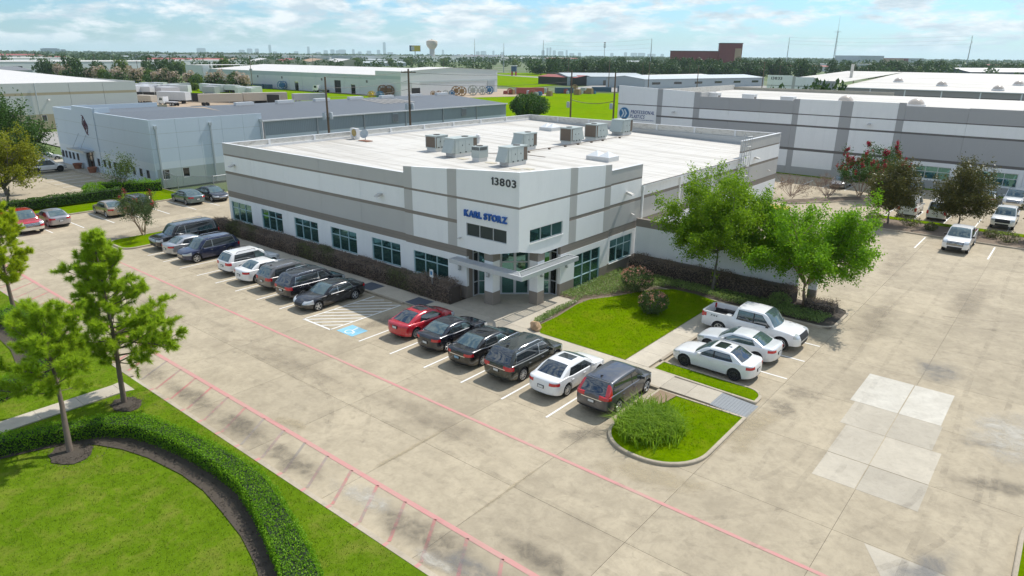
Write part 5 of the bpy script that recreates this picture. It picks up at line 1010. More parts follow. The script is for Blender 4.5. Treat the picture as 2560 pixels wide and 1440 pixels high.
vehicle('cargo_van', 'small white panel van left of the other van behind the magnolias', 'van', VAN, p_white, (-13.1, 83.9, 0), N_, G5, 'five', opts=())
vehicle('cargo_van', 'small white panel van partly hidden behind the right magnolia', 'van', VAN, p_white, (-10.4, 83.9, 0), N_, G5, 'five', opts=('tint',))
vehicle('pickup_truck', 'white pickup with black grille facing out behind the mulch bed', 'pickup', PICK, p_white, (-4.7, 84.7, 0), S_, G5, 'six', opts=('bmir',))
vehicle('pickup_truck', 'silver-white pickup with chrome bumper parked along the grey building', 'pickup', PICK, p_pearl, (-4.9, 97.3, 0), S_, G5, 'six', opts=('cgrille', 'cbump'))
vehicle('parked_sedan', 'white sedan parked along the grey building behind the right magnolia', 'car', SED, p_white, (-7.5, 97.0, 0), N_, G5, 'five')
vehicle('parked_sedan', 'dark sedan glinting in front of the grey building window', 'car', SED, p_dkcharcoal, (-15.4, 97.4, 0), S_, G5, 'five')
vehicle('parked_sedan', 'pale blue-grey sedan half hidden behind the right light green tree', 'car', SED, p_silver, (-23.6, 96.5, 0), S_, G5, 'five')
vehicle('parked_suv', 'white SUV with black wheels in the neighbouring lot by the blue building', 'car', {**SUVL, 'H': 1.82, 'zb': .34, 'r': .41}, p_white, (-110.3, 32.3, 0), N_+.02, None, 'dark', opts=('tint', 'rails', 'clad'))
vehicle('parked_sedan', 'silver sedan farther back behind the white SUV in the neighbouring lot', 'car', SED, p_silver, (-122.5, 36.0, -.1), N_, None, 'five')
# lettering and stickers on the cars
b = MB(); d_ = Vector((-.9, 0, -.44)).normalized(); n_ = Vector((-.44, 0, .9)).normalized(); obox(b, Vector((-1.33, .12, 1.285)), VY, d_, n_, (-.20, .20), (-.07, .07), (.012, .02), m_plate); put('window_sticker', b.mesh('window_sticker'), stk)
b = MB(); b.box(-2.545, -2.538, -.155, .155, .60, .72, plain((0.25, 0.42, 0.55), .5, .1)); put('blue_plate', b.mesh('blue_plate'), stk)
letters(pk, 'FX4', (-15.35, 38.75-1.012, 1.10), VX, -VY, .11, .42, m_num, .02, .01, .3, .06, 'decal_letter')
b = MB(); b.box(-15.9, -15.62, 38.75-1.022, 38.75-1.015, 1.04, 1.26, m_tail); b.build('side_reflector', pk)
# ------------------------------------------------------------------ plants
def rsph(rg, n):
    v = rg.normal(size=(n, 3)); return v/np.linalg.norm(v, axis=1, keepdims=True)
def leaf_cloud(name, C, rg, size, mat, aspect=0.55, upb=0.5, var=0.35, parent=None, **kw):
    """one four-sided leaf at every point of C"""
    C = np.asarray(C, np.float32); n = len(C); nm = rsph(rg, n)+np.array([0, 0, upb]); nm /= np.linalg.norm(nm, axis=1, keepdims=True)
    t = np.cross(nm, rsph(rg, n)); t /= np.linalg.norm(t, axis=1, keepdims=True)+1e-9; s = np.cross(nm, t)
    k = (size*(1+var*(rg.random(n)*2-1)))[:, None]/2; bend = nm*k*0.25
    V = np.stack([C-t*k, C+s*k*aspect+bend, C+t*k, C-s*k*aspect+bend], 1).reshape(-1, 3)
    return put(name, np_mesh(name, V, np.arange(4*n).reshape(-1, 4), mat), parent, **kw)
def blades(name, B, rg, h, w, lean, mat, parent=None, seg=1, **kw):
    """upright grass blades at base points B; seg 2 gives an arching blade"""
    B = np.asarray(B, np.float32); n = len(B); a = rg.random(n)*2*np.pi; d = np.stack([np.cos(a), np.sin(a), 0*a], 1); sd = np.stack([-np.sin(a), np.cos(a), 0*a], 1)
    hh = (h*(0.6+0.8*rg.random(n)))[:, None]; ww = w*(0.7+.6*rg.random(n))[:, None]; ln = (lean*rg.random(n))[:, None]*hh; up_ = np.array([0, 0, 1.0])
    if seg == 1: V = np.stack([B-sd*ww, B+sd*ww, B+up_*hh+d*ln], 1).reshape(-1, 3); F = np.arange(3*n).reshape(-1, 3)
    else:
        m = B+up_*hh*.75+d*ln*.35; e = B+up_*hh*.95+d*ln*1.2; V = np.stack([B-sd*ww, B+sd*ww, m+sd*ww*.8, m-sd*ww*.8, e], 1).reshape(-1, 3); i = np.arange(n)*5
        F = np.concatenate([np.stack([i, i+1, i+2], 1), np.stack([i, i+2, i+3], 1), np.stack([i+3, i+2, i+4], 1)])
    return put(name, np_mesh(name, V, F, mat), parent, **kw)
def in_poly(P, poly):
    x, y = P[:, 0], P[:, 1]; r = np.zeros(len(P), bool); n = len(poly)
    for i in range(n):
        (x0, y0), (x1, y1) = poly[i], poly[(i+1) % n]
        c = ((y0 > y) != (y1 > y)) & (x < (x1-x0)*(y-y0)/((y1-y0) if y1 != y0 else 1e-9)+x0); r ^= c
    return r
def sample_poly(poly, dens, rg):
    a = np.array(poly); lo, hi = a.min(0), a.max(0); n = int(dens*(hi-lo).prod()); P = lo+rg.random((n, 2))*(hi-lo); return P[in_poly(P, poly)]
def grow(b, A, p, d, L, r, depth, rg, P):
    """one branch: wiggly tapering tube, children along it, leaf anchors on the last order"""
    p = Vector(p); d = Vector(d).normalized(); seg = 4; pts = [p.copy()]; rads = [r]; ds = []
    for i in range(seg):
        d = (d+Vector(rg.normal(size=3)*P.get('wig', .14))+Vector((0, 0, P['trop'][min(depth, len(P['trop'])-1)]))).normalized(); p = p+d*(L/seg); pts.append(p.copy()); rads.append(max(.006, r*(1-.72*(i+1)/seg))); ds.append(d.copy())
    if r > P.get('rmin', .012): b.tube(pts, rads, P['bark'], 6 if r > .05 else 4, cap=False)
    if depth == 0:
        for i in range(1, seg+1):
            A.append((tuple(pts[i]), tuple(ds[i-1])))
            A.append((tuple((pts[i]+pts[i-1])/2), tuple(ds[i-1])))
        return
    n = P['n'][depth]
    for k in range(n):
        t = P.get('t0', .3)+(1-P.get('t0', .3))*(k+rg.random()*.8)/n; t = min(t, .999); i = min(seg-1, int(t*seg)); q = pts[i].lerp(pts[i+1], t*seg-i)
        dd = ds[i]; ax = dd.cross(Vector(rg.normal(size=3))).normalized(); ang = R(P['ang'][depth]+rg.normal()*9); nd = rot_about(dd, ax, ang)
        grow(b, A, q, nd, L*P['len'][depth]*(1.15-.55*t)*(0.8+.4*rg.random()), max(.008, r*.5*(1.1-.5*t)), depth-1, rg, P)
    A_end = P.get('tip', True)
    if A_end: grow(b, A, pts[-1], ds[-1], L*P['len'][depth]*.8, max(.008, r*.3), depth-1, rg, P)
def leaf_tree(name, label, loc, seed, P, stems, leafmat, nleaf, lsize, spread, cat='tree', group=None, flowers=None, upb=.5, squash=None, droop=0.0):
    """stems [(offset, dir, length, radius, depth)]"""
    rg = np.random.default_rng(seed); t = thing(name, label, cat, loc, 0, group); b = MB(); A = []
    for o, d, L, r, dep in stems: grow(b, A, o, d, L, r, dep, rg, P)
    put('trunk', b.mesh('trunk', smooth=60), t); P0 = np.array([a[0] for a in A]); n = len(P0)
    idx = rg.integers(0, n, nleaf); C = P0[idx]+rg.normal(size=(nleaf, 3))*spread; C[:, 2] -= droop*np.abs(rg.normal(size=nleaf))
    C = C[C[:, 2] > .25]
    leaf_cloud('crown', C, rg, lsize, leafmat, parent=t, upb=upb)
    if flowers:
        fm, nf, fs, zmin = flowers; top = P0[P0[:, 2] > zmin]; ctr = P0.mean(0); far = top[np.argsort(-np.linalg.norm(top-ctr, axis=1))][:max(8, len(top)//3)]; cl = far[rg.integers(0, len(far), nf)]
        F = np.repeat(cl, 14, 0)+rg.normal(size=(nf*14, 3))*np.array([.07, .07, .13]); F[:, 2] += .12; leaf_cloud('blossom', F, rg, fs, fm, aspect=.9, parent=t)
    return t
ELM = dict(bark=m_bark_grey, trop=(.02, .05, .07), n=(0, 6, 6, 7), ang=(0, 42, 44, 46), len=(0, .52, .55, .6), wig=.13, t0=.22)
def vase(n, elev, L, r, h0, rg, depth=2, spread=.06):
    out = []
    for k in range(n):
        a = 2*math.pi*(k+.5*rg.random())/n; e = R(elev+rg.normal()*10); out.append(((math.cos(a)*spread, math.sin(a)*spread, h0+rg.random()*.5), (math.cos(a)*math.cos(e), math.sin(a)*math.cos(e), math.sin(e)), L*(.85+.3*rg.random()), r, depth))
    return out
rg = np.random.default_rng(5)
EL1 = {**ELM, 'trop': (-.03, .02, .05)}
leaf_tree('elm_tree', 'yellow-green tree with a slim straight trunk, left of the pair by the screen wall', (-18.25, 44.6, .1), 11, EL1, [((0, 0, -.1), (0.02, 0, 1), 3.6, .13, 0)]+vase(11, 30, 3.4, .075, 2.9, rg)+vase(7, 62, 3.5, .08, 3.2, rg), m_elm_y, 52000, .15, .18, group='light green trees by the screen wall', droop=.08)
leaf_tree('elm_tree', 'bright green tree with several stems, right of the pair at the screen wall end', (-12.4, 46.2, .1), 23, {**EL1, 'bark': m_bark_red}, [((0, 0, -.1), (0, 0, 1), 1.6, .17, 0)]+vase(6, 62, 4.2, .085, 1.2, rg)+vase(11, 24, 3.2, .06, 2.9, rg), m_elm, 52000, .15, .18, group='light green trees by the screen wall', droop=.08)
MAG = dict(bark=m_bark_grey, trop=(.05, .1, .1), n=(0, 7, 7, 8), ang=(0, 45, 50, 55), len=(0, .5, .5, .5), wig=.12, t0=.1)
leaf_tree('magnolia_tree', 'bronze-green magnolia left of the other one in the mulch bed', (-13.75, 76.7, .1), 31, MAG, [((0, 0, -.1), (0, 0, 1), 1.6, .12, 0)]+vase(10, 22, 1.9, .05, 1.3, rg)+vase(9, 42, 2.5, .05, 1.9, rg)+vase(6, 75, 2.7, .05, 2.2, rg), m_magn, 19000, .18, .19, group='magnolias in the mulch bed')
leaf_tree('magnolia_tree', 'bronze-green magnolia behind the white pickup facing the camera', (-8.1, 79.3, .1), 37, MAG, [((0, 0, -.1), (0, 0, 1), 1.6, .12, 0)]+vase(10, 16, 2.2, .05, 1.2, rg)+vase(9, 42, 2.8, .05, 1.9, rg)+vase(6, 75, 2.9, .05, 2.4, rg), m_magn, 19000, .18, .2, group='magnolias in the mulch bed')
leaf_tree('magnolia_tree', 'bronze-green magnolia at the right frame edge in the mulch bed', (-0.6, 78.2, .1), 39, MAG, [((0, 0, -.1), (0, 0, 1), 1.6, .12, 0)]+vase(10, 16, 2.0, .05, 1.2, rg)+vase(9, 42, 2.4, .05, 1.9, rg), m_magn, 8000, .17, .18, group='magnolias in the mulch bed')
CRAPE = dict(bark=m_bark_red, trop=(.03, .04, .02), n=(0, 5, 5), ang=(0, 32, 34), len=(0, .5, .5), wig=.1, t0=.45)
leaf_tree('crape_myrtle', 'small multi-stem tree with a few red blossoms at the left end of the parked row', (-64.3, 25.4, .1), 41, CRAPE, vase(7, 62, 2.5, .05, 0.0, rg, 2, .10), m_rose, 6500, .12, .16, flowers=(m_flower_red, 14, .10, 3.0), group='flowering crape myrtles')
leaf_tree('crape_myrtle', 'red flowering small tree in front of the grey building, shorter of two', (-19.6, 89.5, .1), 43, CRAPE, vase(9, 66, 3.2, .05, 0.0, rg, 2, .12), m_oak, 7500, .17, .2, flowers=(m_flower_red, 55, .17, 3.0), group='flowering crape myrtles')
leaf_tree('crape_myrtle', 'taller red flowering small tree in front of the grey building', (-18.4, 93.0, .0), 47, CRAPE, vase(10, 62, 4.1, .05, 0.0, rg, 2, .12), m_oak, 8500, .18, .24, flowers=(m_flower_red, 110, .19, 3.3), group='flowering crape myrtles')
BARE = {**CRAPE, 'bark': plain((0.22, 0.14, 0.115), 0.9, 0.2, name='twig')}
leaf_tree('brown_shrub', 'twiggy round brown shrub beside the far corner of the office warehouse', (-25.6, 83.3, .1), 51, {**BARE, 'rmin': .004}, vase(14, 52, 2.0, .03, 0.0, rg, 2, .15), m_loro, 1800, .10, .15, cat='shrub')
leaf_tree('brown_shrub', 'twiggy brown shrub behind the right light green tree', (-22.6, 87.0, .1), 52, {**BARE, 'rmin': .004}, vase(14, 52, 1.9, .03, 0.0, rg, 2, .15), m_loro, 1800, .10, .15, cat='shrub')
OAK = dict(bark=m_bark_grey, trop=(.0, .03, .05, .05), n=(0, 6, 6, 6), ang=(0, 45, 48, 50), len=(0, .52, .52, .55), wig=.14, t0=.25)
leaf_tree('oak_tree', 'large dark green tree filling the left edge above the hedge', (-95.5, 23.6, -.05), 61, OAK, [((0, 0, -.1), (0, 0, 1), 3.4, .28, 0)]+vase(9, 32, 5.0, .13, 2.6, rg)+vase(8, 52, 5.6, .13, 3.0, rg)+vase(5, 78, 6.0, .13, 3.2, rg), m_oak, 30000, .24, .28)
leaf_tree('oak_tree', 'yellow-green tree in front of the large dark one at the left edge', (-86.8, 21.3, .1), 67, OAK, [((0, 0, -.1), (0, 0, 1), 2.4, .18, 0)]+vase(8, 30, 3.2, .09, 2.0, rg)+vase(8, 58, 3.6, .09, 2.4, rg), m_oak_y, 16000, .20, .24)
leaf_tree('small_tree', 'thin airy young tree behind the clipped hedge', (-87.6, 33.2, .1), 71, OAK, vase(7, 66, 2.6, .04, 0.1, rg), m_far_tree2, 2600, .15, .25)
# ---- pines
def pine(label, loc, seed, trunk, z0, z1, prof, ntw, mat, nlen=.24, nn=22, tufts=6, group='young pines on the front lawn'):
    """trunk: path points; whorls of limbs from z0 to z1, limb length prof(f, azimuth)"""
    rg = np.random.default_rng(seed); t = thing('pine_tree', label, 'tree', loc, 0, group); b = MB(); H = trunk[-1][2]
    n = len(trunk); b.tube(trunk, [max(.02, .135*(1-.86*p[2]/H)) for p in trunk], m_bark, 8); T = [Vector(p) for p in trunk]
    def at(z):
        for i in range(n-1):
            if T[i].z <= z <= T[i+1].z: return T[i].lerp(T[i+1], (z-T[i].z)/(T[i+1].z-T[i].z))
        return T[-1]
    C, D = [], []
    z = z0; k = 0
    while z < z1:
        for j in range(4):
            a = k*2.4+j*1.571+rg.normal()*.3; f = (z-z0)/(z1-z0); L = prof(f, a)*(.8+.4*rg.random())
            if L < .25: continue
            p = at(z); el = R(8+38*f+rg.normal()*8); d = Vector((math.cos(a)*math.cos(el), math.sin(a)*math.cos(el), math.sin(el))); pts = [p]; seg = 5
            for i in range(seg): d = (d+Vector((0, 0, .07))+Vector(rg.normal(size=3)*.09)).normalized(); pts.append(pts[-1]+d*L/seg)
            b.tube(pts, [max(.007, .038*(L/2.5)*(1-.8*i/seg)) for i in range(seg+1)], m_bark, 5, cap=False)
            ns = max(3, int(L*ntw))
            for q in range(ns):
                tt = .30+.70*(q+rg.random())/ns; i = min(seg-1, int(tt*seg)); s = pts[i].lerp(pts[i+1], min(1, tt*seg-i)); dd = (pts[i+1]-pts[i]).normalized()
                sd = (dd*.7+Vector(rg.normal(size=3)*.55)+Vector((0, 0, .35))).normalized(); sl = (.25+.40*rg.random())*(1.15-.5*tt)*min(1.2, .5+L/3)
                e = s+sd*sl; b.tube([s, e], [.012, .006], m_bark, 3, cap=False)
                for w in range(tufts): u = .35+.65*w/(tufts-1); C.append(tuple(s+sd*sl*u)); D.append(tuple(sd))
            for w in range(3): C.append(tuple(pts[-1]-d*.07*w)); D.append(tuple(d))
        z += (.30+.09*rg.random()); k += 1
    for w in range(8): C.append(tuple(T[-1]+Vector((0, 0, -.07*w)))); D.append((0, 0, 1))
    C = np.array(C); D = np.array(D); N = len(C); Cn = np.repeat(C, nn, 0); Dn = np.repeat(D, nn, 0)*.85+rsph(rg, N*nn); Dn /= np.linalg.norm(Dn, axis=1, keepdims=True)
    s = np.cross(Dn, rsph(rg, N*nn)); s /= np.linalg.norm(s, axis=1, keepdims=True)+1e-9; ln = (nlen*(.7+.5*rg.random(N*nn)))[:, None]; wd = .011
    V = np.stack([Cn-s*wd, Cn+s*wd, Cn+Dn*ln], 1).reshape(-1, 3); put('trunk', b.mesh('trunk', smooth=60), t)
    put('needles', np_mesh('needles', V, np.arange(3*N*nn).reshape(-1, 3), mat), t); return t, N
toright = math.atan2(.63, .77); toleft = toright+math.pi; toward = math.atan2(-.77, .63)
def lobe(a, c, w): return max(0.0, math.cos(a-c))**w
pine('tall young pine in a mulch ring right of the front walk', (-32.69, 10.78, .1), 81, [(0, 0, -.1), (-.05, .05, 1.5), (-.02, .1, 3), (-.08, .1, 5), (.0, .05, 7), (0, 0, 8.15)], 2.1, 8.0, lambda f, a: (2.15*(1-f)**.62+.25)*(.82+.25*math.sin(a*3+f*9))*(1+.75*lobe(a, toright, 3)*(1 if f < .38 else .1)) if f > .05 else 2.2*lobe(a, toright, 1)+.6, 9.0, m_pine, nn=24)
pine('shorter bent young pine in a mulch ring on the near lawn', (-29.89, 7.49, .1), 83, [(0, 0, -.1), (-.25, .1, 1.0), (-.65, .25, 1.9), (-.85, .3, 2.8), (-.95, .3, 4.2), (-1.0, .35, 5.9)], 2.5, 5.85, lambda f, a: (2.15*(1-f)**.6+.3)*(.8+.3*math.sin(a*2+f*7)), 9.0, m_pine, nn=24)
pine('thin yellow-green pine at the left frame edge', (-50.0, 11.3, .1), 87, [(0, 0, -.1), (-.1, 0, 2), (-.1, .05, 4), (-.05, 0, 6.3)], 2.0, 6.2, lambda f, a: (1.9*(1-f)**.5+.5)*(.5+.7*f), 7.5, m_pine_y)
# ---- hedges: leaf-covered bands
def hedge(name, label, outer, inner, h, seed, mat, core, dens=420, size=.075, lump=.06, z0=.1, cat='hedge', gap=0.0, mat2=None, frac2=0.0, group=None):
    rg = np.random.default_rng(seed); n = len(outer); t = thing(name, label, cat, (sum(p[0] for p in outer)/n, sum(p[1] for p in outer)/n, z0), 0, group); b = MB(); ox, oy = t.location.x, t.location.y
    O = [Vector((p[0]-ox, p[1]-oy)) for p in outer]; I = [Vector((p[0]-ox, p[1]-oy)) for p in inner]; s = .10; hh = h*.88
    for i in range(n-1):
        q = []
        for a, c in ((O[i], I[i]), (O[i+1], I[i+1])):
            m = (c-a).normalized()*s; q.append((a+m, c-m))
        (a0, c0), (a1, c1) = q; zl = gap
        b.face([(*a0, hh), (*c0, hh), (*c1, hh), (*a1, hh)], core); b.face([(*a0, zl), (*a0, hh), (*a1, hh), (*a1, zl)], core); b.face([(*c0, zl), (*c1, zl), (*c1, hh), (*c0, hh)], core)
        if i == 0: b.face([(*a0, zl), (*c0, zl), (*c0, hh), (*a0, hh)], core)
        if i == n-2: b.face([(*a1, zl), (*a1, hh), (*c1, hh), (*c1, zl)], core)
    put('branches', b.mesh('branches'), t)
    P = []
    for i in range(n-1):
        Ls = ((O[i+1]-O[i]).length+(I[i+1]-I[i]).length)/2; Wd = ((O[i]-I[i]).length+(O[i+1]-I[i+1]).length)/2
        for kind, area in (('t', Ls*Wd), ('o', Ls*(h-gap)), ('i', Ls*(h-gap))):
            m = int(area*dens); u = rg.random(m); w = rg.random(m)
            o = np.outer(1-u, O[i])+np.outer(u, O[i+1]); c = np.outer(1-u, I[i])+np.outer(u, I[i+1])
            if kind == 't': xy = o*(1-w)[:, None]+c*w[:, None]; z = np.full(m, h)
            elif kind == 'o': xy = o; z = gap+w*(h-gap)
            else: xy = c; z = gap+w*(h-gap)
            P.append(np.column_stack([xy, z]))
    P = np.concatenate(P); ph = P[:, 0]*1.9+P[:, 1]*2.3; bump = np.sin(ph)*np.sin(P[:, 0]*.9-P[:, 1]*1.4)
    P += rg.normal(size=P.shape)*np.array([lump*.8, lump*.8, lump*.7]); P[:, 2] += bump*lump*1.3*(P[:, 2]/h); P[:, 2] = np.maximum(P[:, 2], .03)
    if mat2 is not None:
        sel = (np.sin(P[:, 0]*.55+1.3)+.5*np.sin(P[:, 1]*3+P[:, 0]*1.7)+rg.normal(size=len(P))*.35) > (1-frac2*2)
        if sel.any(): leaf_cloud('leaves', P[sel], rg, size, mat2, parent=t)
        P = P[~sel]
    leaf_cloud('leaves', P, rg, size, mat, parent=t); return t
HO = [(-33.6, 2.6), (-33.1, 4.3), (-32.58, 5.88), (-31.93, 7.53), (-30.94, 9.43), (-29.92, 10.49), (-28.34, 10.87), (-26.57, 11.15), (-23.92, 11.49), (-21.63, 11.50), (-19.67, 11.05), (-17.93, 10.55), (-16.16, 10.0), (-14.4, 9.3), (-12.6, 8.4)]
HI = [(-32.4, 2.2), (-32.0, 3.9), (-31.59, 5.61), (-31.10, 7.20), (-30.12, 8.85), (-28.98, 9.60), (-27.4, 10.05), (-25.9, 10.30), (-23.5, 10.46), (-21.9, 10.40), (-20.2, 10.0), (-18.6, 9.5), (-17.0, 8.95), (-15.2, 8.2), (-13.4, 7.3)]
sheet('planting_bed', HO+[(-14.4, 6.4), (-16.1, 8.0), (-17.61, 8.69), (-18.1, 8.87), (-19.64, 9.28), (-21.45, 9.55), (-23.18, 9.75), (-24.85, 9.72), (-27.07, 9.40), (-28.52, 9.0), (-29.7, 8.45), (-30.7, 7.7), (-31.2, 6.5), (-31.6, 5.2), (-32.0, 3.8), (-32.6, 2.0)][0:], .125, m_mulch, kind='structure')
hs = lambda A, B, f: [(a[0]+(c[0]-a[0])*f, a[1]+(c[1]-a[1])*f) for a, c in zip(A, B)]
hedge('curved_hedge', 'clipped green hedge curving across the near lawn', hs(HO, HI, .06), hs(HO, HI, .92), .68, 91, m_hedge, m_core_g, 620, .072, .05)
mir = lambda P: [(-69.3-x, y) for x, y in P]
MO, MI = mir(HO)[:11], mir(HI)[:11]
sheet('planting_bed', [(x, y) for x, y in mir(HO)][:12]+[(-48.2, 9.2), (-46.0, 9.4), (-43.8, 9.3), (-41.5, 8.9), (-39.8, 8.2), (-38.6, 7.2), (-37.9, 5.6), (-37.0, 2.0)], .126, m_mulch, kind='structure')
hedge('curved_hedge', 'clipped green hedge left of the front walk at the frame edge', MO, MI, .80, 92, m_hedge, m_core_g, 330, .08, .05)
hedge('clipped_hedge', 'clipped dark hedge with bare stems between the two parking lots', [(-84.0, 15.0), (-84.0, 20), (-83.9, 25), (-83.9, 31.2)], [(-82.9, 15.0), (-82.9, 20), (-82.9, 25), (-82.9, 31.2)], 1.25, 93, m_hedge_dk, m_core_g, 170, .13, .07, gap=.25)
hedge('clipped_hedge', 'short green hedge beside the mesh fence', [(-89.3, 31.2), (-87.4, 34.2), (-85.9, 37.0)], [(-88.2, 30.8), (-86.2, 33.8), (-84.6, 36.4)], 1.15, 94, m_hedge, m_core_g, 170, .13, .12)
hx = np.linspace(-62.4, -31.0, 22)
hedge('facade_hedge', 'long purple-brown hedge under the front windows', [(x, 31.95) for x in hx], [(x, 30.72+.12*math.sin(x*1.7)) for x in hx], 0.95, 95, m_loro, m_core_b, 430, .085, .11, mat2=m_loro_g, frac2=.22)
hedge('facade_hedge', 'taller rounded end of the purple-brown hedge beside the entrance', [(-34.6, 31.9), (-33.0, 31.9), (-31.8, 31.9), (-30.65, 31.9)], [(-34.6, 30.75), (-33.0, 30.62), (-31.8, 30.62), (-30.65, 30.7)], 1.2, 96, m_loro, m_core_b, 430, .085, .12)
hx = np.linspace(-25.6, -13.0, 12)
hedge('wall_hedge', 'dark purple-brown shrub row at the foot of the screen wall', [(x, 46.7) for x in hx], [(x, 45.35+.18*math.sin(x*2.1)) for x in hx], 0.95, 97, m_loro, m_core_b, 300, .10, .14)
hedge('wall_hedge', 'low brownish shrub at the rounded end of the planted island', [(-12.2, 46.6), (-11.2, 46.7), (-10.3, 46.5)], [(-12.2, 45.4), (-11.2, 45.2), (-10.3, 45.4)], .6, 98, m_loro_g, m_core_b, 300, .09, .12, mat2=m_loro, frac2=.4, cat='shrub')
# ---- low ground cover round the lawn
rg = np.random.default_rng(17)
GC = [[(-25.95, 36.9), (-24.55, 36.95), (-24.35, 37.8), (-23.4, 39.4), (-22.8, 40.9), (-22.1, 42.6), (-20.7, 43.75), (-18.6, 43.8), (-16.9, 43.3), (-15.4, 43.25), (-12.5, 43.2), (-10.5, 43.2), (-10.2, 45.0), (-13, 45.3), (-18, 45.2), (-22, 45.1), (-25.95, 45.0)], [(-24.42, 36.9), (-24.55, 34.2), (-24.35, 32.0), (-24.0, 31.3), (-23.85, 32.0), (-24.0, 34.0), (-24.2, 36.0), (-24.3, 36.9)]]
gct = thing('ground_cover', 'pale green low ground cover edging the entrance lawn', 'ground cover', (-24, 40, .1)); gct['kind'] = 'stuff'
for i, (pg, den) in enumerate(((GC[0], 420), (GC[1], 700))):
    q = sample_poly(pg, den, rg); C = np.column_stack([q[:, 0]+24, q[:, 1]-40, .10+rg.random(len(q))*.22]); o = leaf_cloud('leaves', C, rg, .10, m_jasm, parent=gct); o['kind'] = 'stuff'
def round_shrub(name, label, loc, rr, h, seed, mat, n, ls, fm=None, nf=0, fs=.1, group=None):
    rg = np.random.default_rng(seed); t = thing(name, label, 'shrub', loc, 0, group); b = MB()
    for k in range(7): a = k*.9; b.tube([(0, 0, 0), (math.cos(a)*rr*.35, math.sin(a)*rr*.35, h*.45), (math.cos(a)*rr*.6, math.sin(a)*rr*.6, h*.8)], [.03, .02, .008], m_bark, 4)
    put('stems', b.mesh('stems'), t); d = rsph(rg, n); rad = (.45+.55*rg.random(n)**.45)[:, None]; lum = 1+.16*np.sin(d[:, :1]*7)*np.sin(d[:, 1:2]*6+1)
    C = d*rad*lum*np.array([rr, rr, h*.52]); C[:, 2] += h*.52; C[:, 2] = np.maximum(C[:, 2], .04); leaf_cloud('leaves', C, rg, ls, mat, parent=t)
    if fm:
        d = rsph(rg, nf); d[:, 2] = np.abs(d[:, 2])*.9+.1; C = np.repeat(d*np.array([rr, rr, h*.5]), 6, 0)+rg.normal(size=(nf*6, 3))*.05; C[:, 2] += h*.54; leaf_cloud('blossom', C, rg, fs, fm, aspect=.9, parent=t)
    return t
round_shrub('rose_shrub', 'rounded shrub with coral flowers against the ground cover, farther of two', (-22.4, 41.2, .12), 1.15, 1.75, 101, m_rose, 3600, .10, m_flower_pink, 70, .09)
round_shrub('rose_shrub', 'pale rounded shrub with few pink flowers on the entrance lawn', (-19.4, 38.0, .12), .95, 1.5, 103, m_rose, 3200, .10, m_flower_pink, 45, .08)
round_shrub('field_bush', 'large round dark bush on the bright field behind the white roof', (-118, 150, -.2), 5.2, 6.2, 105, m_oak, 9000, .45)
round_shrub('green_shrub', 'bright green shrub behind the clipped hedge end', (-87.2, 29.8, .1), 1.2, 1.5, 107, m_hedge, 1800, .15)
round_shrub('green_shrub', 'small pale green shrub under the right light green tree', (-13.6, 44.9, .1), .75, .95, 108, m_jasm, 1400, .10)
for k, (x, y, r_, h_) in enumerate(((-15.0, 76.5, .9, 1.0), (-11.8, 77.0, 1.0, 1.0), (-9.9, 76.2, .6, .8), (-5.0, 76.8, .7, .8), (-3.6, 75.8, .9, 1.0), (-1.6, 76.6, .9, 1.1))):
    round_shrub('low_shrub', ('sparse low shrub in the mulch bed %s' % ('left of the first magnolia', 'between the magnolias', 'left of the white pickup facing out', 'right of the white pickup facing out', 'near the right frame edge', 'at the right frame edge')[k]), (x, y, .12), r_, h_, 200+k, m_loro_g, 700, .13, group='low shrubs in the mulch bed')
# ornamental grass on the island
q = rg.normal(size=(1400, 2))*np.array([.75, .85])+np.array([-12.55, 24.85]); q = q[in_poly(q, [(-13.75, 27.2), (-13.75, 24.2), (-12.6, 22.95), (-11.2, 23.1), (-10.6, 23.9), (-10.9, 25.6), (-11.8, 26.6), (-12.8, 27.4)])]
t = thing('ornamental_grass', 'tall arching grass clump at the rounded end of the island', 'grass', (-12.45, 24.75, .12)); cen = np.array([-12.45, 24.75])
Bp = np.column_stack([q-cen, np.full(len(q), .02)]); blades('blades', np.repeat(Bp, 3, 0)+rg.normal(size=(len(Bp)*3, 3))*np.array([.05, .05, 0]), rg, .60, .017, 1.2, m_blade, t, 2)
# short lawn blades
exb = sample_poly([(-60, -3), (-12, -3), (-13, 12.10), (-60, 12.10)], 75, rg); x, y = exb[:, 0], exb[:, 1]
keep = ~((x > -35.1) & (x < -33.8)) & ~in_poly(exb, HO+HI[::-1])
bedp = HO+[(-14.4, 6.4), (-16.1, 8.0), (-17.61, 8.69), (-19.64, 9.28), (-21.45, 9.55), (-23.18, 9.75), (-24.85, 9.72), (-27.07, 9.40), (-28.52, 9.0), (-29.7, 8.45), (-30.7, 7.7), (-31.2, 6.5), (-31.6, 5.2), (-32.0, 3.8), (-32.6, 2.0)]
keep &= ~in_poly(exb, bedp) & (np.hypot((x+32.5)/.85, (y-10.8)/.6) > 1) & (np.hypot((x+29.85)/.95, (y-7.5)/.75) > 1); exb = exb[keep]
o = blades('grass', np.column_stack([np.repeat(exb, 2, 0)+rg.normal(size=(len(exb)*2, 2))*.03, np.full(len(exb)*2, .085)]), rg, .05, .012, .6, m_blade_lawn, kind='stuff')
o['label'] = 'short mown grass on the near lawn'; o['category'] = 'grass'
GP = [(lawn_poly, 70, .13), ([(-13.8, 26.2), (-12.6, 28.6), (-9.65, 28.65), (-9.65, 25.2), (-10.6, 23.6), (-12.5, 23.0), (-13.8, 24.5)], 70, .14), ([(-15.3, 30.75), (-9.8, 30.6), (-9.8, 31.5), (-10.5, 31.8), (-15.3, 31.8)], 70, .13)]
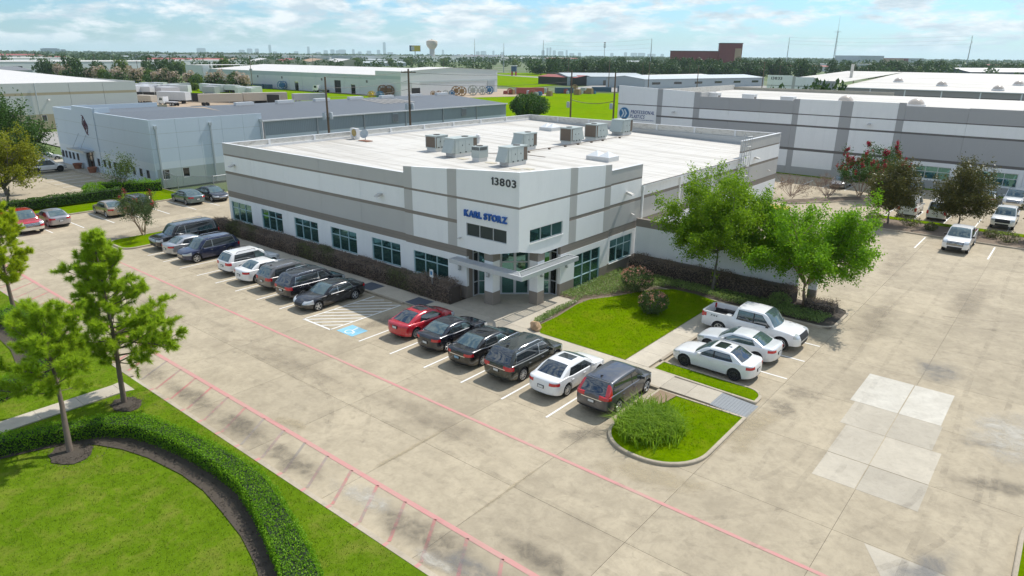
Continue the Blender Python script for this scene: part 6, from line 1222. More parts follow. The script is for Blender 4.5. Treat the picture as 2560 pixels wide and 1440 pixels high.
Q = np.concatenate([np.column_stack([s, np.full(len(s), z)]) for s, z in ((sample_poly(p, d, rg), z) for p, d, z in GP)])
o = blades('grass', np.repeat(Q, 2, 0)+rg.normal(size=(len(Q)*2, 3))*np.array([.03, .03, 0]), rg, .06, .012, .6, m_blade_rich, kind='stuff'); o['label'] = 'bright mown grass round the entrance'; o['category'] = 'grass'
# mulch rings, edging stone
for cx, cy, a, c in ((-32.5, 10.8, .85, .6), (-29.85, 7.5, .95, .75)):
    pg = [(cx+a*math.cos(k*.35)*(1+.08*math.sin(k*2.7)), cy+c*math.sin(k*.35)*(1+.08*math.cos(k*3.1))) for k in range(18)]; b = MB(); b.prism(pg, .09, [.125]*18, m_mulch, cap=False); 
    for k in range(18): b.face([(*pg[k], .125), (*pg[(k+1) % 18], .125), (cx, cy, .19)], m_mulch)
    b.build('mulch_ring', kind='structure')
ch = sample_poly(bedp, 60, rg); ch = ch[~in_poly(ch, HO+HI[::-1])]; ex = np.concatenate([ch+rg.normal(size=ch.shape)*.07]+[np.array(c)+rg.normal(size=(500, 2))*np.array(s) for c, s in (((-32.5, 10.8), (.48, .34)), ((-29.85, 7.5), (.53, .42)))])
o = leaf_cloud('mulch_chips', np.column_stack([ex, np.full(len(ex), .15)+.06*(np.arange(len(ex)) >= len(ch))*0]), rg, .085, m_mulch, aspect=.4, upb=2.0, kind='stuff'); o['label'] = 'loose dark mulch chips beside the curved hedge'; o['category'] = 'mulch'
bm = bmesh.new(); bmesh.ops.create_icosphere(bm, subdivisions=3, radius=1)
for v in bm.verts: c = v.co; k = 1+.16*math.sin(c.x*5+1)*math.sin(c.y*4)+.12*math.sin(c.z*7+c.x*3); v.co = Vector((c.x*.46*k, c.y*.30*k, c.z*.30*k))
o = bm_obj(bm, 'boulder', m_rock, None, 25); o.location = (-23.5, 30.95, .30); o.rotation_euler = (.2, .1, -.5); o['label'] = 'tan sandstone boulder at the tip of the ground cover by the walk'; o['category'] = 'rock'
# ------------------------------------------------------------------ pale blue building on the left
BB = thing('blue_warehouse', 'pale blue concrete office block joined to a long grey metal warehouse', 'building', (-118, 37, 0))
FX = [-118.0, -113.9, -110.4, -103.15, -98.05, -94.15, -90.2, -87.0]
bw = [-117.2, -116.0, -114.6, -113.2, -111.6, -104.0, -102.3, -100.7, -99.0, -97.1, -95.1, -93.2, -91.2, -89.2]
for a, c in zip(FX[:-1], FX[1:]):
    mid = (a, c) == (-110.4, -103.15); top = 8.75 if mid else 8.2; yy = 36.9 if mid else 37.0; b = MB(); ops = [(x-.45, x+.45, .98, 2.02) for x in bw if a < x-.45 and x+.45 < c]
    if mid: ops.append((-108.2, -105.5, 0, 2.75))
    wall(b, 's', yy, a+.01, c-.01, [(-.1, 2.05, m_bluewall), (2.05, 3.0, m_bluewall2), (3.0, 4.7, m_bluewall), (4.7, 4.74, m_greenband, 1), (4.74, 6.5, m_bluewall), (6.5, 6.54, m_greenband, 1), (6.54, top, m_bluewall)], ops); b.build('wall_panel', BB)
    for o in ops:
        if o[3] < 2.5: window(BB, (o[0], yy, o[2]), VX, -VY, o[1]-o[0], o[3]-o[2], [], [], m_pdk, m_dkglass, fr=.05)
window(BB, (-108.2, 36.9, 0.05), VX, -VY, 2.7, 2.7, [.8, 1.9], [2.1], m_pdk, m_dkglass, depth=.15, name='entrance_door')
b = MB(); b.box(-111.0, -104.9, 35.6, 36.88, 2.82, 2.98, m_steel); b.box(-111.0, -104.9, 35.55, 35.6, 2.78, 3.05, m_steel)
for x in (-109.3, -106.6): b.tube([(x, 35.7, 2.98), (x-.1, 36.88, 5.0)], .035, m_steel, 5)
b.build('canopy', BB)
sg_ = thing('wall_emblem', 'dark red oil derrick outline emblem on the pale blue wall', 'sign', (-106.4, 36.88, 5.1)); b = MB(); mdr = plain((0.10, 0.02, 0.035), 0.6, 0.1)
def wl_(p, q, r=.045): b.tube([(p[0], 36.84, p[1]), (q[0], 36.84, q[1])], r, mdr, 5)
cx, cz = -106.4, 6.35
for s in (-1, 1):
    wl_((cx-.25*s, cz+1.2*s), (cx-.85*s, cz+.1*s)); wl_((cx-.25*s, cz+1.2*s), (cx+.85*s, cz-.1*s)); wl_((cx-.25*s, cz+1.2*s), (cx-.75*s, cz+1.28*s)); wl_((cx-.1*s, cz+.6*s), (cx-.55*s, cz)); wl_((cx-.1*s, cz+.6*s), (cx+.45*s, cz))
    for k in range(3): wl_((cx-.4*s-.15*k*s, cz+.9*s-.28*k*s), (cx-.62*s-.15*k*s, cz+.95*s-.28*k*s), .03)
wl_((cx, cz+.4), (cx-.25, cz-.35)); wl_((cx, cz+.4), (cx+.25, cz-.35)); wl_((cx-.15, cz), (cx+.15, cz)); b.build('outline', sg_)
SY = [37.22, 40.2, 43.2, 46.2, 49.2, 52.0]
for a, c in zip(SY[:-1], SY[1:]):
    b = MB(); ops = [(y-.45, y+.45, .95, 2.15) for y in (38.3, 40.8, 43.3) if a < y-.45 and y+.45 < c]
    wall(b, 'e', -87.0, a+.01, c-.01, [(-.1, 2.25, m_greenband), (2.25, 3.1, m_bluewall2), (3.1, 4.7, m_bluewall), (4.7, 4.74, m_greenband, 1), (4.74, 6.5, m_bluewall), (6.5, 6.54, m_greenband, 1), (6.54, 8.2, m_bluewall)], ops); b.build('wall_panel', BB)
    for o in ops: window(BB, (-87.0, o[0], o[2]), VY, VX, .9, 1.2, [], [], m_wh, m_dkglass, fr=.05)
for y in (37.7, 44.6, 51.7): b = MB(); b.box(-87.0, -86.85, y-.09, y+.09, 0, 7.1, m_fargrey); b.box(-87.0, -86.78, y-.18, y+.18, 7.1, 7.5, m_fargrey); b.build('downspout', BB)
for q in ((-118, -117.8, 37.22, 52, 0, 8.2), (-110.6, -110.4, 37.13, 39, 6, 8.75), (-103.15, -102.95, 37.13, 39, 6, 8.75)): b = MB(); b.box(*q, m_bluewall); b.build('side_wall', BB)
EZ, RZ = 7.22, 8.25
b = MB(); b.face([(-87.1, 37.2, 7.55), (-102.5, 37.2, 8.1), (-102.5, 52, 8.1), (-87.1, 52, 7.55)][::-1], m_darkroof); b.face([(-102.5, 37.2, 8.1), (-117.9, 37.2, 7.5), (-117.9, 52, 7.5), (-102.5, 52, 8.1)][::-1], m_darkroof)
b.face([(-86.8, 52, EZ), (-102.5, 52, RZ), (-102.5, 103.7, RZ), (-86.8, 103.7, EZ)][::-1], m_darkroof); b.face([(-102.5, 52, RZ), (-118.2, 52, EZ), (-118.2, 103.7, EZ), (-102.5, 103.7, RZ)][::-1], m_darkroof); rf2 = b.build('roof', BB)
for y0 in np.arange(52.2, 103, 8.6):
    b = MB(); y1 = min(y0+8.55, 103.6); b.box(-87.1, -87.0, y0, y1, 5.2, 7.15, m_metalwall); b.box(-87.12, -87.02, y0, y1, -.1, 5.2, m_bluewall2); b.build('wall_panel', BB)
    b = MB(); b.box(-87.02, -86.86, y0-.10, y0+.08, 0, 7.1, m_steel); b.build('downspout', BB)
b = MB(); b.box(-86.95, -86.72, 52, 103.8, 7.08, 7.26, m_cap); b.build('gutter', BB); b = MB(); b.box(-118.1, -87.1, 103.4, 103.6, 0, 7.2, m_metalwall); b.build('end_wall', BB)
b = MB(); b.box(-102.5, -87.0, 103.62, 103.75, 7.05, 7.25, m_cap, ''); b.build('rake_trim', BB)
for y in (75.7, 91.8): b = MB(); b.box(-86.99, -86.85, y-.6, y+.6, 5.55, 6.95, m_fargrey); [b.box(-86.85, -86.80, y-.55, y+.55, 5.65+.17*k, 5.73+.17*k, m_pdk) for k in range(7)]; b.build('louvre', BB)
for y in np.arange(57, 103, 7.2): b = MB(); b.box(-102.9, -102.1, y, y+3.0, RZ-.05, RZ+.42, m_cap); b.build('ridge_vent', rf2)
for k in range(6): b = MB(); y = 80.5+1.3*k; b.box(-101.5+.9*k*.3, -95.0, y, y+.7, 0, 0.01, m_farroof); m0 = b.mesh('roof_light', wloc(rf2)); m0.transform(Matrix.Shear('XZ', 4, (0, 0))); o = put('roof_light', m0, rf2); o.rotation_euler = (0, 0, 0); b2 = [v for v in m0.vertices];
for o in [x for x in rf2.children if x.name.startswith('roof_light')]:
    for v in o.data.vertices: xw = v.co.x+wloc(rf2).x; v.co.z = RZ-(xw+102.5)*(RZ-EZ)/15.7+.04
for x, y in ((-110.0, 36.2), (-104.8, 36.2)):
    t = thing('planter', 'round terracotta planter %s of the blue building door' % ('left' if x < -107 else 'right'), 'planter', (x, y, .1), group='terracotta planters'); b = MB(); b.lathe([(.42, 0), (.55, .55), (.6, .6), (.6, .75), (.52, .75), (.5, .6), (0, .6)], (0, 0, 0), m_terra, 16); put('pot', b.mesh('pot', smooth=40), t)
# mesh fence
mesh_m = None; t = NT('fence_mesh'); t.color((0.30, 0.33, 0.31)); tr = t.n.new('ShaderNodeBsdfTransparent'); ms = t.n.new('ShaderNodeMixShader'); ms.inputs['Fac'].default_value = .42; t.l.new(tr.outputs[0], ms.inputs[1]); t.l.new(t.b.outputs[0], ms.inputs[2]); t.l.new(ms.outputs[0], t.out.inputs['Surface']); mesh_m = t.mat
fe = thing('mesh_fence', 'grey chain-link fence between the blue building and the parked cars', 'fence', (-82.5, 37.5, 0)); fp = [(-86.9, 38.0), (-82.5, 37.4), (-79.3, 40.2), (-79.3, 46), (-79.3, 52), (-79.3, 58)]
for a, c in zip(fp[:-1], fp[1:]):
    b = MB(); b.face([(*a, .05), (*c, .05), (*c, 2.0), (*a, 2.0)], mesh_m); b.build('mesh_panel', fe); b = MB(); b.tube([(*a, 2.0), (*c, 2.0)], .03, m_steel, 5); b.build('top_rail', fe)
for p in fp: b = MB(); b.tube([(*p, 0), (*p, 2.1)], .04, m_steel, 6); b.build('post', fe)
# ------------------------------------------------------------------ grey and white warehouse on the right
PP = thing('striped_warehouse', 'long grey and white warehouse with dark bands and a round blue logo', 'building', (-61.5, 102.3, 0)); YP = 102.3
def pp_panel(x0, x1, kind, top, win=(), top1=None):
    b = MB(); W2, G2, D2 = m_wh, m_pgr, m_pdk
    low = [(-.1, 1.15, G2), (1.15, 3.45, W2 if kind != 'pil' else G2)]; dk = [(3.45, 3.80, D2, 1)]
    if kind == 'grey': up_ = [(3.8, 6.75, G2), (6.75, 7.0, D2, 1), (7.0, 8.38, W2), (8.38, 8.52, D2, 1), (8.52, top, G2)]
    elif kind == 'white': up_ = [(3.8, 6.75, W2), (6.75, 7.0, D2, 1), (7.0, 8.38, W2), (8.38, 8.52, D2, 1), (8.52, top, W2)]
    elif kind == 'sign': up_ = [(3.8, 8.38, W2), (8.38, 8.52, D2, 1), (8.52, top, W2)]
    else: up_ = [(3.8, 6.75, G2), (6.75, 7.0, D2, 1), (7.0, 8.38, G2), (8.38, 8.52, D2, 1), (8.52, top, G2)]
    wall(b, 's', YP, x0+.01, x1-.01, low+dk+up_, win, th=.25)
    if top1: wall_poly(b, 's', YP, [(x0+.01, top), (x1-.01, top), (x1-.01, top+.01), (x0+.01, top1)], W2, .25)
    b.build('wall_panel', PP)
    for w in win: window(PP, (w[0], YP, w[2]), VX, -VY, w[1]-w[0], w[3]-w[2], list(np.arange(1, 4)*(w[1]-w[0])/4), [(w[3]-w[2])*.58], m_cap, m_glass, fr=.07)
pp_panel(-61.5, -54.3, 'sign', 11.1, top1=11.4); pp_panel(-54.3, -53.4, 'pil', 11.08); pp_panel(-53.4, -48.0, 'white', 10.85, top1=11.08); pp_panel(-48.0, -47.0, 'pil', 10.83)
for a in (-47.0, -42.3, -37.6): pp_panel(a, a+4.7, 'grey', 10.25)
pp_panel(-32.9, -32.1, 'pil', 10.5); pp_panel(-32.1, -26.6, 'white', 10.5); pp_panel(-26.6, -25.1, 'pil', 10.5); pp_panel(-25.1, -19.6, 'white', 10.55); pp_panel(-19.6, -18.75, 'pil', 10.6)
pp_panel(-18.75, -11.8, 'grey', 10.25, [(-18.0, -12.45, 1.3, 2.95)]); pp_panel(-11.8, -4.9, 'grey', 10.3, [(-10.95, -5.4, 1.3, 2.95)]); pp_panel(-4.9, 2.0, 'grey', 10.3, [(-3.9, 1.5, 1.3, 2.95)]); pp_panel(2.0, 9, 'grey', 10.3, [(3, 8, 1.3, 2.95)]); pp_panel(9, 20, 'grey', 10.3); pp_panel(20, 40, 'grey', 10.3)
b = MB(); b.face([(-61.2, 102.6, 9.3), (40, 102.6, 9.3), (40, 150, 9.3), (-61.2, 150, 9.3)], m_roof); b.build('roof', PP)
b = MB(); b.box(-61.5, -61.25, 102.55, 150, 0, 10.3, m_parapet); b.build('side_wall', PP); b = MB(); b.box(-61.25, -30, 149.9, 150.2, 0, 9.9, plain((0.42, 0.385, 0.31), .85, .2, .5)); b.build('rear_wall', PP)
b = MB(); b.box(-47.2, -47.0, 102.6, 108, 9.5, 10.8, m_gr); b.build('return_wall', PP)
for x in (-51.2, -22.7): wall_lamp((x, YP, 7.7), -VY, PP)
for i, (x, y) in enumerate(((-46.5, 106), (-41.0, 106.5), (-34.4, 104.2))):
    t = thing('roof_box', 'white roof box on the striped warehouse, %s of three' % ('leftmost', 'middle', 'rightmost')[i], 'vent', (x, y, 9.3), group='roof boxes on the striped warehouse'); b = MB(); b.box(x-.9, x+.9, y-.7, y+.7, 9.2, 10.6, m_cap); b.box(x-.95, x+.95, y-.75, y+.75, 10.6, 10.67, m_cap); b.box(x+.9, x+.92, y-.4, y+.4, 9.8, 10.3, m_pdk); b.build('casing', t)
def dome(label, x, y, z, r, grp):
    t = thing('roof_dome', label, 'skylight', (x, y, z), group=grp); b = MB(); b.lathe([(r*1.05, -.2), (r*1.05, .3), (r*.95, .32)], (0, 0, 0), m_cap, 16); put('curb', b.mesh('curb'), t); b = MB(); b.lathe([(r*.95, .3), (r*.85, r*.55), (r*.55, r*.85), (r*.25, r*.97), (0, r)], (0, 0, 0), plain((0.58, 0.50, 0.42), .25, .1, name='dome_acrylic'), 16); put('dome', b.mesh('dome', smooth=60), t)
for lab, x, y in (('left', -27.6, 108), ('middle', -18.6, 107.5), ('right', -5.6, 107.0)): dome('round roof dome on the striped warehouse, %s of three' % lab, x, y, 9.9, 1.1, 'domes on the striped warehouse')
lg = thing('round_logo', 'round blue logo with white arrows on the striped warehouse', 'sign', (-60.2, YP, 7.1)); b = MB(); mlb = plain((0.025, 0.17, 0.36), .5, .1); mlw = plain((0.60, 0.70, 0.75), .5, .05)
b.lathe([(1.02, 0), (1.02, -.06), (0, -.06)], (-60.2, YP, 7.0), mlw, 28, 'y'); b.build('rim', lg); b = MB(); b.lathe([(.92, -.06), (.92, -.075), (0, -.075)], (-60.2, YP, 7.0), mlb, 28, 'y'); b.build('disc', lg)
for dx in (-.28, .22):
    b = MB(); q = [(dx-.30, .62), (dx-.02, .62), (dx+.36, .0), (dx-.02, -.62), (dx-.30, -.62), (dx+.06, 0)]; wall_poly(b, 's', YP-.095, [(-60.2+x, 7.0+z) for x, z in q[:3]+[q[5]]], mlw, .01); wall_poly(b, 's', YP-.095, [(-60.2+x, 7.0+z) for x, z in (q[5], q[2], q[3], q[4])], mlw, .01); b.build('arrow', lg)
ls = thing('warehouse_sign', 'blue italic company lettering beside the round logo', 'sign', (-58.9, YP, 6.6)); mdb = plain((0.015, 0.06, 0.22), .5, .05)
letters(ls, 'PROFESSIONAL', (-59.0, YP, 7.02), VX, -VY, .56, 4.35, mdb, .012, .03, .25, .07); letters(ls, 'PLASTICS', (-59.1, YP, 6.32), VX, -VY, .56, 2.75, mdb, .012, .03, .25, .07)
letters(ls, 'Your trusted source for innovative material solutions', (-59.0, YP, 6.02), VX, -VY, .16, 4.3, mdb, .0, .02, .1, .08)
# warehouse 13833 behind it
Q3 = thing('white_roof_warehouse', 'white-roofed grey warehouse numbered 13833 behind the striped one', 'building', (-62.3, 172, 0)); b = MB(); YQ = 172
wall(b, 's', YQ, -62.3, -56.4, [(0, 9.6, m_wh), (9.6, 9.72, m_pdk), (9.72, 12.0, m_wh)]); wall(b, 's', YQ, -56.4, -55.7, [(0, 11.8, m_gr)]); wall(b, 's', YQ, -55.7, -51.6, [(0, 8.3, m_wh), (8.3, 8.5, m_pdk), (8.5, 9.6, m_wh), (9.6, 9.72, m_pdk), (9.72, 11.7, m_wh)]); wall(b, 's', YQ, -51.6, -50.8, [(0, 11.6, m_gr)]); wall(b, 's', YQ+.1, -50.8, -46.3, [(0, 8.3, m_wh), (8.3, 8.6, m_pdk), (8.6, 11.0, m_pgr)]); b.build('front_block', Q3)
for k in range(9): x = -46.3+6.9*k; b = MB(); wall(b, 's', YQ+.2, x+.25, x+6.9, [(0, 8.2, m_wh), (8.2, 8.5, m_pdk), (8.5, 9.6, plain((0.42, 0.38, 0.36), .8, .05))]); wall(b, 's', YQ+.15, x, x+.25, [(0, 9.6, m_wh)]); b.build('wall_panel', Q3)
b = MB(); b.face([(-46.3, YQ+.3, 9.7), (40, YQ+.3, 9.7), (40, 240, 12.2), (-46.3, 240, 12.2)], m_roof); b.face([(-62.1, YQ+.3, 10.6), (-46.3, YQ+.3, 10.6), (-46.3, 240, 12.2), (-62.1, 240, 12.2)], m_roof); b.box(-46.3, 40, YQ, YQ+.35, 9.6, 9.78, m_cap); b.build('roof', Q3)
for lab, x, y, z in (('leftmost', -38.5, 195, 10.5), ('second from left', -27.8, 186, 10.2), ('third from left', -16.3, 177.5, 9.9), ('rightmost', -14.3, 195, 10.5)): dome('round roof dome on the white-roofed warehouse, %s' % lab, x, y, z, 1.1, 'domes on the white-roofed warehouse')
nb = thing('house_number', 'small dark numerals 13833 on the distant grey warehouse', 'number', (-61.3, YQ, 11.2)); letters(nb, '13833', (-61.4, YQ, 11.0), VX, -VY, .6, 2.6, m_num, .012, .03, 0, .1, 'numeral')
b = MB(); b.box(-50.6, -50.0, 198, 198.6, 10.9, 14.6, m_parapet); b.build('flue', Q3)
# ------------------------------------------------------------------ cream building, far warehouse, yards
TB = thing('cream_building', 'cream concrete building with a tan stripe and two small windows at the left', 'building', (-175.5, 60, 0))
TY = [20, 33, 46, 52.4, 59, 66, 73.2]
for a, c in zip(TY[:-1], TY[1:]):
    ops = [(y-.5, y+.5, 1.4, 2.75) for y in (50.1, 53.2) if a < y-.5 and y+.5 < c]; b = MB(); wall(b, 'e', -175.5, a+.03, c-.03, [(-.2, 2.9, m_tanb), (2.9, 6.85, m_tan), (6.85, 7.42, m_tanb), (7.42, 9.4, m_tan)], ops, .3); b.build('wall_panel', TB)
    for o in ops: window(TB, (-175.5, o[0], o[2]), VY, VX, 1.0, 1.35, [], [], m_wh, m_dkglass, fr=.06)
b = MB(); b.face([(-175.7, 20, 9.0), (-175.7, 73, 9.0), (-300, 73, 10.5), (-300, 20, 10.5)], m_farroof); b.build('roof', TB); b = MB(); b.box(-300, -175.7, 72.9, 73.2, 0, 9.4, m_tan); b.build('end_wall', TB)
b = MB(); b.tube([(-175.3, 52.4, 3.4), (-175.3, 52.4, 9.3)], .09, m_fargrey, 6); b.build('downspout', TB); wall_lamp((-175.5, 54.6, 5.9), VX, TB)
b = MB(); b.box(-174.0, -173.7, 58, 79, -.2, 3.9, plain((0.33, 0.29, 0.225), .85, .15, .4)); o = b.build('dock_wall', None, label='low brown concrete wall behind the blue building roof', cat='wall')
WW = thing('far_warehouse', 'long white metal warehouse with a white roof across the field', 'building', (-290, 190, 0))
for i, x in enumerate(np.arange(-363, -229, 10.3)):
    b = MB(); c = min(x+10.2, -229.2); wall(b, 's', 190, x, c, [(-.2, 5.9, m_farwhite), (5.9, 7.7, plain((0.46, 0.52, 0.52), .7, .05, .4))], [(x+4, x+7, -.2, 3.6)] if i in (7, 11) else ([(x+3, x+7.5, -.2, 5.0)] if i == 10 else ()), .3); b.build('wall_panel', WW)
    if i in (2, 4, 6, 9, 12): b = MB(); b.box(x+4, x+5, 189.92, 190, 4.6, 5.6, m_pdk); b.build('vent', WW)
for x0, x1, h in ((-291.0, -287.8, 3.6), (-257, -252.5, 5.0), (-249.7, -246.7, 3.6)): b = MB(); b.box(x0, x1, 190.25, 190.35, -.2, h, m_black); b.build('dock_door', WW)
b = MB(); wall(b, 's', 189.9, -229.2, -214, [(-.2, 6.4, m_farwhite), (6.4, 7.6, plain((0.46, 0.52, 0.52), .7, .05, .4)), (7.6, 9.45, m_farwhite)]); b.build('wall_panel', WW)
b = MB(); wall(b, 's', 186, -381, -363, [(-.2, 9.6, m_farwhite)]); b.box(-363.3, -363, 186.1, 190, -.2, 9.6, m_farwhite); b.box(-376, -375, 185.9, 186, 4, 7, m_pdk); b.box(-370, -364, 185.9, 186, .2, 2.8, m_dkglass); b.build('office_block', WW)
b = MB(); wall_poly(b, 'e', -214, [(190.1, -.2), (248.5, -.2), (248.5, 9.6), (219.6, 10.7), (190.1, 9.4)], m_farwhite, .3); b.box(-213.98, -213.9, 190.2, 248.4, 4.9, 5.6, plain((0.50, 0.55, 0.55), .7, .05, .4)); b.build('wall_panel', WW)
b = MB(); b.box(-213.95, -213.8, 195.6, 200.1, -.2, 3.0, m_black); b.box(-213.95, -213.8, 195.6, 200.1, 3.0, 5.1, m_farwhite); b.build('dock_door', WW); b = MB(); b.box(-213.95, -213.8, 241.6, 246.5, -.2, 5.0, m_fargrey); b.build('dock_door', WW)
b = MB(); b.face([(-363, 190, 7.75), (-229, 190, 7.75), (-229, 222, 10.0), (-363, 222, 10.0)], m_farroof); b.face([(-363, 222, 10.0), (-229, 222, 10.0), (-229, 254, 7.7), (-363, 254, 7.7)], m_farroof); b.face([(-229, 190, 9.5), (-213.8, 190, 9.5), (-213.8, 219.6, 10.75), (-229, 219.6, 10.75)], m_farroof); b.face([(-229, 219.6, 10.75), (-213.8, 219.6, 10.75), (-213.8, 248.6, 9.6), (-229, 248.6, 9.6)], m_farroof); b.face([(-381, 186, 9.6), (-363, 186, 9.6), (-363, 215, 9.6), (-381, 215, 9.6)], m_farroof); b.build('roof', WW)
def reel(label, x, y, r, w, mat, rz, mat2=None, grp='cable reels beside the far warehouse'):
    t = thing('cable_reel', label, 'reel', (x, y, -.15), rz, grp)
    for s in (-1, 1):
        b = MB(); b.lathe([(r*.86, s*w/2-.05), (r, s*w/2-.05), (r, s*w/2+.05), (r*.86, s*w/2+.05), (r*.86, s*w/2-.05)], (0, 0, r), mat, 22, 'y')
        for k in range(8): a = k*math.pi/4; b.tube([(math.cos(a)*r*.2, s*w/2, r+math.sin(a)*r*.2), (math.cos(a)*r*.9, s*w/2, r+math.sin(a)*r*.9)], .09*r/2+.03, mat, 4)
        put('flange', b.mesh('flange'), t)
    b = MB(); b.lathe([(.02, -w/2), (r*.5, -w/2), (r*.5, w/2), (.02, w/2)], (0, 0, r), mat2 or mat, 16, 'y'); put('drum', b.mesh('drum'), t)
c_wood = plain((0.34, 0.22, 0.11), .85, .2, .8); c_pale = plain((0.42, 0.44, 0.41), .7, .1); c_blue = plain((0.05, 0.17, 0.32), .6, .1); c_yel = plain((0.55, 0.36, 0.02), .6, .1); c_rusty = plain((0.23, 0.13, 0.08), .85, .2)
for lab, x, y, r, w, m, rz in (('pale wheel-like cable reel, larger left one of the pale pair', -202, 219, 2.05, 1.4, c_pale, .9), ('pale wheel-like cable reel, smaller right one of the pale pair', -203, 226, 1.75, 1.3, c_pale, .9), ('dark blue cable reel at the right end of the reel row', -203, 230.5, 1.75, 1.2, c_blue, .9), ('tall brown wooden cable reel left of the pale reels', -201.7, 212, 1.9, 1.4, c_wood, .9), ('tan cable reel behind the tall brown reel', -206, 213, 1.9, 1.3, c_wood, .9), ('blue cable reel low beside the brown reel', -204, 208.5, 1.15, 1.1, c_blue, .9), ('pale grey small cable reel in the middle of the row', -205, 206, 1.2, 1.1, c_pale, .9), ('dark rusty small cable reel at the left of the row', -206, 203, 1.1, 1.1, c_rusty, .9), ('brown small cable reel left of the rusty one', -207, 200.8, 1.1, 1.1, c_wood, .9),
        ('yellow cable reel behind the dark roof', -214, 175, 1.35, 1.3, c_yel, .5), ('blue cable reel next to the yellow one', -211.5, 177, 1.35, 1.3, c_blue, .5), ('big blue cable reel by the loading door', -294, 188, 1.9, 2.4, c_blue, .4), ('thin wire-frame reel at the warehouse corner, left one', -223.5, 188.6, 2.15, .8, c_rusty, .35), ('thin wire-frame reel at the warehouse corner, right one', -219.5, 188.6, 2.15, .8, c_rusty, .35), ('tan cable reel at the edge of the bright field', -196, 285, 1.5, 1.2, c_wood, .9), ('red-brown cable reel near the red container', -196, 236, 1.3, 1.2, plain((0.30, 0.07, 0.04), .7, .1), .9)):
    reel(lab, x, y, r, w, m, rz)
def trailer(label, x, y, rz, L, h, m, cat='trailer', grp='trailers in the yard behind the blue building', z=-.15, legs=True):
    t = thing('box_trailer', label, cat, (x, y, z), rz, grp); b = MB(); b.box(-L/2, L/2, -1.25, 1.25, 1.1 if legs else .1, h, m); put('box', b.mesh('box'), t)
    if legs:
        b = MB()
        for xx in (-L/2+1.2, -L/2+2.4):
            for s in (-1, 1): b.lathe([(.02, -.13), (.5, -.13), (.5, .13), (.02, .13)], (xx, s*1.05, .5), m_rubber, 12, 'y')
        b.box(L/2-2.3, L/2-2.1, -.9, .9, .05, 1.1, m_black); put('running_gear', b.mesh('running_gear'), t)
        b = MB()
        for k in range(int(L/1.2)): b.box(-L/2+.5+1.2*k, -L/2+.56+1.2*k, -1.27, 1.27, 1.15, h-.05, m)
        put('rib', b.mesh('rib'), t)['kind'] = 'stuff'
c_beige = plain((0.50, 0.44, 0.36), .6, .08, .4); c_twhite = plain((0.60, 0.61, 0.61), .5, .06, .4); c_tgrey = plain((0.42, 0.42, 0.44), .6, .08, .4); c_red = plain((0.33, 0.08, 0.06), .6, .12, .5); c_navy = plain((0.05, 0.10, 0.16), .6, .1, .5)
for lab, x, y, rz, L, h, m in (('long beige trailer behind the blue building roof, left one', -217, 116, 1.25, 13, 3.6, c_beige), ('long cream trailer behind the blue building roof, right one', -214, 130, 1.25, 14, 3.6, c_beige), ('white trailer with a grey end beside the white truck', -236, 110, .35, 12, 3.7, c_twhite), ('small beige trailer left of the white truck', -236, 101, .3, 7, 2.9, c_beige), ('grey trailer at the right end of the yard', -205, 141, 1.25, 11, 3.3, c_tgrey)): trailer(lab, x, y, rz, L, h, m)
rg = np.random.default_rng(7)
for k in range(26):
    x = -330+rg.random()*75; y = 118+(x+330)*.22+rg.random()*32; trailer('pale roofed caravan stored among others in the crowded yard', x, y, .2+rg.normal()*.15+(1.4 if rg.random() > .6 else 0), 6+rg.random()*5, 2.6+rg.random()*.6, (c_twhite, c_tgrey, c_twhite)[k % 3], 'caravan', 'caravans stored in the crowded yard', legs=k < 6)
for k in range(7):
    a = .30; x, y = -262+k*8.2, 103.5+k*4.4
    t = thing('screen_fence', 'black screen fence panel along the storage yard, %s from left' % ('first', 'second', 'third', 'fourth', 'fifth', 'sixth', 'seventh')[k], 'fence', (x, y, -.15), .49, 'black yard fence panels'); b = MB(); b.box(-4.6, 4.6, -.08, .08, .1, 3.0, m_black); put('panel', b.mesh('panel'), t); b = MB()
    for s in (-4.6, 0, 4.6): b.box(s-.06, s+.06, -.12, .12, 0, 3.1, m_steel)
    put('posts', b.mesh('posts'), t)['kind'] = 'stuff'
def yard_truck(label, x, y, rz, s=1.0):
    t = thing('yard_truck', label, 'truck', (x, y, -.15), rz, None); t.scale = (s, s, s); b = MB(); b.box(-3.6, 2.6, -.45, .45, .65, .95, m_black); put('chassis', b.mesh('chassis'), t)
    b = MB(); b.prism([(.4, .75), (2.9, .75), (2.95, 1.5), (2.2, 2.75), (.4, 2.8)], -1.05, 1.05, p_white, bottom=True); me = b.mesh('cab'); me.transform(Matrix.Rotation(R(90), 4, 'X')); co = put('cab', me, t)
    for sg in (-1, 1): b = MB(); b.box(.9, 2.1, sg*1.06, sg*1.07, 1.7, 2.5, m_cglass_dk); put('window', b.mesh('window'), t)
    b = MB(); b.face([(2.93, -.9, 1.62), (2.93, .9, 1.62), (2.36, .9, 2.6), (2.36, -.9, 2.6)], m_cglass); put('windscreen', b.mesh('windscreen'), t)
    for xx in (2.0, -2.2, -3.2):
        for sg in (-1, 1): w = put('wheel', TYRE, t); w.location = (xx, sg*.95, .5); w.scale = (.5, .4, .5); w.rotation_euler = (0, 0, 0 if sg > 0 else math.pi); put('rim', RIMS['five'], w)
    b = MB(); b.box(-3.5, -.2, -1.0, 1.0, 1.0, 1.35, c_tgrey); put('deck', b.mesh('deck'), t)
yard_truck('white cab-over truck parked in the dirt yard', -226, 103, 3.5); yard_truck('white bucket truck by the far warehouse door', -262, 186, 3.4, 1.1)
trailer('rusty red shipping container beside the far warehouse', -192, 245, .9, 12, 2.7, c_red, 'container', 'containers along the field edge', legs=False); trailer('blue container by the field edge', -186, 262, .9, 8, 2.5, c_navy, 'container', 'containers along the field edge', legs=False)
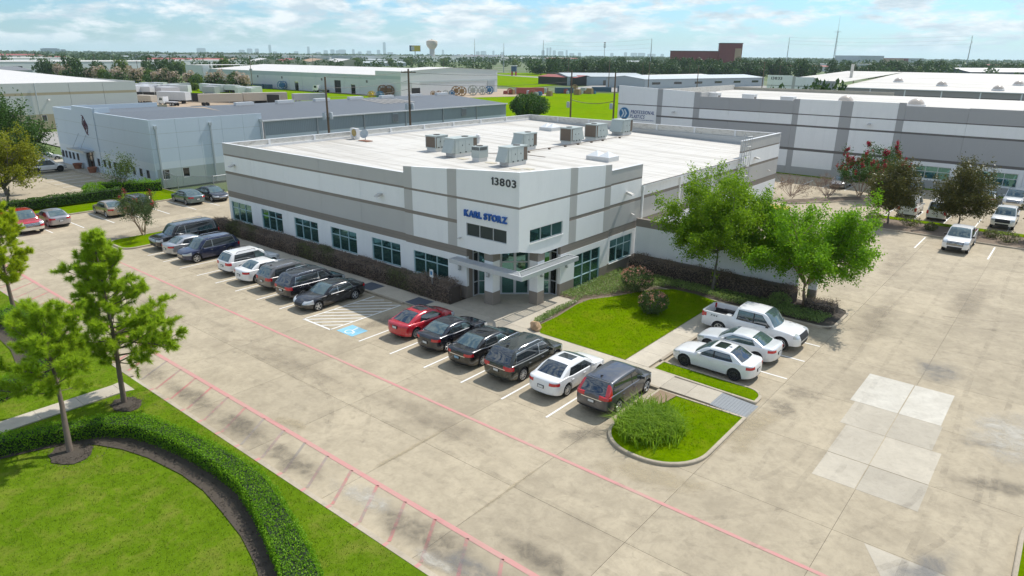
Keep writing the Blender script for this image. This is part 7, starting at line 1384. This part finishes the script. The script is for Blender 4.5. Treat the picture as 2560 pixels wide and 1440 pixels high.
for lab, x, y, rz, L, h in (('dark blue skip by the far fence, left one', -182, 287, .7, 9, 2.2), ('dark blue skip by the far fence, right one', -174, 296, .7, 8, 2.6), ('long dark blue bin at the warehouse wall', -312, 186, 0.05, 10, 2.0), ('short dark blue bin at the warehouse wall', -303, 186.4, 0.05, 3, 2.0)): trailer(lab, x, y, rz, L, h, c_navy, 'skip', 'dark blue skips', legs=False)
for k in range(34):
    x, y = -200+rg.random()*26, 236+rg.random()*40; s = .6+rg.random()*1.0; b = MB(); m = (c_rusty, c_pale, c_wood, c_tgrey, c_red, c_blue)[k % 6]
    if k % 3: b.box(x-s, x+s, y-s*.6, y+s*.6, -.2, s*1.1, m); b.box(x-s*.8, x+s*.9, y-s*.5, y+s*.5, s*1.1, s*1.5, m)
    else: b.lathe([(0, 0), (s*.8, 0), (s*.8, s*1.4), (0, s*1.5)], (x, y, -.2), m, 10)
    b.build('scrap_pile', None, label='piece of scrap in the yard along the field', cat='scrap', group='scrap beside the far warehouse')
# ------------------------------------------------------------------ generic far buildings
def far_block(name, label, p0, p1, depth, h, wm, rm, ridge=0.0, bays=0, h1=None, door=False, group=None, win=True):
    """box building: front edge p0-p1 (seen side), depth away from it; ridge>0 gives a gable along the front"""
    a, c = Vector((*p0, 0)), Vector((*p1, 0)); L = (c-a).length; ux = (c-a).normalized(); uy = Vector((-ux.y, ux.x, 0)); uy = uy if uy.dot(a) > 0 else -uy
    t = thing(name, label, 'building', (a.x, a.y, -.3), 0, group); o = Vector((0, 0, 0)); h1 = h1 or h; b = MB(); n = max(1, bays)
    obox(b, o, ux, uy, VZ, (0, L), (0, depth), (0, h), wm); put('wall', b.mesh('wall'), t); b = MB(); e = .4
    if ridge:
        P = lambda u, v, z: o+ux*u+uy*v+VZ*z
        b.face([P(-e, -e, h), P(L+e, -e, h), P(L+e, depth/2, h+ridge), P(-e, depth/2, h+ridge)], rm); b.face([P(-e, depth/2, h+ridge), P(L+e, depth/2, h+ridge), P(L+e, depth+e, h), P(-e, depth+e, h)], rm); b.face([P(0, 0, h), P(0, depth, h), P(0, depth/2, h+ridge)], wm); b.face([P(L, 0, h), P(L, depth/2, h+ridge), P(L, depth, h)], wm)
    else: obox(b, o, ux, uy, VZ, (-.2, L+.2), (-.2, depth+.2), (h, h+.5), rm)
    put('roof', b.mesh('roof'), t)
    for k in range(bays):
        u = L*(k+.5)/bays; b = MB(); w = min(L/bays*.3, 3.0)
        if door: obox(b, o, ux, uy, VZ, (u-w, u+w), (-.06, 0), (0, h*.6), m_pdk if door == 'd' else m_fargrey); put('door', b.mesh('door'), t)  # dark variant is no door: it paints the shade inside open bays
        elif win: obox(b, o, ux, uy, VZ, (u-w, u+w), (-.06, 0), (h*.45, h*.68), m_dkglass); put('window', b.mesh('window'), t)
    return t
far_block('far_white_building', 'long low white building behind the row of oaks at the left', (-582, 120), (-597, 291), 60, 8.5, m_farwhite, m_farroof, bays=9)
far_block('far_grey_building', 'grey low building with dark roof at the left edge', (-486, 100), (-499, 150), 30, 5.0, m_fargrey, plain((0.16, 0.17, 0.18), .8, .1, .1), ridge=2.0)
cols = (m_rust, m_rust, m_farroof, m_redroof, m_rust, m_farroof)
for k in range(6):
    a = Vector((-840, 420)).lerp(Vector((-745, 600)), k/6); c = Vector((-840, 420)).lerp(Vector((-745, 600)), (k+.96)/6); d = (c-a).normalized(); n_ = Vector((-d.y, d.x)); t = thing('sawtooth_shed', 'old gable-roofed shed behind the far warehouse, %s of six from left' % ('first', 'second', 'third', 'fourth', 'fifth', 'last')[k], 'building', (a.x, a.y, -.3), 0, 'rusty gable sheds'); L = (c-a).length; ux = Vector((d.x, d.y, 0)); uy = Vector((n_.x, n_.y, 0)); uy = uy if uy.dot(Vector((a.x, a.y, 0))) > 0 else -uy
    P = lambda u, v, z: ux*u+uy*v+VZ*z; b = MB(); b.face([P(0, 0, 0), P(L, 0, 0), P(L, 0, 6), P(L/2, 0, 9.5), P(0, 0, 6)], plain((0.40, 0.39, 0.29), .8, .1, .2)); b.face([P(L, 0, 0), P(L, 120, 0), P(L, 120, 6), P(L, 0, 6)], m_fargrey); put('wall', b.mesh('wall'), t)
    b = MB(); b.face([P(0, 0, 6), P(L/2, 0, 9.5), P(L/2, 120, 9.5), P(0, 120, 6)], cols[k]); b.face([P(L/2, 0, 9.5), P(L, 0, 6), P(L, 120, 6), P(L/2, 120, 9.5)], cols[(k*2+1) % 6]); put('roof', b.mesh('roof'), t)
for lab, p0, p1, d, h, wm, rm, rg_, by in (('wide white building behind the rusty sheds', (-1357, 600), (-1352, 1014), 80, 11, m_farwhite, m_farroof, 0, 12), ('pale grey building left of the billboard', (-1014, 790), (-1043, 926), 70, 12, m_fargrey, m_fargrey, 0, 5), ('wide pale building behind the water tower', (-1147, 1010), (-1187, 1335), 70, 12, m_farwhite, m_farroof, 0, 10), ('white building right of the water tower', (-1266, 1304), (-1184, 1400), 60, 15, m_farwhite, m_farroof, 0, 4), ('long white office strip behind the dark tree wood', (-1117, 1292), (-1339, 1925), 50, 10.5, m_farwhite, m_farroof, 0, 24), ('low building with grey roof left of the billboard pole', (-780, 625), (-764, 690), 30, 4.5, m_fargrey, m_fargrey, 2.0, 4),
        ('tan low building beside the brick block', (-347, 826), (-290, 836), 40, 9, m_brick2, m_farroof, 0, 4), ('large metal shed with open dark bays behind the field', (-235, 335), (-205, 372), 40, 5.0, plain((0.36, 0.43, 0.46), .6, .06, .4), m_fargrey, 1.6, 3), ('long pale storage building with many doors', (-217, 390), (-206, 470), 25, 4.2, m_fargrey, m_farroof, 0.8, 10), ('grey metal gable building right of the storage row', (-183, 330), (-156, 425), 30, 5.0, m_fargrey, plain((0.48, 0.52, 0.53), .5, .05, .2), 1.4, 6),
        ('white strip building with an orange awning on the right', (-428, 1298), (-351, 1301), 40, 7, m_farwhite, m_farroof, 0, 6), ('dark building under a long pale vaulted roof at right', (-85, 690), (0, 790), 40, 6.5, plain((0.10, 0.12, 0.15), .6, .1, .2), m_farroof, 3.0, 6), ('pale depot with flat roof far left', (-900, 180), (-960, 330), 60, 8, m_farwhite, m_farroof, 0, 8), ('white depot behind the storage yard', (-700, 330), (-720, 420), 50, 8, m_farwhite, m_farroof, 0, 6), ('cream low building with red sign far left', (-1300, 330), (-1330, 420), 50, 9, m_tan, m_redroof, 2, 4)):
    far_block('far_building', lab, p0, p1, d, h, wm, rm, rg_, by, door='d' if 'open dark' in lab else ('g' if 'many doors' in lab else False))
far_block('open_shed', 'red-roofed open shed with racks beside the field', (-262, 342), (-230, 335), 16, 4.4, m_black, m_redroof, 1.2)
BK = thing('brick_block', 'large dark red brick block with a taller tan-cornered tower', 'building', (-412, 787, -.3)); b = MB(); ux = Vector((.90, .435, 0)).normalized(); uy = Vector((-.435, .90, 0)).normalized(); o = Vector((-412, 800, -.3))
obox(b, o, ux, uy, VZ, (0, 57), (0, 40), (0, 22.5), m_brick); b.build('wall', BK); b = MB(); obox(b, o+ux*57.1, ux, uy, VZ, (0, 26), (-2, 36), (0, 31.5), m_brick); b.build('tower', BK); b = MB(); obox(b, o+ux*75, ux, uy, VZ, (0, 7.5), (-2.4, -2.1), (0, 26), m_brick2); b.build('tan_corner', BK); b = MB(); obox(b, o, ux, uy, VZ, (-.5, 57), (-.5, 40), (22.5, 23.1), m_pdk); obox(b, o+ux*57.1, ux, uy, VZ, (-.5, 26.5), (-2.5, 36.5), (31.5, 32.2), m_pdk); b.build('coping', BK)['kind'] = 'stuff'
b = MB(); obox(b, o, ux, uy, VZ, (0, 56.9), (-.3, -.05), (8.5, 9.3), plain((0.30, 0.14, 0.12), .8, .1)); b.build('string_course', BK)
SCH = thing('school_block', 'distant grey and tan stepped institutional block at the right', 'building', (-425, 1678, -.3)); o = Vector((-425, 1678, -.3)); ux = Vector((76, 223, 0)).normalized(); uy = Vector((-ux.y, ux.x, 0))
for nm, u0, u1, v0, h, m in (('wall', 20, 110, 0, 22, m_fargrey), ('wing', 110, 185, -3, 16, m_brick2), ('wing', 186, 200, -5, 17, m_brick), ('wing', 201, 270, -2, 17.5, m_fargrey), ('canopy', -2, 19.5, -2, 13, m_fargrey)): b = MB(); obox(b, o, ux, uy, VZ, (u0, u1), (v0, 60), (0, h), m); b.build(nm, SCH)
# ------------------------------------------------------------------ towers, poles, skyline, distant trees
WT = thing('water_tower', 'beige mushroom-shaped water tower on the horizon', 'water tower', (-1178, 1143, -.3)); b = MB(); mwt = plain((0.50, 0.43, 0.35), .7, .05, .1); b.lathe([(6.0, 0), (5.6, 24), (6.2, 27.5)], (0, 0, 0), plain((0.40, 0.40, 0.38), .7, .05, .1), 24); put('stem', b.mesh('stem', smooth=40), WT)
b = MB(); b.lathe([(6.2, 27.5), (9.5, 31), (12.2, 35.5), (12.6, 38), (12.6, 42.5), (11.6, 44.6), (6, 46.8), (1.2, 47.4), (1.0, 48.4), (0, 48.4)], (0, 0, 0), mwt, 28); put('tank', b.mesh('tank', smooth=40), WT)
BL = thing('billboard', 'yellow billboard on a single tall post', 'billboard', (-869, 805, -.3), R(129.4+90-7)); b = MB(); b.tube([(0, 0, 0), (0, 0, 21)], .8, m_fargrey, 10); put('post', b.mesh('post'), BL); b = MB(); b.box(-9, 9, -.6, .6, 20.5, 29.5, m_pdk); put('frame', b.mesh('frame'), BL)
for s in (-1, 1): b = MB(); b.box(-8.8, 4.5, s*.62, s*.66, 20.8, 29.2, plain((0.50, 0.40, 0.03), .6, .1, .1)); b.box(4.5, 8.8, s*.62, s*.66, 20.8, 29.2, plain((0.03, 0.07, 0.13), .6, .1, .1)); b.box(1.0, 6.5, s*.661, s*.67, 22, 28, plain((0.50, 0.52, 0.50), .6, .2, .6)); put('poster', b.mesh('poster'), BL)
def tx_pole(label, x, y, h, arms=3, rz=2.2):
    t = thing('transmission_pole', label, 'pole', (x, y, -.3), rz, 'tall grey transmission poles'); b = MB(); b.tube([(0, 0, 0), (0, 0, h*.6), (0, 0, h)], [h*.017, h*.012, h*.006], m_steel, 8); put('shaft', b.mesh('shaft', smooth=40), t)
    for k in range(arms): z = h*(.96-.13*k); s = 1 if k % 2 == 0 else -1; b = MB(); b.tube([(0, 0, z), (s*h*.055, 0, z+h*.012)], [h*.005, h*.003], m_steel, 5); b.tube([(s*h*.055, 0, z+h*.012), (s*h*.055, 0, z-h*.03)], h*.003, m_steel, 5); put('arm', b.mesh('arm'), t)
for lab, x, y, h in (('tall grey transmission pole left of the dark wood', -840, 916, 41.6), ('tall grey transmission pole above the white warehouse right end', -455, 538, 27.5), ('tall grey transmission pole above the red-roofed shed', -435, 575, 30.5), ('tall grey transmission pole before the brick block', -310, 566, 31), ('tall grey transmission pole right of the brick block', -411, 1212, 47.8), ('tall grey transmission pole at the far right', -142, 1107, 45.2)): tx_pole(lab, x, y, h)
AT = thing('radio_mast', 'thin lattice radio mast in the sky at the right', 'mast', (-192, 690, -.3)); b = MB(); q = [(1.0*math.cos(a), 1.0*math.sin(a)) for a in (0, 2.1, 4.2)]
for x, y in q: b.tube([(x, y, 0), (x*.4, y*.4, 39)], .14, m_steel, 4)
for k in range(20):
    z0, z1 = k*1.95, (k+1)*1.95; f0, f1 = 1-.6*z0/39, 1-.6*z1/39
    for i in range(3): b.tube([(q[i][0]*f0, q[i][1]*f0, z0), (q[(i+1) % 3][0]*f1, q[(i+1) % 3][1]*f1, z1)], .07, m_steel, 3)
put('lattice', b.mesh('lattice'), AT); b = MB(); b.tube([(0, 0, 38), (0, 0, 52)], [.15, .06], m_steel, 5); b.tube([(-3, 0, 38.5), (3, 0, 38.5)], .12, m_steel, 4); b.tube([(0, -2, 39.5), (0, 2, 39.5)], .12, m_steel, 4); put('antenna', b.mesh('antenna'), AT)
CT = thing('cell_tower', 'cell tower with clustered antennas in the middle of the horizon', 'mast', (-1100, 1740, -.3)); b = MB(); b.tube([(0, 0, 0), (0, 0, 52)], [1.2, .5], m_steel, 8); put('shaft', b.mesh('shaft'), CT)
for z in (51, 45.5, 40):
    b = MB()
    for k in range(6): a = k*1.047; b.box(2.2*math.cos(a)-.7, 2.2*math.cos(a)+.7, 2.2*math.sin(a)-.7, 2.2*math.sin(a)+.7, z-1.4, z+1.4, m_pdk)
    put('antenna', b.mesh('antenna'), CT)['kind'] = 'stuff'
def util_pole(label, x, y, h, rz=.6, trans=0, arms=1, grp='wooden utility poles', z=-.2, thick=1.0, lean=0.0):
    t = thing('utility_pole', label, 'pole', (x, y, z), rz, grp); b = MB(); b.tube([(0, 0, 0), (lean, 0, h)], [.17*thick, .11*thick], m_wood, 8); put('shaft', b.mesh('shaft', smooth=40), t)
    for k in range(arms):
        zz_ = h-.5-1.1*k; b = MB(); b.box(-1.15, 1.15, -.06, .06, zz_-.07, zz_+.07, m_wood); a = put('crossarm', b.mesh('crossarm'), t); b = MB()
        for xx in (-1.05, -.5, .5, 1.05): b.lathe([(.05, .07), (.06, .2), (.02, .26)], (xx, 0, zz_), m_fargrey, 6)
        put('insulator', b.mesh('insulator'), a)['kind'] = 'stuff'
    for k in range(trans): zz_ = h*.58; b = MB(); s = (-1, 1, 0)[k]; b.lathe([(0, 0), (.27, .02), (.27, .85), (.2, .95), (0, .97)], (s*.45, .25 if s == 0 else 0, zz_), m_fargrey, 12); put('transformer', b.mesh('transformer', smooth=40), t)
    return t
util_pole('wooden utility pole with transformers behind the left roof parapet', -80, 57.7, 13.2, 1.2, 2, 0, thick=1.1); util_pole('darker wooden utility pole with transformers behind the middle of the white roof', -80, 72.6, 14.1, 1.2, 2, 1, thick=1.25)
util_pole('wooden utility pole rising from the bright field, left one', -66, 95, 14.0, .4, 1, 0); util_pole('wooden utility pole rising from the bright field, right one', -60.9, 100, 13.6, .4, 1, 0)
util_pole('wooden utility pole with transformers by the flowering hedge row', -289, 170, 14.8, .5, 2, 0); util_pole('wooden utility pole left of the flowering hedge row', -397, 168, 11.5, .5, 0, 1)
rg = np.random.default_rng(3)
wire = thing('overhead_cable', 'dark sagging cable between the two poles in the bright field', 'cable', (-63.5, 97.5, 8)); b = MB(); pa, pb = Vector((-66, 95, 9.2)), Vector((-60.9, 100, 9.0)); pts = []
for k in range(11): u = k/10; q_ = pa.lerp(pb, u); q_.z -= .5*4*u*(1-u); pts.append(q_)
b.tube(pts, .05, m_black, 5); b.build('cable', wire)
UP = [(-640, 330), (-600, 420), (-560, 480), (-520, 520), (-700, 260), (-760, 300), (-480, 440), (-330, 470), (-280, 500), (-250, 520), (-180, 520), (-120, 480), (-900, 500), (-980, 620), (-1020, 700), (-690, 640), (-610, 700), (-330, 640), (-240, 620), (-150, 640), (-205, 330), (-170, 310), (-140, 300), (-118, 320)]
for x, y in UP: util_pole('slender utility pole standing among the distant sheds and trees', x, y, 11+rg.random()*4, rg.random()*3, 0, 1, 'distant utility poles', thick=1.4)
def span(name, label, A, B_, sag, r, grp, mat=m_black, n=14):
    t = thing(name, label, 'cable', tuple((Vector(A)+Vector(B_))/2), 0, grp); b = MB(); pts = []
    for k in range(n+1): u = k/n; q = Vector(A).lerp(Vector(B_), u); q.z -= sag*4*u*(1-u); pts.append(q)
    b.tube(pts, r, mat, 4); b.build('wire', t)
for i, z in enumerate((13.0, 11.6, 10.4)): span('power_line', 'thin cable between the two poles behind the white roof, %s' % ('top', 'middle', 'lowest')[i], (-80, 57.7, z), (-80, 72.6, z+.6), .3, .022, 'cables on the near poles')
for i, z in enumerate((13.4, 11.8)): span('power_line', 'thin cable running off the darker pole over the grey roof, %s' % ('upper', 'lower')[i], (-80, 72.6, z), (-66, 95, z+.2), .5, .022, 'cables on the near poles')
for i, (z0, z1) in enumerate(((30, 46), (26.5, 41), (23, 36))):
    span('power_line', 'faint high wire left of the brick block, %s' % ('top', 'middle', 'lowest')[i], (-435, 575, z0*.98), (-310, 566, z0), 2.0, .045, 'high transmission wires', m_steel); span('power_line', 'faint high wire across the right sky, %s' % ('top', 'middle', 'lowest')[i], (-411, 1212, z1+1.5), (-142, 1107, z1-1), 3.0, .07, 'high transmission wires', m_steel)
# skyline
m_sky = plain((0.20, 0.25, 0.30), .7, .1, .01, name='tower_glass'); HD = 15500.0
SKY = [(498, 19, 9), (599, 13, 6), (619, 12, 9), (637, 9, 9), (670, 6, 18), (682, 9, 3), (735, 10, 4), (766, 6, 15), (790, 12, 3), (809, 10, 7), (826, 10, 9), (838, 8, 7), (850, 18, 9), (878, 6, 10), (894, 9, 5), (917, 11, 7), (941, 8, 9), (956, 7, 27), (970, 14, 4), (1102, 5, 11), (1189, 9, 8), (1203, 14, 9), (1228, 5, 10), (1250, 8, 7), (1352, 8, 12), (1363, 5, 18), (1370, 5, 19), (1380, 8, 12), (1396, 14, 10), (1411, 5, 13), (1424, 12, 6), (1443, 8, 7), (1524, 8, 7), (1558, 8, 9), (1579, 16, 8), (1598, 18, 8), (1623, 20, 6), (1650, 8, 6), (120, 34, 5), (152, 10, 3)]
for k, (px, w, up_) in enumerate(SKY):
    az = YAW-math.atan((px-1280)/1809); D = HD*(1.0 if px > 480 else .35); x, y = D*math.cos(az), D*math.sin(az); h = 16+up_*D/1809; ww = w*D/1809
    lab = 'hazy tower block in the distant skyline'
    if up_ == 27: lab = 'tallest hazy tower with a narrow crown on the skyline'
    t = thing('skyline_tower', lab, 'tower', (x, y, 0), az-math.pi/2, 'hazy skyline towers' if up_ != 27 else None); b = MB(); b.box(-ww/2, ww/2, -ww*.4, ww*.4, 0, h*.93, m_sky); b.box(-ww*.38, ww*.38, -ww*.3, ww*.3, h*.93, h, m_sky); put('shaft', b.mesh('shaft'), t)
# trees behind: shared crowns
def bg_crown(seed, n, ls, mat):
    rg = np.random.default_rng(seed); k = 7; c = rg.normal(size=(k, 3))*np.array([.42, .42, .22]); c[:, 2] += .62; rad = .38+.2*rg.random(k); i = rg.integers(0, k, n); d = rsph(rg, n)
    C = c[i]+d*(rad[i]*(.62+.38*rg.random(n)))[:, None]; C[:, 2] = np.maximum(C[:, 2], .18)
    nm = rsph(rg, n)+d*.6+np.array([0, 0, .5]); nm /= np.linalg.norm(nm, axis=1, keepdims=True); t = np.cross(nm, rsph(rg, n)); t /= np.linalg.norm(t, axis=1, keepdims=True); s = np.cross(nm, t); kk = (ls*(.6+.8*rg.random(n)))[:, None]/2
    V = np.stack([C-t*kk, C+s*kk*.7, C+t*kk, C-s*kk*.7], 1).reshape(-1, 3); return np_mesh('crown', V, np.arange(4*n).reshape(-1, 4), mat)
CR = [bg_crown(300+i, 950, .17, m_far_tree) for i in range(4)]+[bg_crown(310+i, 950, .17, m_far_tree2) for i in range(2)]+[bg_crown(320, 900, .17, m_far_tree)]
b = MB(); b.tube([(0, 0, 0), (.02, 0, .25), (0, .02, .5)], [.045, .035, .02], m_bark_grey, 6); b.tube([(0, 0, .2), (.2, .1, .45)], [.02, .01], m_bark_grey, 4); b.tube([(0, 0, .22), (-.15, .15, .5)], [.02, .01], m_bark_grey, 4); TRK = b.mesh('trunk')
PINKC = bg_crown(330, 700, .16, m_flower_pale)
def bg_tree(label, x, y, h, w, v, grp, pink=False, name='distant_tree'):
    t = thing(name, label, 'tree', (x, y, -.3), rg.random()*6.28, grp); t.scale = (w, w, h*.82); put('trunk', TRK, t); put('crown', CR[v], t)
    if pink: put('blossom', PINKC, t).location = (0, 0, .12)
    return t
OAKS = [(-503, 157), (-530, 172), (-545, 190), (-560, 210), (-550, 222), (-459, 159), (-556, 242), (-549, 256), (-500, 237), (-520, 250), (-480, 265), (-470, 215)]
ORD = 'first second third fourth fifth sixth seventh eighth ninth tenth eleventh twelfth thirteenth fourteenth fifteenth sixteenth seventeenth'.split()
OAKS.sort(key=lambda q: -math.atan2(q[1], q[0]))
for i, (x, y) in enumerate(OAKS): bg_tree('rounded dark oak before the long white building, %s from left' % ORD[i], x, y, 9+rg.random()*3, 5.5+rg.random()*2, i % 4 if i not in (5, 10) else 4, 'oaks before the long white building')
for i in range(17): f = i/16; x, y = -493+195*f, 162+10*f+rg.normal()*2; bg_tree('flowering tree in the long row along the storage yard, %s from left' % ORD[i], x, y, 6.0+rg.random()*1.6, 4.6+rg.random()*1.2, (0, 5, 1, 2)[i % 4], 'flowering trees along the yard', pink=i % 4 != 1)
for i in range(4): x, y = -330+i*17+rg.random()*5, 150+i*4; bg_tree('bright green bush among the stored caravans', x, y, 3.2, 4, 4, 'bushes among the caravans', name='bush')
for i in range(70):
    f = rg.random(); x = -403+(-216+403)*f+rg.normal()*10; y = 490+100*f+rg.random()*110; bg_tree('dark tree in the dense wood behind the field', x, y, 10+rg.random()*3.5, 7+rg.random()*2.5, i % 4, 'trees of the dense wood')
for i in range(80):
    f = rg.random(); x = -230+190*f+rg.normal()*14; y = 570+230*f+rg.random()*130; bg_tree('tree in the green belt behind the white-roofed warehouse', x, y, 9+rg.random()*4, 6.5+rg.random()*2.5, i % 6 if i % 5 == 0 else i % 4, 'trees of the green belt')
for i, (x, y, h) in enumerate(((-103, 747, 9), (-96, 770, 9), (-62, 808, 10), (-481, 266, 12), (-760, 600, 11), (-735, 640, 10), (-690, 690, 11), (-790, 720, 10), (-560, 720, 10), (-620, 760, 10))): bg_tree('light green lone tree among far buildings', x, y, h, h*.75, 4+i % 2, 'lone light green trees')
for i, (x, y) in enumerate(((-55.5, 161), (-47.6, 160), (-44.0, 161))): bg_tree('small tree rising behind the striped warehouse roof, %s of three' % ('left', 'middle', 'right')[i], x, y, 11.6 if i else 10.4, 4.4 if i else 3.2, 0, 'trees behind the striped warehouse')
rg2 = np.random.default_rng(12)
# far wood as one mass
def far_wood(label, n, d0, d1, a0, a1, h0, h1, per, ls, seed, w=4.5):
    rg = np.random.default_rng(seed); az = YAW-np.radians(a0+(a1-a0)*rg.random(n)); D = d0*(d1/d0)**rg.random(n); X, Y = D*np.cos(az), D*np.sin(az); H = h0+(h1-h0)*rg.random(n)
    i = np.repeat(np.arange(n), per); d = rsph(rg, n*per); r = .55+.45*rg.random(n*per); C = np.stack([X[i]+d[:, 0]*r*w*(H[i]/9), Y[i]+d[:, 1]*r*w*(H[i]/9), H[i]*.56+d[:, 2]*r*H[i]*.44], 1)
    o = leaf_cloud('far_wood', C, rg, ls, m_far_tree, aspect=.7, kind='stuff'); o['label'] = label; o['category'] = 'wood'
far_wood('scattered trees between the distant buildings', 420, 620, 1300, -41, 41, 7, 12, 70, 1.9, 401)
far_wood('hazy green treeline below the skyline', 1700, 1250, 3200, -44, 44, 8, 14, 26, 4.2, 402, 6.0)
far_wood('faint far treeline on the horizon', 1500, 3200, 8000, -46, 46, 11, 17, 16, 9.0, 403, 9.0)
for k in range(34):
    a = -40+80*(k+rg2.random())/34; D = 900+rg2.random()*1300; az = YAW-R(a); x, y = D*math.cos(az), D*math.sin(az); s = 14+rg2.random()*30; q_ = az+math.pi/2+rg2.normal()*.2
    far_block('far_building', 'pale low roof glimpsed between distant trees', (x, y), (x+s*2*math.cos(q_), y+s*2*math.sin(q_)), 30, 5+rg2.random()*5, (m_farwhite, m_fargrey, m_tan)[k % 3], (m_farroof, m_fargrey, m_farroof, m_redroof)[k % 4], 1.5 if k % 2 else 0, 3, group='pale roofs between distant trees')
# the water-tower road sign and shade structure beyond the field
t = thing('play_tower', 'red and blue pavilion tower on the far lawn', 'tower', (-377, 459, -.3), .5); b = MB(); b.box(-2, 2, -2, 2, 3.4, 7.6, plain((0.05, 0.09, 0.18), .6, .1)); put('cabin', b.mesh('cabin'), t)
for sx in (-1.6, 1.6):
    for sy in (-1.6, 1.6): b = MB(); b.box(sx-.35, sx+.35, sy-.35, sy+.35, 0, 3.4, plain((0.40, 0.03, 0.03), .6, .1)); put('leg', b.mesh('leg'), t)
b = MB(); b.prism([(-2.4, -2.4), (2.4, -2.4), (2.4, 2.4), (-2.4, 2.4)], 7.6, 8.2, m_cap); put('roof', b.mesh('roof'), t)
t = thing('dumpster', 'dark green skip with a yellow lid behind the light green trees', 'dumpster', (-23.2, 71.0, 0)); b = MB(); b.box(-1.2, 1.2, -.8, .8, .15, 1.35, plain((0.02, 0.06, 0.045), .6, .1)); put('bin', b.mesh('bin'), t); b = MB(); b.box(-1.25, 1.25, -.85, .85, 1.36, 1.45, c_yel); put('lid', b.mesh('lid'), t)
# accessible parking sign in the hedge
t = thing('parking_sign', 'small pale wheelchair parking sign on a post in the facade hedge', 'sign', (-32.3, 30.75, .1)); b = MB(); b.tube([(0, 0, 0), (0, 0, 2.1)], .03, m_steel, 6); put('post', b.mesh('post'), t); b = MB(); b.box(-.17, .17, -.05, -.03, 1.55, 2.1, m_plate); put('plate', b.mesh('plate'), t); b = MB(); b.box(-.10, .10, -.056, -.051, 1.72, 1.98, plain((0.05, 0.22, 0.42), .5, .05)); put('symbol_panel', b.mesh('symbol_panel'), t)
t = thing('parking_sign', 'small dark sign post beside the blue building walk', 'sign', (-112.5, 35.4, 0)); b = MB(); b.tube([(0, 0, 0), (0, 0, 2.3)], .03, m_steel, 6); put('post', b.mesh('post'), t); b = MB(); b.box(-.2, .2, -.05, -.03, 1.7, 2.3, m_pdk); put('plate', b.mesh('plate'), t)
# ------------------------------------------------------------------ the air
b = MB(); m_haze = bpy.data.materials.new('hazy_air'); m_haze.use_nodes = True; hn = m_haze.node_tree; hn.nodes.clear()
ho = hn.nodes.new('ShaderNodeOutputMaterial'); hv = hn.nodes.new('ShaderNodeVolumePrincipled'); hv.inputs['Color'].default_value = (0.74, 0.90, 1.0, 1); hv.inputs['Density'].default_value = 0.00006; hv.inputs['Anisotropy'].default_value = 0.2
hn.links.new(hv.outputs['Volume'], ho.inputs['Volume'])
b.box(-42100, 30100, -20100, 45100, -1.6, 275, m_haze); b.build('haze', kind='stuff')
